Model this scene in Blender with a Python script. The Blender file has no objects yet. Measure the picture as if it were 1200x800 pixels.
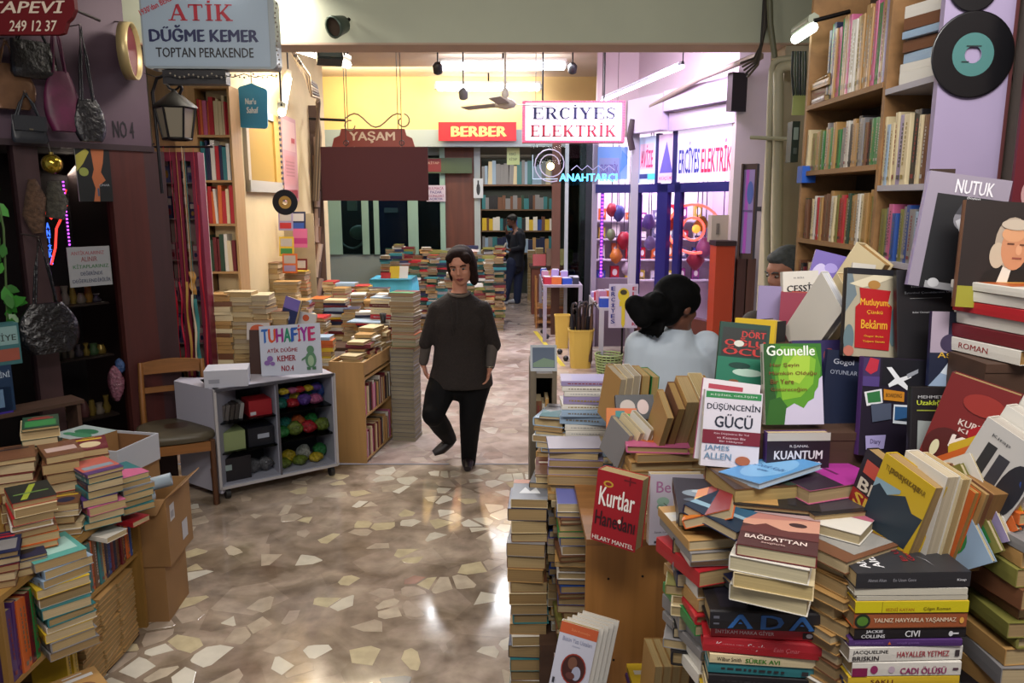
import bpy, bmesh, math, random
from mathutils import Matrix, Vector
random.seed(11)
C = bpy.context.scene.collection
R = math.radians
# ------------------------------------------------------------ camera, world, lights, exposure
F, H, PITCH = 900.0, 1.9, R(10.4)
cam = bpy.data.cameras.new('camera'); cam.sensor_width = 36.0; cam.lens = F*36/1200; cam.clip_start = 0.05
co = bpy.data.objects.new('camera', cam); C.objects.link(co)
co.location = (0, 0, H); co.rotation_euler = (R(90)-PITCH, 0, 0)
bpy.context.scene.camera = co
vs = bpy.context.scene.view_settings
vs.view_transform = 'Standard'; vs.look = 'None'; vs.gamma = 1.0; vs.use_curve_mapping = False
vs.exposure = 0.0
world = bpy.data.worlds.new('world'); bpy.context.scene.world = world; world.use_nodes = True
world.node_tree.nodes['Background'].inputs[0].default_value = (0.75, 0.82, 1.0, 1)
world.node_tree.nodes['Background'].inputs[1].default_value = 0.30
def area_light(name, loc, target, sx, sy, power, color=(1, 1, 1), spread=180):
    l = bpy.data.lights.new(name, 'AREA'); l.shape = 'RECTANGLE'; l.size = sx; l.size_y = sy
    l.energy = power; l.color = color; l.spread = R(spread)
    o = bpy.data.objects.new(name, l); C.objects.link(o); o.location = loc
    d = Vector(target) - Vector(loc)
    o.rotation_euler = d.to_track_quat('-Z', 'Y').to_euler()
    return o
# unseen ceiling tubes above and behind the camera, added to light the foreground
area_light('passage_light', (0.5, 0.2, 3.3), (0.55, 2.2, 0.6), 1.6, 0.5, 72, (1.0, 0.95, 0.90))
area_light('passage_light_left', (-1.5, 1.6, 3.3), (-1.6, 3.2, 0), 1.2, 0.4, 40, (1.0, 0.90, 0.80))
area_light('shop_tube_right', (0.98, 1.5, 2.75), (1.0, 2.4, 1.8), 0.9, 0.1, 3.5, (0.95, 0.97, 1.0))
area_light('middle_passage_light', (-0.4, 6.6, 3.55), (-0.4, 6.6, 0), 2.4, 0.3, 100, (0.97, 0.95, 1.0))
area_light('back_passage_light', (-0.2, 9.6, 3.5), (-0.2, 9.2, 0), 1.8, 0.5, 110, (0.95, 0.97, 1.0))
area_light('left_alcove_light', (-1.75, 6.9, 3.1), (-2.1, 6.9, 0.6), 0.3, 1.4, 60, (1.0, 0.84, 0.58))
area_light('yellow_wall_light', (-1.9, 11.0, 3.55), (-1.9, 12, 2.9), 1.6, 0.2, 46, (1.0, 0.84, 0.5))
area_light('back_shop_light', (-0.3, 14.3, 2.62), (-0.3, 15.4, 0.8), 3.0, 0.4, 42, (1.0, 0.93, 0.85))
area_light('electric_shop_light', (2.0, 10.8, 2.8), (1.7, 11.2, 0.8), 1.4, 0.6, 120, (1.0, 0.86, 1.0))
area_light('electric_front_light', (1.55, 8.0, 3.35), (1.95, 9.2, 2.4), 0.4, 0.4, 52, (0.86, 0.72, 1.0))

area_light('crimson_cabinet_light', (-1.5, 4.75, 3.2), (-2.2, 5.3, 1.4), 0.5, 0.2, 18, (1.0, 0.9, 0.8))  # unseen fill, added to brighten the goods in the crimson cabinet
area_light('left_shop_window_light', (-3.0, 5.9, 2.1), (-2.7, 5.3, 0.8), 0.6, 0.2, 30, (1.0, 0.85, 0.7))  # unseen fill added so the display behind the dark glass shows
area_light('back_left_window_light', (-2.4, 12.9, 2.6), (-2.4, 13.2, 1.2), 1.6, 0.2, 14, (0.9, 0.95, 1.0))  # small unseen fill added to lift the interior behind this window

# ------------------------------------------------------------ pixel helpers (1200x800) to read places off the photograph
cp, sp = math.cos(PITCH), math.sin(PITCH)
def ray(px, py):
    a, b = (px-600)/F, (400-py)/F
    return Vector((a, cp + b*sp, -sp + b*cp))
def P(px, py, Y):
    d = ray(px, py); return Vector((0, 0, H)) + d*(Y/d.y)
def G(px, py, z=0.0):
    d = ray(px, py); return Vector((0, 0, H)) + d*((z-H)/d.z)
def onplane(px, py, o, n):
    d = ray(px, py); c0 = Vector((0, 0, H)); return c0 + d*((Vector(o)-c0).dot(n)/d.dot(n))

# ------------------------------------------------------------ materials
def lin(h):
    if isinstance(h, str):
        h = h.lstrip('#'); c = [int(h[i:i+2], 16)/255 for i in (0, 2, 4)]
    else: c = h
    return tuple(((x/12.92) if x <= 0.04045 else ((x+0.055)/1.055)**2.4) for x in c)
_m = {}
def M(col, rough=0.5, metal=0.0, emit=0.0, kind='', scale=8.0, amt=0.25, col2=None, bump=0.0, spec=0.5):
    key = (col, rough, metal, emit, kind, scale, amt, col2, bump, spec)
    if key in _m: return _m[key]
    m = bpy.data.materials.new('mat_%d' % len(_m)); m.use_nodes = True
    nt = m.node_tree; b = nt.nodes['Principled BSDF']; c = lin(col)
    b.inputs['Base Color'].default_value = (*c, 1); b.inputs['Roughness'].default_value = rough
    b.inputs['Metallic'].default_value = metal; b.inputs['Specular IOR Level'].default_value = spec
    if emit:
        b.inputs['Emission Color'].default_value = (*c, 1); b.inputs['Emission Strength'].default_value = emit
    if kind:
        tc = nt.nodes.new('ShaderNodeTexCoord'); mp = nt.nodes.new('ShaderNodeMapping')
        nt.links.new(tc.outputs['Object'], mp.inputs[0])
        c2 = lin(col2) if col2 else tuple(x*(1-amt) for x in c)
        mix = nt.nodes.new('ShaderNodeMix'); mix.data_type = 'RGBA'
        mix.inputs[6].default_value = (*c, 1); mix.inputs[7].default_value = (*c2, 1)
        if kind == 'noise':
            n = nt.nodes.new('ShaderNodeTexNoise'); n.inputs['Scale'].default_value = scale; n.inputs['Detail'].default_value = 5
            nt.links.new(mp.outputs[0], n.inputs[0]); fac = n.outputs[0]
            mr = nt.nodes.new('ShaderNodeMapRange'); mr.inputs[1].default_value = 0.35; mr.inputs[2].default_value = 0.65
            nt.links.new(fac, mr.inputs[0]); fac = mr.outputs[0]
        elif kind == 'pages':      # thin page lines across the thickness (local z)
            mp.inputs['Scale'].default_value = (3, 3, 420)
            n = nt.nodes.new('ShaderNodeTexNoise'); n.inputs['Scale'].default_value = 1.0; n.inputs['Detail'].default_value = 2
            nt.links.new(mp.outputs[0], n.inputs[0]); fac = n.outputs[0]
        elif kind in ('woodx', 'woody', 'woodz'):
            s = [scale, scale, scale]; s['xyz'.index(kind[-1])] = scale*0.07
            mp.inputs['Scale'].default_value = s
            n = nt.nodes.new('ShaderNodeTexNoise'); n.inputs['Scale'].default_value = 3.0; n.inputs['Detail'].default_value = 6
            n.inputs['Distortion'].default_value = 0.6
            nt.links.new(mp.outputs[0], n.inputs[0])
            mr = nt.nodes.new('ShaderNodeMapRange'); mr.inputs[1].default_value = 0.3; mr.inputs[2].default_value = 0.7
            nt.links.new(n.outputs[0], mr.inputs[0]); fac = mr.outputs[0]
        nt.links.new(fac, mix.inputs[0]); nt.links.new(mix.outputs[2], b.inputs['Base Color'])
        if bump:
            bp = nt.nodes.new('ShaderNodeBump'); bp.inputs['Strength'].default_value = bump; bp.inputs['Distance'].default_value = 0.01
            nt.links.new(fac, bp.inputs['Height']); nt.links.new(bp.outputs[0], b.inputs['Normal'])
    _m[key] = m
    return m
def pages(col='#cdb892'): return M(col, 0.85, kind='pages', amt=0.55)
def glass_mat(tint='#ffffff', gloss=0.12):
    key = ('glass', tint, gloss)
    if key in _m: return _m[key]
    m = bpy.data.materials.new('glass'); m.use_nodes = True; nt = m.node_tree; nt.nodes.clear()
    out = nt.nodes.new('ShaderNodeOutputMaterial'); t = nt.nodes.new('ShaderNodeBsdfTransparent'); g = nt.nodes.new('ShaderNodeBsdfGlossy')
    t.inputs[0].default_value = (*lin(tint), 1); g.inputs['Roughness'].default_value = 0.03
    fr = nt.nodes.new('ShaderNodeLayerWeight'); fr.inputs['Blend'].default_value = gloss
    mx = nt.nodes.new('ShaderNodeMixShader')
    nt.links.new(fr.outputs['Fresnel'], mx.inputs[0]); nt.links.new(t.outputs[0], mx.inputs[1]); nt.links.new(g.outputs[0], mx.inputs[2])
    nt.links.new(mx.outputs[0], out.inputs[0]); _m[key] = m
    return m

# ------------------------------------------------------------ mesh builder
class MB:
    def __init__(s): s.v, s.f, s.mi, s.mats, s.smooth = [], [], [], [], []
    def slot(s, m):
        if m not in s.mats: s.mats.append(m)
        return s.mats.index(m)
    def add(s, vs_, fs, m, M4=None, smooth=False):
        k = len(s.v); mi = s.slot(m)
        if M4 is not None: vs_ = [M4 @ Vector(v) for v in vs_]
        s.v += [tuple(v) for v in vs_]
        for f in fs: s.f.append([i+k for i in f]); s.mi.append(mi); s.smooth.append(smooth)
        return s
    def box(s, x0, x1, y0, y1, z0, z1, m, M4=None):
        v = [(x0,y0,z0),(x1,y0,z0),(x1,y1,z0),(x0,y1,z0),(x0,y0,z1),(x1,y0,z1),(x1,y1,z1),(x0,y1,z1)]
        return s.add(v, [(0,3,2,1),(4,5,6,7),(0,1,5,4),(1,2,6,5),(2,3,7,6),(3,0,4,7)], m, M4)
    def prism(s, poly, z0, z1, m, M4=None, smooth=False):   # poly in xy, ccw
        n = len(poly)
        v = [(x,y,z0) for x,y in poly] + [(x,y,z1) for x,y in poly]
        s.add(v, [tuple(range(n))[::-1], tuple(range(n,2*n))], m, M4)
        s.add(v, [(i,(i+1)%n,n+(i+1)%n,n+i) for i in range(n)], m, M4, smooth)
        return s
    def tube(s, pts, rad, m, n=8, M4=None, side=None, closed=False):
        pts = [Vector(p) for p in pts]; N = len(pts)
        if not isinstance(rad, (list, tuple)): rad = [rad]*N
        vs_ = []; prev = None
        for i, p in enumerate(pts):
            if closed: t = pts[(i+1) % N] - pts[i-1]
            else: t = pts[min(i+1,N-1)] - pts[max(i-1,0)]
            t.normalize()
            a = Vector(side) if side else (prev if prev is not None else (Vector((0,0,1)) if abs(t.z) < 0.9 else Vector((1,0,0))))
            a = a - t*a.dot(t)
            if a.length < 1e-6: a = t.orthogonal()
            a.normalize(); prev = a; b = t.cross(a)
            r = rad[i]; rx, ry = r if isinstance(r, (list, tuple)) else (r, r)
            for k in range(n):
                q = 2*math.pi*k/n; vs_.append(p + a*rx*math.cos(q) + b*ry*math.sin(q))
        fs = [(i*n+k, i*n+(k+1)%n, (i+1)*n+(k+1)%n, (i+1)*n+k) for i in range(N-1) for k in range(n)]
        if closed: fs += [((N-1)*n+k, (N-1)*n+(k+1)%n, (k+1)%n, k) for k in range(n)]
        s.add(vs_, fs, m, M4, True)
        if not closed: s.add(vs_, [tuple(range(n))[::-1], tuple(range((N-1)*n, N*n))], m, M4)
        return s
    def lathe(s, prof, m, n=16, M4=None, cap=True):   # prof: (r, z)
        vs_ = [(r*math.cos(2*math.pi*k/n), r*math.sin(2*math.pi*k/n), z) for r, z in prof for k in range(n)]
        N = len(prof)
        s.add(vs_, [(i*n+k, i*n+(k+1)%n, (i+1)*n+(k+1)%n, (i+1)*n+k) for i in range(N-1) for k in range(n)], m, M4, True)
        if cap: s.add(vs_, [tuple(range(n))[::-1], tuple(range((N-1)*n, N*n))], m, M4)
        return s
    def ball(s, c, r, m, n=12, k=8, M4=None):
        r = r if isinstance(r, (tuple, list)) else (r, r, r)
        T = Matrix.Translation(Vector(c)) @ Matrix.Diagonal((*r, 1))
        if M4 is not None: T = M4 @ T
        return s.lathe([(max(1e-4, math.sin(math.pi*i/k)), -math.cos(math.pi*i/k)) for i in range(k+1)], m, n, T)
    def mesh(s, name):
        me = bpy.data.meshes.new(name); me.from_pydata(s.v, [], s.f)
        for m in s.mats: me.materials.append(m)
        me.polygons.foreach_set('material_index', s.mi); me.polygons.foreach_set('use_smooth', s.smooth)
        me.update(); return me
    def build(s, name, parent=None, M4=None):
        o = bpy.data.objects.new(name, s.mesh(name)); C.objects.link(o)
        if parent is not None: o.parent = parent
        if M4 is not None: o.matrix_local = M4
        return o
def tag(o, label=None, cat=None, group=None, kind=None):
    if label: o['label'] = label
    if cat: o['category'] = cat
    if group: o['group'] = group
    if kind: o['kind'] = kind
    return o
def empty(name, M4, label=None, cat=None, group=None):
    o = bpy.data.objects.new(name, None); C.objects.link(o)
    o.matrix_world = M4 if isinstance(M4, Matrix) else Matrix.Translation(Vector(M4))
    return tag(o, label, cat, group)
def T(x, y=None, z=None):
    return Matrix.Translation(Vector(x) if y is None else Vector((x, y, z)))
def RX(a): return Matrix.Rotation(R(a), 4, 'X')
def RY(a): return Matrix.Rotation(R(a), 4, 'Y')
def RZ(a): return Matrix.Rotation(R(a), 4, 'Z')
def frame(o, x, z=(0, 0, 1)):      # local x = right as seen, local z = up, local y = away from the viewer
    x = Vector(x).normalized(); z = Vector(z).normalized(); y = z.cross(x).normalized(); z = x.cross(y)
    m = Matrix((x, y, z)).transposed().to_4x4(); m.translation = Vector(o); return m

# ------------------------------------------------------------ flat print: lettering and cover art
_tc = {}
def text_geo(s, bold=0.0, shear=0.0):
    key = (s, bold, shear)
    if key not in _tc:
        cu = bpy.data.curves.new('t', 'FONT'); cu.body = s; cu.resolution_u = 2; cu.offset = bold; cu.shear = shear; cu.size = 1
        ob = bpy.data.objects.new('t', cu); me = bpy.data.meshes.new_from_object(ob)
        v = [tuple(x.co) for x in me.vertices]; f = [tuple(p.vertices) for p in me.polygons]
        bpy.data.objects.remove(ob); bpy.data.curves.remove(cu); bpy.data.meshes.remove(me)
        if not v: v = [(0,0,0),(1,0,0),(1,1,0)]; f = []
        x0, x1 = min(a[0] for a in v), max(a[0] for a in v); y0, y1 = min(a[1] for a in v), max(a[1] for a in v)
        _tc[key] = (v, f, x0, x1, y0, y1)
    return _tc[key]
# capital letters with slab serifs, as thick and thin strokes: (x0,y0,x1,y1,width)
def _ser(ch):
    S, N = 0.20, 0.085; base = ch.replace('İ', 'I').replace('Ş', 'S')
    sl = lambda x, y: (x-0.19, y, x+0.19, y, 0.07)
    L = {'A': (0.95, [(0.13,0.04,0.46,0.98,N),(0.46,0.98,0.80,0.04,S),(0.25,0.36,0.66,0.36,N),sl(0.15,0.035),sl(0.79,0.035)]),
         'T': (0.85, [(0.42,0,0.42,1,S),(0.04,0.95,0.80,0.95,0.09),(0.07,0.78,0.07,0.95,0.07),(0.78,0.78,0.78,0.95,0.07),sl(0.42,0.035)]),
         'I': (0.46, [(0.23,0,0.23,1,S),sl(0.23,0.035),sl(0.23,0.965)]),
         'K': (0.95, [(0.20,0,0.20,1,S),sl(0.20,0.035),sl(0.20,0.965),(0.27,0.40,0.74,0.95,N),(0.40,0.52,0.76,0.04,S),sl(0.76,0.965),sl(0.77,0.035)]),
         'E': (0.84, [(0.20,0,0.20,1,S),(0.02,0.96,0.74,0.96,0.08),(0.02,0.04,0.76,0.04,0.08),(0.2,0.5,0.55,0.5,0.07),(0.72,0.76,0.72,0.96,0.07),(0.74,0.04,0.74,0.26,0.07),(0.55,0.38,0.55,0.62,0.06)]),
         'R': (0.92, [(0.20,0,0.20,1,S),sl(0.20,0.035),(0.02,0.96,0.5,0.96,0.08),(0.5,0.96,0.66,0.86,0.12),(0.68,0.88,0.68,0.62,0.17),(0.66,0.62,0.5,0.50,0.11),(0.5,0.5,0.2,0.5,0.07),(0.45,0.5,0.74,0.04,S),sl(0.77,0.035)]),
         'C': (0.86, [(0.72,0.72,0.72,0.98,0.07),(0.70,0.84,0.50,0.97,0.08),(0.52,0.97,0.30,0.92,0.09),(0.30,0.94,0.14,0.68,0.15),(0.15,0.72,0.15,0.30,S),(0.14,0.32,0.30,0.06,0.15),(0.28,0.08,0.52,0.03,0.09),(0.50,0.03,0.74,0.20,0.08)]),
         'Y': (0.92, [(0.44,0,0.44,0.46,S),sl(0.44,0.035),(0.14,0.96,0.44,0.42,S),(0.46,0.42,0.74,0.96,N),sl(0.15,0.965),sl(0.75,0.965)]),
         'S': (0.74, [(0.60,0.70,0.60,0.98,0.07),(0.58,0.86,0.36,0.97,0.08),(0.38,0.97,0.16,0.88,0.10),(0.15,0.90,0.14,0.66,0.13),(0.14,0.66,0.56,0.40,0.19),(0.57,0.42,0.56,0.16,0.13),(0.56,0.14,0.34,0.03,0.10),(0.36,0.03,0.10,0.18,0.08),(0.09,0.02,0.09,0.30,0.07)]),
         'L': (0.80, [(0.20,0,0.20,1,S),sl(0.20,0.965),(0.02,0.04,0.72,0.04,0.08),(0.71,0.04,0.71,0.30,0.07)])}
    w, st = L.get(base, (0.4, [])); st = list(st)
    if ch == 'İ': st.append((0.23, 1.08, 0.23, 1.22, 0.16))
    return w, st
def serif_geo(s):
    v, f, X = [], [], 0.0
    for ch in s:
        w, st = _ser(ch)
        for x0, y0, x1, y1, t in st:
            d = Vector((x1-x0, y1-y0)); d.normalize(); n = Vector((-d.y, d.x))*t/2
            k = len(v); v += [(X+x0-n.x, y0-n.y, 0), (X+x1-n.x, y1-n.y, 0), (X+x1+n.x, y1+n.y, 0), (X+x0+n.x, y0+n.y, 0)]
            f.append((k, k+1, k+2, k+3))
        X += w + 0.06
    return v, f, min(a[0] for a in v), max(a[0] for a in v), 0.0, 1.0
def art(mb, items, W, Hh, M4, z0=0.0003, dz=0.00025, rough=0.45, emit=0.0):
    """items in 0..1 of a W x Hh face; M4 maps (x, y, out) face space to the object. Layers stack upward."""
    z = z0
    for it in items:
        k = it[0]; em = emit
        if k == 'r':
            _, u0, v0, u1, v1, c = it[:6]
            mb.add([(u0*W,v0*Hh,z),(u1*W,v0*Hh,z),(u1*W,v1*Hh,z),(u0*W,v1*Hh,z)], [(0,1,2,3)], M(c, rough, emit=em), M4)
        elif k == 'p':
            _, pts, c = it[:3]; n = len(pts)
            mb.add([(u*W, v*Hh, z) for u, v in pts], [tuple(range(n))], M(c, rough, emit=em), M4)
        elif k == 'e':
            _, u, v, ru, rv, c = it[:6]; n = 20
            mb.add([((u+ru*math.cos(6.2832*i/n))*W, (v+rv*math.sin(6.2832*i/n))*Hh, z) for i in range(n)], [tuple(range(n))], M(c, rough, emit=em), M4)
        elif k in ('t', 's'):
            _, s, u0, v0, u1, v1, c = it[:7]; bold = it[7] if len(it) > 7 else 0.012; sh = it[8] if len(it) > 8 else 0.0
            v, f, a0, a1, b0, b1 = text_geo(s, 0.0, sh) if k == 't' else serif_geo(s)
            sx, sy = (u1-u0)*W/max(a1-a0, 1e-4), (v1-v0)*Hh/max(b1-b0, 1e-4)
            for dx, dy in (((0, 0),) if k == 's' or bold <= 0 else ((-bold, 0), (bold, 0)) if bold < .015 else ((-bold, -bold*.4), (bold, bold*.4), (0, bold*.4))):
                mb.add([((p[0]+dx-a0)*sx + u0*W, (p[1]+dy-b0)*sy + v0*Hh, z) for p in v], f, M(c, rough, emit=em), M4); z += dz*.2
        z += dz
    return mb
FACE = Matrix(((1,0,0,0),(0,0,-1,0),(0,1,0,0),(0,0,0,1)))   # face (x, y, out) -> local (x, z up, -y toward the viewer)
# ============================================================ the setting
def struct(name, mb): return tag(mb.build(name), kind='structure')
def floor_material(base, dark, pink, rough, sc):
    m = bpy.data.materials.new('marble_floor'); m.use_nodes = True; nt = m.node_tree; b = nt.nodes['Principled BSDF']
    tc = nt.nodes.new('ShaderNodeTexCoord')
    n1 = nt.nodes.new('ShaderNodeTexNoise'); n1.inputs['Scale'].default_value = sc; n1.inputs['Detail'].default_value = 6; n1.inputs['Distortion'].default_value = 1.2
    n2 = nt.nodes.new('ShaderNodeTexNoise'); n2.inputs['Scale'].default_value = sc*4; n2.inputs['Detail'].default_value = 8
    vo = nt.nodes.new('ShaderNodeTexVoronoi'); vo.inputs['Scale'].default_value = sc*1.8
    for n in (n1, n2, vo): nt.links.new(tc.outputs['Object'], n.inputs['Vector'])
    r = nt.nodes.new('ShaderNodeValToRGB'); r.color_ramp.elements[0].position = 0.33; r.color_ramp.elements[1].position = 0.68
    r.color_ramp.elements[0].color = (*lin(dark), 1); r.color_ramp.elements[1].color = (*lin(base), 1)
    e = r.color_ramp.elements.new(0.5); e.color = (*lin(pink), 1)
    nt.links.new(n1.outputs[0], r.inputs[0])
    mx = nt.nodes.new('ShaderNodeMix'); mx.data_type = 'RGBA'; mx.blend_type = 'OVERLAY'; mx.inputs[0].default_value = 0.55
    nt.links.new(r.outputs[0], mx.inputs[6]); nt.links.new(n2.outputs['Fac'], mx.inputs[7])
    mz = nt.nodes.new('ShaderNodeMix'); mz.data_type = 'RGBA'; mz.blend_type = 'SOFT_LIGHT'; mz.inputs[0].default_value = 0.3
    nt.links.new(mx.outputs[2], mz.inputs[6]); bw_ = nt.nodes.new('ShaderNodeRGBToBW'); nt.links.new(vo.outputs['Color'], bw_.inputs[0]); nt.links.new(bw_.outputs[0], mz.inputs[7])
    hs = nt.nodes.new('ShaderNodeHueSaturation'); hs.inputs['Saturation'].default_value = 0.85
    nt.links.new(mz.outputs[2], hs.inputs['Color'])
    nt.links.new(hs.outputs[0], b.inputs['Base Color'])
    mr = nt.nodes.new('ShaderNodeMapRange'); mr.inputs[3].default_value = rough; mr.inputs[4].default_value = rough+0.12
    nt.links.new(n2.outputs[0], mr.inputs[0]); nt.links.new(mr.outputs[0], b.inputs['Roughness'])
    bp = nt.nodes.new('ShaderNodeBump'); bp.inputs['Strength'].default_value = 0.05; bp.inputs['Distance'].default_value = 0.01
    nt.links.new(n1.outputs[0], bp.inputs['Height']); nt.links.new(bp.outputs[0], b.inputs['Normal'])
    b.inputs['Specular IOR Level'].default_value = 0.8
    return m
fm = floor_material('#ad9b84', '#75644f', '#958370', 0.05, 2.4)
fm2 = floor_material('#b8a69c', '#947f73', '#a8948a', 0.07, 1.6)
f = MB()
f.add([(-4.5,-1.5,0),(3.2,-1.5,0),(3.2,5.36,0),(-4.5,5.36,0)], [(0,1,2,3)], fm)
f.add([(-4.5,5.385,0),(3.2,5.385,0),(3.2,17,0),(-4.5,17,0)], [(0,1,2,3)], fm2)
f.add([(-4.5,5.36,-0.004),(3.2,5.36,-0.004),(3.2,5.385,-0.004),(-4.5,5.385,-0.004)], [(0,1,2,3)], M('#3c332d', 0.8))
floor = struct('floor', f)
# marble fragments set in the floor: cells around jittered points, clipped half-planes, shrunk
def clip(poly, p, n):
    out = []
    for i in range(len(poly)):
        a, b = poly[i-1], poly[i]; da, db = (a-p).dot(n), (b-p).dot(n)
        if (da <= 0) != (db <= 0): out.append(a + (b-a)*(da/(da-db)))
        if db <= 0: out.append(b)
    return out
def cells(x0, x1, y0, y1, s, rnd, jit=0.46):
    nx, ny = int((x1-x0)/s)+1, int((y1-y0)/(s*0.85))+1
    pts = {(i, j): Vector((x0+(i+0.5*(j % 2)+rnd.uniform(-jit, jit))*s, y0+(j+rnd.uniform(-jit, jit))*s*0.85)) for i in range(-2, nx+2) for j in range(-2, ny+2)}
    for i in range(nx):
        for j in range(ny):
            c = pts[(i, j)]; poly = [c+Vector((-s, -s)), c+Vector((s, -s)), c+Vector((s, s)), c+Vector((-s, s))]
            for di in (-2,-1,0,1,2):
                for dj in (-2,-1,0,1,2):
                    if di or dj:
                        q = pts.get((i+di, j+dj))
                        if q is not None and poly: poly = clip(poly, (c+q)/2, q-c)
            if len(poly) >= 3: yield c, poly
rnd = random.Random(5)
cream = [M(c, 0.10, kind='noise', scale=14, amt=a, spec=0.8) for c, a in (('#cdc6b4', .15), ('#c2b5a0', .2), ('#b5a793', .22), ('#d6d1c2', .10), ('#b0a190', .2), ('#c4b795', .2))]
odd = [M('#4c4f55', 0.2, kind='noise'), M('#5b6570', 0.2, kind='noise'), M('#a07a68', 0.2, kind='noise')]
def stone_mesh(mb, c, poly, m, k, ang):
    ca, sa = math.cos(ang), math.sin(ang)
    p = [(c.x+(v.x-c.x)*k, c.y+(v.y-c.y)*k) for v in poly]
    n = len(p); t = [(c.x+(x-c.x)*0.975, c.y+(y-c.y)*0.975) for x, y in p]
    mb.add([(x,y,0.0) for x,y in p]+[(x,y,0.0009) for x,y in t], [tuple(range(n,2*n))]+[(i,(i+1)%n,n+(i+1)%n,n+i) for i in range(n)], m)
near = MB(); nst = 0
for c, poly in cells(-2.3, 1.0, 2.35, 5.30, 0.125, rnd, 0.55):
    r_ = rnd.random()
    dens = 0.36 + 0.25*(math.sin(c.x*2.3+1.0)*math.sin(c.y*1.9)+0.6*math.sin(c.x*5+c.y*3)) + (0.25 if c.y > 4.3 and c.x > -1.0 else 0) + (0.25 if c.x > 0.0 else 0)
    if r_ > max(0.2, dens): continue
    m = rnd.choice(cream) if rnd.random() > 0.02 else rnd.choice(odd)
    kx = rnd.uniform(0.66, 0.97)
    if nst < 290 and -2.1 < c.x < 0.25:
        b = MB(); stone_mesh(b, c, poly, m, kx, 0); b.build('stone', floor); nst += 1
    else: stone_mesh(near, c, poly, m, kx, 0)
far = MB()
for c, poly in cells(-1.2, 1.4, 5.42, 12.0, 0.19, rnd):
    if rnd.random() < 0.45: stone_mesh(far, c, poly, M(rnd.choice(['#b6a89b', '#aa9a90', '#c0b6ac', '#a18c82']), 0.18, kind='noise', scale=9), rnd.uniform(0.6, 0.95), 0)
o = near.build('stone_chips', floor); o['kind'] = 'stuff'
o = far.build('far_stone_chips', floor); o['kind'] = 'stuff'

cream_wall = M('#c9b48a', 0.8, kind='noise', scale=3, amt=0.12)
ceil_m = M('#cdbba8', 0.85, kind='noise', scale=1.5, amt=0.10)
b = MB(); b.box(-4.5, 3.2, 5.25, 17, 3.72, 3.85, ceil_m)
for y in (7.4, 9.3): b.box(-4.5, 3.2, y, y+0.12, 3.66, 3.72, M('#b39e8c', 0.8))
b.box(-4.5, 3.2, -1.5, 5.25, 3.72, 3.85, M('#a9ad9a', 0.8)); struct('ceiling', b)
# beam across the passage
bz = P(600, 50, 5.0).z; bx0 = P(325, 50, 5.0).x; bx1 = P(897, 60, 5.0).x
b = MB(); b.box(-2.6, 2.1, 5.0, 5.25, bz, 3.72, M('#b7bba6', 0.7, kind='noise', scale=2, amt=0.08))
b.box(-2.6, 2.1, 5.0, 5.25, bz-0.012, bz, M('#b39a86', 0.8)); struct('trim_1', b)
# left wall, alcove
LA, LB = Vector((-2.05, 5.75, 0)), Vector((-2.22, 9.4, 0))
b = MB(); dirx = (LB-LA).normalized(); nrm = Vector((-dirx.y, dirx.x, 0))
b.prism([(LA.x-0.15, LA.y), (LA.x, LA.y), (LB.x, LB.y), (LB.x-0.15, LB.y)], 0, 3.72, cream_wall)
b.box(-3.6, -2.37, 9.4, 9.5, 0, 3.72, cream_wall); b.box(-2.70, -2.2, 5.95, 6.05, 0, 3.72, M('#a98a62', 0.7, kind='woodz'))
struct('wall_left', b)
# header wall over the back passage
b = MB(); b.box(-4.2, 3.2, 12.0, 12.15, 2.95, 3.72, M('#d9b97c', 0.8, kind='noise', scale=2, amt=0.10))
b.box(-4.2, 3.2, 11.95, 12.1, 2.70, 2.95, M('#8f9a9c', 0.6)); struct('wall_header', b)
# right pillar and wall
b = MB(); b.prism([(1.70, 5.02), (2.15, 5.02), (2.15, 5.30), (1.70, 5.30)], 0, 3.72, M('#b9ae97', 0.8, kind='noise', scale=2.5, amt=0.15))
b.prism([(1.30, 3.10), (1.42, 3.02), (2.1, 5.02), (1.94, 5.02)], 0, 3.72, M('#8f8a70', 0.8, kind='noise', scale=2.5, amt=0.2))
b.box(1.30, 1.42, -1.5, 3.05, 0, 3.72, M('#8f7f78', 0.8))
b.prism([(2.3, 8.15), (2.95, 8.15), (2.95, 8.3), (2.3, 8.3)], 0, 3.72, M('#bfb1b0', 0.8, kind='noise', scale=2, amt=0.1))
struct('wall_right', b)
b = MB(); b.box(-4.5, 3.2, 16.6, 16.75, 0, 3.72, M('#3b4a45', 0.7)); b.box(-4.5, -4.4, 9.5, 16.6, 0, 3.72, M('#4a4438', 0.8))
b.box(3.1, 3.2, 8.2, 16.6, 0, 3.72, M('#6d5a6e', 0.8))
struct('wall_back', b)
# ============================================================ books
PAL = {'white': '#cfcbc2', 'cream': '#cdbd97', 'grey': '#7d7b7c', 'pale blue': '#8fa6bd', 'blue': '#27478a', 'navy blue': '#1a2142', 'teal': '#2c6f74',
       'green': '#2f7a3f', 'dark green': '#1c3f2e', 'olive': '#77743a', 'yellow': '#c9a92c', 'orange': '#c4602a', 'red': '#a61f28', 'dark red': '#631a22',
       'brown': '#6b4630', 'tan': '#a9834f', 'black': '#1c1a1d', 'purple': '#4a2d66', 'pink': '#bd5f86', 'lilac': '#8f83a8'}
def hexof(c): return PAL.get(c, c)
ORD = ('topmost second third fourth fifth sixth seventh eighth ninth tenth eleventh twelfth thirteenth fourteenth fifteenth sixteenth seventeenth eighteenth '
       'nineteenth twentieth twenty-first twenty-second twenty-third twenty-fourth twenty-fifth twenty-sixth twenty-seventh twenty-eighth twenty-ninth thirtieth').split()
def ordn(i): return 'first' if i == 0 else ORD[i]
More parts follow.
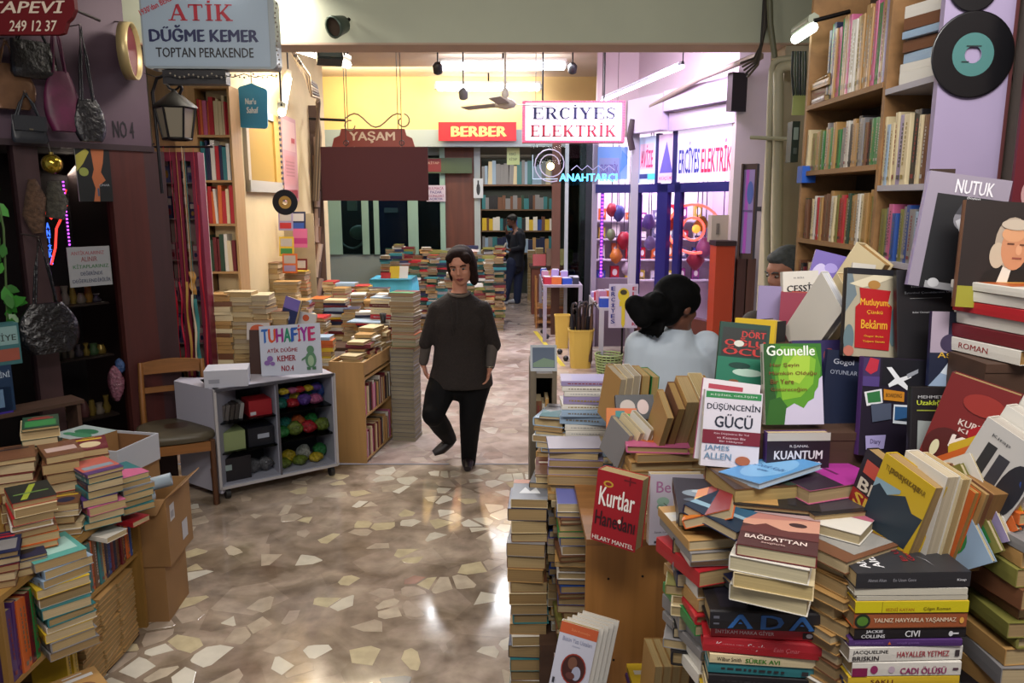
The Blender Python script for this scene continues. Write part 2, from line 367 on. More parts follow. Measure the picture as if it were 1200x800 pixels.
def book_geo(mb, pg, w, h, t, cov, page, M4=None, hard=False):
    c = 0.003 if hard else 0.0013
    s = 0.004 if hard else 0.0016
    prof = [(-w/2+c*1.5, 0), (w/2, 0), (w/2, c), (-w/2+c*1.5, c), (-w/2+c*1.5, t-c), (w/2, t-c), (w/2, t), (-w/2+c*1.5, t), (-w/2, t-s*0.6), (-w/2-s*0.3, t/2), (-w/2, s*0.6)]
    n = len(prof)
    v = [(x, -h/2, z) for x, z in prof] + [(x, h/2, z) for x, z in prof]
    mb.add(v, [(i, (i+1) % n, n+(i+1) % n, n+i) for i in range(n)], cov, M4)
    for k, e in ((0, 1), (n, -1)):   # end caps as three strips
        for q in ((0,1,2,3), (4,5,6,7), (0,3,4,7,8,9,10)): mb.add(v, [[k+a for a in (q if e > 0 else q[::-1])]], cov, M4)
    i = 0.004 if hard else 0.0008
    i += 0.0012
    pg.box(-w/2+c*1.5+0.0002, w/2-i*1.3, -h/2+i, h/2-i, c+0.0001, t-c-0.0001, page, M4)
def random_front(r, col):
    a, b2 = r.choice(list(PAL.values())), r.choice(['#cfc8b8', '#c9a92c', '#a61f28', '#d0d0d0', '#20202a'])
    k = r.random()
    if k < 0.35: return [('r', .08, .12, .92, .60, a), ('r', .15, .70, .85, .78, b2), ('r', .25, .84, .75, .88, b2)]
    if k < 0.65: return [('e', .5, .40, .32, .22, a), ('r', .12, .74, .88, .84, b2), ('r', .3, .90, .7, .93, b2)]
    if k < 0.85: return [('p', [(0, 0), (1, 0), (1, .35), (.6, .55), (.3, .38), (0, .5)], a), ('r', .1, .72, .7, .82, b2)]
    return [('r', 0, .55, 1, .8, a), ('r', .1, .63, .9, .72, b2)]
def random_spine(r):
    c = r.choice(['#9d978a', '#8f7a34', '#a5a5a5', '#7a2a30', '#2c2a2d', '#6d6558'])
    out = []; u = 0.12
    while u < 0.72:
        l = r.uniform(.02, .06); out.append(('r', u, .40, u+l, .60, c)); u += l+0.02
    return out + [('r', .86, .3, .92, .7, c)]
BOOKS = []
def book(M4, w, h, t, col, label, group, page='#cbb68e', front=None, spine=None, hard=False, name=None, cat='book', rough=0.4):
    cv, pg = MB(), MB()
    book_geo(cv, pg, w, h, t, M(hexof(col), rough), pages(page), None, hard)
    o = cv.build(name or ('hardback' if hard else 'paperback'), None, M4); tag(o, label, cat, group)
    pg.build('pages', o)
    if front: art(MB(), front, w, h, Matrix(((1,0,0,-w/2),(0,1,0,-h/2),(0,0,1,t),(0,0,0,1)))).build('cover_print', o)
    if spine:   # spine face: runs from head (+y) to tail, upwards = +z, out = -x
        s = art(MB(), spine, h, t, Matrix(((0,0,-1,-w/2-0.0006),(-1,0,0,h/2),(0,1,0,0),(0,0,0,1)))); s.build('spine_print', o)
    BOOKS.append(o); return o
def stack(x, Y, z, ztop, phrase, group, face='tail', yaw=0.0, seed=1, cols=None, w=(.125, .14), h=(.19, .205), t=(.014, .034), top=None,
          jit=6, off=.008, pagecols=('#b89c6c', '#c4ab7c', '#ab8f63', '#cbb68e'), specs=None, hardp=0.08, lean=(0, 0), tops=None, maxn=99):
    """A stack of books from z up to about ztop; face = which side of the books looks to the camera."""
    r = random.Random(seed); base = {'tail': 0, 'spine': 90, 'fore': -90, 'head': 180}[face] + yaw
    L = []
    if specs: L = list(specs)
    else:
        zz = z
        while zz < ztop-0.008 and len(L) < maxn:
            th = min(r.uniform(*t), max(0.01, ztop-zz)); zz += th
            L.append(dict(t=th, w=r.uniform(*w), h=r.uniform(*h), col=r.choice(cols or list(PAL)), hard=r.random() < hardp))
    n = len(L); zz = z; out = []
    for i, s in enumerate(L):
        k = n-1-i
        lab = s.get('label') or ('%s book, %s of %s' % (s['col'], 'topmost' if k == 0 else ordn(k)+' from the top', phrase))
        dx, dy = r.uniform(-off, off)+lean[0]*(zz-z), r.uniform(-off, off)+lean[1]*(zz-z)
        m = T(x+dx, Y+dy, zz) @ RZ(base + s.get('yaw', r.uniform(-jit, jit)))
        fr = s.get('front'); 
        if fr is None and k == 0: fr = tops or random_front(r, s['col'])
        sp_ = s.get('spine')
        if sp_ is None and (face == 'spine' or abs(yaw) > 20 or s.get('sp')): sp_ = random_spine(r)
        out.append(book(m, s.get('w', .135), s.get('h', .2), s['t'], s['col'], lab, group, s.get('page') or r.choice(pagecols), fr, sp_, s.get('hard', False)))
        zz += s['t']+0.0012
    return zz
def row(p0, along, D, length, phrase, group, seed=1, cols=None, w=(.12, .14), h=(.17, .205), t=(.012, .03), tilt=0, end='the near end', maxh=None, stuff=None, spineart=True, rev=False, hardp=0.1):
    """Upright books with their spines to D, running from p0 in the direction along."""
    r = random.Random(seed); along = Vector(along).normalized(); D = Vector(D).normalized(); Z = Vector((0, 0, 1))
    X = -D; zc = X.cross(Z); s = 0.0; L = []
    while s < length-0.008:
        th = min(r.uniform(*t), length-s); L.append((s, th)); s += th+0.0008
    for i, (s, th) in enumerate(L):
        hh, ww = r.uniform(*h), r.uniform(*w); col = r.choice(cols or list(PAL))
        sgn = 1 if zc.dot(along) > 0 else -1
        pos = Vector(p0) + along*(s if sgn > 0 else s+th) + X*(ww/2 + r.uniform(0, .012)) + Z*(hh/2)
        m = Matrix((X, Z, zc)).transposed().to_4x4(); m.translation = pos
        if tilt or r.random() < 0.12:
            a = tilt or r.uniform(-3, 3)
            piv = pos - Z*hh/2; m = T(piv) @ Matrix.Rotation(R(a), 4, D) @ T(-piv) @ m
        if stuff is not None:
            book_geo(stuff, stuff, ww, hh, th, M(hexof(col), 0.45), pages(), m); continue
        book(m, ww, hh, th, col, '%s book standing on %s, %s from %s' % (col, phrase, ordn(i), end), group, spine=random_spine(r) if spineart else None, hard=r.random() < hardp)
def fo(px, py, Y, w, h, t, col, label, group, yaw=0, lean=8, roll=0, **k):
    """A book standing cover outward, the middle of its lower edge at a pixel of the photograph and depth Y."""
    return book(T(P(px, py, Y)) @ RZ(yaw) @ RX(90-lean) @ RZ(roll) @ T(0, h/2, -t/2), w, h, t, col, label, group, **k)
# ============================================================ right side: supports
wood = M('#9a6a3c', 0.45, kind='woodz', scale=9, amt=0.35); woodx = M('#9a6a3c', 0.45, kind='woodx', scale=9, amt=0.35)
dwood = M('#4a3326', 0.6, kind='woodx', scale=8, amt=0.3)
def wooden_table(x0, x1, y0, y1, z, label, m=dwood):
    t = empty('display_table', ((x0+x1)/2, (y0+y1)/2, 0), label, 'table'); c = Vector(((x0+x1)/2, (y0+y1)/2))
    w, d = (x1-x0)/2, (y1-y0)/2
    MB().box(-w, w, -d, d, z-.03, z, m).build('table_top', t)
    for sx in (-1, 1):
        for sy in (-1, 1): MB().box(sx*w-.05*(sx > 0), sx*w+.05*(sx < 0), sy*d-.05*(sy > 0), sy*d+.05*(sy < 0), 0, z-.03, m).build('leg', t)
    return t
TZ, LZ, KZ = .90, .80, .34
wooden_table(0.44, 1.27, 1.14, 1.90, TZ, 'dark wooden table buried under the nearest piles of books on the right')
wooden_table(0.42, .82, 2.28, 2.62, LZ, 'narrow dark table under the leaning tan books')
wooden_table(0.10, .37, 2.50, 2.96, KZ, 'low dark table under the piles behind the corner column')
wooden_table(0.385, 1.26, 2.66, 3.04, 0.76, 'dark wooden table under the book piles in front of the woman in white')
# stepped stand behind the face-out covers
def riser(x0, x1, y0, y1, z0, z1, label):
    t = empty('display_riser', ((x0+x1)/2, (y0+y1)/2, z0), label, 'stand'); w, d = (x1-x0)/2, (y1-y0)/2
    MB().box(-w, w, -d, d, z1-z0-.018, z1-z0, dwood).build('top_board', t)
    MB().box(-w, w, -d+.002, -d+.02, 0, z1-z0-.018, dwood).build('front_board', t)
    for s in (-1, 1): MB().box(s*w-.018*(s > 0), s*w+.018*(s < 0), -d+.02, d, 0, z1-z0-.018, dwood).build('side_board', t)
zA = 1.235; zB = P(928, 499, 1.72).z; zC = P(1015, 420, 1.74).z
riser(0.50, 0.95, 1.52, 1.66, TZ, zA, 'low dark wooden riser hidden behind the nearest piles')
riser(0.47, 1.05, 1.665, 1.76, TZ, zB, 'middle dark wooden riser under the green cover with white capitals')
riser(0.80, 1.26, 1.765, 1.85, TZ, zC, 'highest dark wooden riser behind the black and red covers')
# wooden cabinet whose side panel faces the camera
cz = P(740, 632, 2.15).z; cx0, cx1 = P(686, 700, 2.15).x, P(797, 700, 2.15).x
cab = empty('wooden_cabinet', ((cx0+cx1)/2, 2.15, 0), 'oak veneer cabinet with a plain side panel and small screw holes under the red novel', 'cabinet')
cw = (cx1-cx0)/2
b = MB().box(-cw, cw, 0, .02, 0, cz-.02, M('#a8743c', 0.4, kind='woodz', scale=7, amt=0.32)); b.build('side_panel', cab)
MB().box(-cw, cw, 0, .48, cz-.02, cz, woodx).build('top_panel', cab)
MB().box(-cw, cw, .46, .48, 0, cz-.02, wood).build('side_panel', cab)
MB().box(cw-.02, cw, .02, .46, 0, cz-.02, wood).build('back_panel', cab)
MB().box(-cw, cw-.02, .02, .46, .40, .42, wood).build('shelf', cab)
for (px, py) in ((713, 678), (753, 675), (719, 773)):
    p = P(px, py, 2.15); MB().lathe([(.004, -.001), (.004, .0005)], M('#1d120a', 0.8), 10, T((p.x-(cx0+cx1)/2, 0, p.z)) @ RX(90)).build('screw_hole', cab)

# ------------------------------------------------------------ face-out covers, upper right
gC = 'books shown cover outward on the right'
fo(1108, 340, 1.72, .172, .255, .022, 'lilac', 'large grey-lilac book with a black cover photo and white title NUTUK', gC, yaw=-8, lean=6, roll=-8, hard=True, page='#b9b2b5',
   front=[('r', 0, 0, 1, 1, '#8a8190'), ('r', .14, .0, 1, .82, '#121216'), ('e', .55, .62, .16, .10, '#77757c'), ('p', [(.42,.60),(.5,.5),(.56,.46),(.6,.52),(.5,.64)], '#a9a9ad'), ('p', [(.4,.66),(.7,.66),(.78,.74),(.6,.80),(.46,.76)], '#3c3c42'),
          ('r', .2, .0, .95, .06, '#8d8d90'), ('e', .3, .05, .07, .04, '#b5b5b8'), ('t', 'NUTUK', .34, .84, .80, .955, '#d9d6dc', .02), ('t', '(Söylev)', .50, .795, .66, .818, '#cfcfd2')])
fo(1166, 362, 1.62, .172, .225, .020, 'brown', 'large book whose cover shows a painted portrait of a white-haired man above a mustard band', gC, yaw=-6, lean=6, roll=-3, hard=True,
   front=[('r', 0, 0, 1, 1, '#231a18'), ('r', 0, 0, 1, .20, '#8f8a2c'), ('t', 'Mustafa Kemal', .22, .15, .72, .175, '#d9c24a', .0),
          ('p', [(.22,.20),(.86,.20),(.84,.34),(.66,.42),(.46,.40),(.30,.34)], '#17120f'), ('p', [(.44,.24),(.56,.22),(.60,.38),(.50,.40)], '#cfc8bc'), ('e', .58, .62, .20, .24, '#a39382'), ('e', .42, .50, .09, .12, '#b5a48f'), ('e', .61, .57, .155, .20, '#b97f5c'),
          ('e', .58, .70, .13, .07, '#c59069'), ('e', .66, .56, .035, .05, '#cb9470'), ('r', .52, .605, .60, .62, '#5b3726'), ('r', .66, .60, .73, .615, '#5b3726'), ('r', .59, .475, .70, .49, '#8c4a3c'), ('e', .60, .79, .17, .05, '#b5a795')])
fo(1016, 418, 1.76, .128, .205, .018, 'black', 'upright novel with a red panel and yellow title, leaning behind the travel diary', gC, yaw=6, lean=10, roll=-4,
   front=[('r', 0, 0, 1, 1, '#a39a84'), ('r', 0, .93, 1, 1, '#14151c'), ('p', [(0,.5),(.2,.7),(.1,.93),(0,.93)], '#66747a'), ('p', [(.05,.82),(.5,.93),(.95,.93),(.6,.84),(.3,.78)], '#c9bfa4'), ('e', .52, .82, .12, .05, '#a1753a'), ('e', .93, .35, .08, .22, '#5d7278'), ('e', .08, .2, .1, .16, '#5d7278'),
          ('p', [(.20,.10),(.86,.08),(.88,.58),(.80,.62),(.84,.76),(.24,.78),(.28,.62),(.18,.56)], '#a3141c'),
          ('t', 'Mutluyum,', .27, .56, .83, .66, '#d8a22c', .02), ('t', 'Çünkü', .40, .48, .70, .53, '#d8a22c'), ('t', 'Bekârım', .30, .32, .80, .42, '#d8a22c', .02), ('t', 'Özgür Bolat', .36, .22, .74, .25, '#d8a22c'), ('t', 'Yaşam Sanatı', .34, .16, .76, .19, '#d8a22c'), ('e', .08, .06, .1, .06, '#b06a5a')])
fo(1087, 422, 1.735, .145, .21, .018, 'black', 'plain black book with small white lettering between the red-panel novel and the grey one', gC, yaw=-2, lean=8, roll=2,
   front=[('t', 'İstanbul Rıfat Osman', .22, .80, .92, .83, '#b9b9bb'), ('t', 'İstanbul Çocuklarının Ülküsü', .12, .73, .96, .76, '#b9b9bb'), ('r', .2, .68, .7, .685, '#8c8c8c'), ('t', 'Rıfat Osman', .24, .52, .50, .54, '#a0a0a2')])
fo(1108, 452, 1.66, .085, .165, .012, 'navy blue', 'small dark book with a pale peak and gold title, left of the flat stack', gC, lean=6, roll=-1,
   front=[('r', 0, 0, 1, 1, '#20253a'), ('r', 0, .45, .45, 1, '#a294a4'), ('p', [(0,0),(.5,.30),(1,.0)], '#8fa3bd'), ('p', [(.3,.18),(.5,.33),(.8,.1)], '#c9d2dd'), ('e', .5, .58, .25, .12, '#39304b'), ('t', 'Aşka', .2, .36, .85, .46, '#c9a03c')])
# travel diary
fo(1040, 534, 1.66, .148, .222, .020, 'purple', 'travel diary with a white aeroplane, orange sign and snapshots on a dark cover', gC, yaw=4, lean=10, roll=-4, page='#c8c0cc',
   front=[('r', 0, 0, 1, 1, '#1d1626'), ('r', .0, .80, .26, .99, '#3b2c56'), ('p', [(.03,.86),(.10,.99),(.24,.97),(.22,.86),(.12,.82)], '#b02a3c'), ('r', .30, .72, .97, .985, '#14141c'), ('r', .0, .70, .26, .80, '#4b3a74'),
          ('p', [(.36,.90),(.44,.905),(.58,.80),(.74,.84),(.76,.81),(.64,.77),(.74,.70),(.70,.68),(.55,.74),(.42,.70),(.40,.73),(.50,.79)], '#d8dade'), ('p', [(.70,.80),(.86,.86),(.86,.90),(.68,.84)], '#8b8f98'),
          ('p', [(.03,.64),(.30,.68),(.33,.54),(.08,.50)], '#d5d5d8'), ('p', [(.07,.63),(.27,.66),(.30,.55),(.10,.53)], '#2f6d3c'), ('p', [(.33,.68),(.66,.66),(.66,.56),(.34,.57)], '#b97a20'), ('t', 'BOARDING', .37, .60, .62, .64, '#221c12'),
          ('p', [(.14,.52),(.46,.54),(.47,.38),(.18,.34)], '#474f62'), ('p', [(.50,.53),(.90,.53),(.90,.33),(.50,.34)], '#c9d0d8'), ('p', [(.52,.51),(.88,.51),(.88,.36),(.52,.37)], '#27507c'), ('p', [(.52,.37),(.7,.40),(.88,.36)], '#0e1c2b'),
          ('p', [(.08,.20),(.40,.22),(.38,.08),(.10,.06)], '#9a93c0'), ('t', 'Diary', .16, .11, .32, .17, '#3b2c56')])
fo(1096, 545, 1.54, .115, .165, .018, 'black', 'small black book with white and lime lettering right of the travel diary', gC, yaw=-2, lean=8,
   front=[('t', 'MEHMET BEDRİ', .12, .86, .92, .91, '#a9a9ab'), ('t', 'Uzaklığın Yanı', .10, .76, .92, .84, '#b7c33c', .02), ('r', .10, .70, .66, .715, '#8a9136'), ('p', [(.12,.10),(.70,.10),(.70,.56),(.12,.58)], '#8d9492'), ('e', .4, .35, .12, .16, '#b9c0bc')])
# Gounelle and neighbours
fo(964, 496, 1.775, .13, .20, .02, 'purple', 'violet book with rust swirls peeping out right of the green cover', gC, yaw=5, lean=18,
   front=[('r', 0, 0, 1, 1, '#2a2150'), ('e', .7, .8, .12, .1, '#8c3b3c'), ('e', .8, .5, .1, .08, '#8c3b3c'), ('e', .68, .25, .12, .08, '#7a3444')])
fo(929, 497, 1.70, .134, .185, .022, 'white', 'paperback with a lime and dark green forest cover and white author name Gounelle', gC, yaw=2, lean=14, roll=0,
   front=[('r', 0, 0, 1, 1, '#2c6a20'), ('p', [(.12,.1),(.5,.05),(.92,.3),(.98,.7),(.9,.95),(.3,.97),(.16,.7),(.22,.4)], '#4f8a22'), ('p', [(.3,.3),(.62,.34),(.84,.5),(.9,.8),(.6,.93),(.34,.86),(.24,.6)], '#76a82a'), ('p', [(0,0),(.25,0),(.2,.3),(.1,.7),(.2,1),(0,1)], '#1d4a1c'), ('p', [(.42,.55),(.6,.5),(.78,.66),(.8,.84),(.56,.88),(.4,.74)], '#98bb3a'), ('p', [(.0,.0),(.4,.0),(.44,.16),(.26,.34),(.08,.3)], '#2a5c1e'),
          ('p', [(1,0),(1,.60),(.94,.56),(.92,.46),(.86,.40),(.84,.32),(.74,.28),(.66,.20),(.50,.26),(.36,.20),(.32,.0)], '#bdb6cc'),
          ('t', 'Gounelle', .05, .85, .88, .975, '#dfe6d8', .02), ('t', 'Her Şeyin', .1, .70, .6, .76, '#6a3a1c', .01), ('t', 'Mümkün Olduğu', .08, .60, .9, .66, '#6a3a1c', .01), ('t', 'Bir Yere', .1, .50, .5, .56, '#6a3a1c', .01), ('t', 'Götüreceğim', .1, .40, .72, .46, '#6a3a1c', .01)],
   spine=[('r', .1, .3, .5, .7, '#6f7f6a')])
fo(866, 454, 1.80, .118, .155, .014, 'dark green', 'small book with red letters over a green sea picture, above the white self-help book', gC, yaw=-4, lean=12, roll=-5,
   front=[('r', 0, 0, 1, 1, '#1c3c33'), ('r', .06, .48, .94, .92, '#2a2c2a'), ('t', 'DÖRT', .45, .78, .92, .90, '#b23330', .03), ('t', 'OĞLU', .12, .64, .92, .77, '#b23330', .03), ('t', 'ÖCÜ', .10, .50, .92, .63, '#b23330', .03), ('e', .4, .68, .10, .05, '#c9c9bd'),
          ('r', .0, .03, 1, .46, '#1f6b52'), ('e', .62, .24, .30, .06, '#a9c4b4'), ('e', .45, .34, .22, .05, '#123a30'), ('e', .36, .09, .1, .03, '#7d4a2c')])
fo(846, 541, 1.675, .130, .185, .014, 'pink', 'white and pink book half hidden behind the white self-help book', gC, yaw=-3, lean=14, roll=-7,
   front=[('r', 0, 0, 1, 1, '#cdc6cc'), ('r', .1, .88, .7, .94, '#a23c4c')])
fo(853, 547, 1.645, .128, .170, .018, 'white', 'white book titled DÜŞÜNCENİN GÜCÜ with a maroon band', gC, yaw=-2, lean=12, roll=-4,
   front=[('r', 0, 0, 1, 1, '#c8c3cc'), ('r', .02, .90, .98, .985, '#2c7a45'), ('t', 'KİŞİSEL GELİŞİM', .1, .925, .9, .96, '#b9ccb9'), ('t', 'DÜŞÜNCENİN', .05, .73, .97, .85, '#1f2433', .015), ('t', 'GÜCÜ', .2, .52, .85, .70, '#1f2433', .02),
          ('r', .0, .30, 1, .48, '#6e1c2c'), ('t', 'Kim Düşünürse Bir Yol', .2, .42, .8, .45, '#c9aab0'), ('t', 've Kazanan Biz', .25, .37, .75, .40, '#c9aab0'), ('t', 'Bir Hikâyesi', .3, .32, .7, .35, '#c9aab0'), ('t', 'JAMES', .05, .20, .48, .28, '#5f7f9a'), ('t', 'ALLEN', .05, .10, .52, .18, '#5f7f9a'), ('e', .72, .10, .13, .06, '#a05a3c')])
fo(930, 581, 1.645, .142, .150, .024, 'purple', 'dark plum book titled KUANTUM with a white top strip, under the green cover', gC, yaw=2, lean=2,
   front=[('r', 0, 0, 1, 1, '#241722'), ('r', 0, .88, 1, 1, '#b7b2aa'), ('t', 'R.ŞANAL', .36, .77, .66, .82, '#c9c4c9'), ('t', 'KUANTUM', .12, .60, .88, .73, '#d4cfd6', .03), ('t', 've', .72, .46, .86, .56, '#d4cfd6', .03)])
# ------------------------------------------------------------ on the oak cabinet
fo(722, 636, 2.02, .135, .205, .052, 'red', 'thick red novel titled Kurtlar Hanedanı standing on the oak cabinet', gC, yaw=-32, lean=5, roll=-3, page='#b8a070', hard=False,
   front=[('r', 0, 0, 1, 1, '#8c0f1a'), ('e', .27, .83, .11, .045, '#b08a2c'), ('e', .27, .83, .07, .025, '#7d1d1c'), ('r', .6, .93, .86, .95, '#5c0c14'), ('r', .72, .88, .75, .99, '#5c0c14'), ('t', 'Kurtlar', .10, .52, .88, .78, '#dcd6cf', .02), ('t', 'Hanedanı', .06, .24, .94, .44, '#2b0b10', .02), ('e', .60, .36, .035, .03, '#d8d0c0'), ('t', 'HILARY MANTEL', .04, .03, .96, .09, '#d1c6bd', .01)])
fo(789, 636, 2.06, .150, .205, .030, 'white', 'white paperback titled Berrin with a small flower drawing, standing on the oak cabinet', gC, yaw=3, lean=5, roll=-1,
   front=[('r', 0, 0, 1, 1, '#b9b3bf'), ('t', 'Berrin', .12, .74, .82, .90, '#a06a92', .01), ('e', .25, .62, .12, .06, '#8fae9c'), ('e', .2, .54, .07, .04, '#7d9c8c'), ('e', .46, .47, .11, .06, '#5a4048'), ('e', .50, .40, .05, .03, '#704c50'), ('p', [(.25,.6),(.27,.6),(.46,.48),(.44,.48)], '#5d6a58'), ('e', .32, .37, .02, .01, '#b56a6a'), ('t', 'İpek Ongun', .10, .17, .45, .20, '#55505c'), ('r', .1, .03, .24, .06, '#2c2c33')])
fo(835, 640, 2.07, .11, .205, .018, 'pink', 'book with a violet and white picture behind the Berrin paperback', gC, yaw=4, lean=6,
   front=[('r', 0, 0, 1, 1, '#b7a9b7'), ('r', .1, .80, .9, .97, '#6a3f7c'), ('e', .5, .9, .2, .05, '#c99a8a')])
# white book with the round portrait, front of the cabinet
gS = 'books leaning against the oak cabinet'
z0 = P(676, 812, 1.93).z
stack(P(676, 806, 1.95).x+.02, 1.99, z0-.12, z0-.002, 'low stack hidden below the round-portrait book', 'books stacked by the oak cabinet', 'tail', 0, 77)
for i in range(5):
    fo(664+i*6, 812-i*3, 1.92+i*.012, .105, .195, .010 if i else .018, 'white', ['white book with an orange head band and a round red portrait, leaning on the cabinet', 'first thin white book behind the round-portrait one', 'second thin white book behind the round-portrait one', 'third thin white book behind the round-portrait one', 'rearmost thin white book behind the round-portrait one'][i], gS, yaw=-14, lean=12, roll=-9,
       page='#b9975c', front=None if i else [('r', 0, 0, 1, 1, '#b9b9c6'), ('r', 0, .84, 1, 1, '#b5532c'), ('t', 'İlahi Komedya', .3, .89, .8, .94, '#d48a5a', 0), ('t', 'Bütün Yazı Ustaları', .12, .74, .9, .80, '#6f7390', 0), ('t', 'Öyküler', .4, .68, .62, .71, '#8f92a8'), ('e', .55, .38, .33, .22, '#8c2c1c'), ('e', .55, .38, .30, .20, '#3c1a14'), ('e', .50, .46, .12, .09, '#6b4534'), ('e', .64, .33, .12, .10, '#9a9cb0'), ('e', .5, .28, .12, .05, '#59302a'), ('r', .06, .12, .12, .2, '#2c2c33'), ('t', 'Kitap', .36, .08, .6, .12, '#8a8ca0')])
z0 = P(770, 800, 1.92).z-.03
stack(P(771, 800, 1.92).x, 1.95, z0-.1, z0, 'low stack hidden below the three upright paperbacks', 'books stacked by the oak cabinet', 'tail', 0, 78)
for i in range(4):
    fo(760+i*10, 826, 1.88, .125, .165, .022, 'tan', 'tan-edged paperback standing fore-edge outward, %s from the left before the oak panel' % ordn(i), gS, yaw=-86, lean=2, roll=-3, page='#c2a873')
def spx(px, pyt, Yf, z0, phrase, group, face='tail', yaw=0, depth=None, **k):
    """stack whose top front edge, middle, is at a pixel and front depth Yf"""
    p = P(px, pyt, Yf); d = depth if depth is not None else (.10 if face in ('tail', 'head') else .067)
    return stack(p.x*(1+d/Yf*0.5), Yf+d, z0, p.z, phrase, group, face, yaw, **k)
ED = ['tan', 'cream', 'brown', 'black', 'navy blue', 'grey', 'dark green', 'white', 'dark red', 'blue']
COLR = ['red', 'navy blue', 'yellow', 'orange', 'white', 'black', 'dark red', 'green', 'purple', 'teal', 'pale blue', 'cream']
# --- foreground left stack: ADA, INTIKAM ...
gF = 'books in the two front stacks'
TS = '#c9c9cf'
specs = [dict(t=.020, w=.14, h=.21, col='cream'), dict(t=.022, w=.14, h=.21, col='black'), dict(t=.022, w=.14, h=.21, col='teal', page='#a9b6bd'),
   dict(t=.020, w=.14, h=.205, col='cream', label='cream book with green spine title SÜREK AVI under the thick red hardback', spine=[('t','Wilbur Smith',.07,.3,.30,.72,'#2a241a'),('t','SÜREK AVI',.34,.25,.66,.80,'#3d7a26',.03)]),
   dict(t=.034, w=.15, h=.225, col='red', hard=True, label='thick bright red hardback, its spine with slanting white script', spine=[('t','Kırmızı Saçlı',.10,.30,.52,.75,'#d9c3c4',0,.3),('t','Esin Çınar',.60,.32,.82,.66,'#c96a70',0,.2)], yaw=-3),
   dict(t=.023, w=.14, h=.21, col='red', label='red book lettered İNTİKAM MARKA GİYER on the spine, under the black hardback', spine=[('t','İNTİKAM MARKA GİYER',.04,.35,.58,.78,'#d6b9b6',.01),('r',.84,.2,.97,.75,'#2a1a1c'),('e',.9,.5,.03,.2,'#c9c9c9')]),
   dict(t=.040, w=.16, h=.225, col='black', hard=True, label='black hardback with large blue outlined letters ADA on its spine', yaw=2, spine=[('r',.03,.3,.08,.75,'#5b5c66'),('t','A',.16,.14,.36,.86,'#2c5f9c',.03),('t','A',.20,.20,.32,.62,'#131219',.0),('t','D',.44,.14,.62,.86,'#2c5f9c',.03),('t','D',.48,.26,.58,.74,'#131219',.0),('t','A',.68,.14,.88,.86,'#2c5f9c',.03),('t','A',.72,.20,.84,.62,'#131219',.0),('e',.94,.4,.015,.08,'#8c8c93')])]
pA = P(905, 700, 1.36)
ztA = P(905, 720, 1.36).z; tot = sum(s['t']+.0012 for s in specs)
zA1 = stack(pA.x+.004, 1.45, ztA-tot, ztA, 'the front stack with the black hardback', gF, 'spine', -6, 3, specs=specs, jit=1, off=.003, tops=[('r',.1,.1,.9,.9,'#211f2a')])
stack(pA.x, 1.46, TZ, ztA-tot-.002, 'the covered base of the front stack', gF, 'spine', -6, 4, cols=COLR)
# dark pair between ADA and the cream-edged paperbacks
zz = stack(pA.x+.035, 1.49, zA1, zA1+.03, 'the dark pair on the black hardback', gF, 'spine', 14, 5, specs=[dict(t=.020, w=.15, h=.20, col='black', page='#8c8c7a', label='dark book with green rim resting directly on the black hardback'), dict(t=.010, w=.15, h=.20, col='navy blue', label='thin dark book under the four cream-edged paperbacks')])
fb = [('r', 0, 0, 1, 1, '#4a2a2c'), ('r', 0, .52, 1, 1, '#a9736a'), ('p', [(0,.50),(1,.42),(1,.80),(.5,.70),(0,.62)], '#c08d7a'), ('p', [(0,.40),(.3,.56),(.55,.44),(1,.50),(1,.3),(0,.3)], '#5c2f30'), ('e', .72, .62, .12, .05, '#3c2428'), ('r', 0, .8, 1, 1, '#a48a8a'),
      ('t', "BAĞDAT'TAN", .08, .16, .86, .27, '#d6c4bd', .02), ('t', 'Sevgilerle', .3, .07, .6, .12, '#b99a94')]
specs = [dict(t=.033, w=.142, h=.205, col='white', page='#d2c39a', yaw=-3, label='cream-edged thick paperback, bottom one of the four under the sunset cover'),
         dict(t=.030, w=.142, h=.205, col='cream', page='#cdb57c', yaw=1, label='cream-edged paperback, third down below the sunset cover'),
         dict(t=.030, w=.142, h=.205, col='white', page='#d2c6a2', yaw=-2, label='cream-edged paperback directly below the sunset cover'),
         dict(t=.023, w=.142, h=.205, col='dark red', page='#d2c49c', front=fb, label="paperback with a sunset landscape cover titled BAĞDAT'TAN, on top of four")]
zt4 = P(905, 640, 1.42).z
stack(P(910, 660, 1.38).x+.012, 1.415, zz, zt4, 'the cream-edged four', gF, 'tail', -24, 6, specs=specs, jit=1, off=.005)
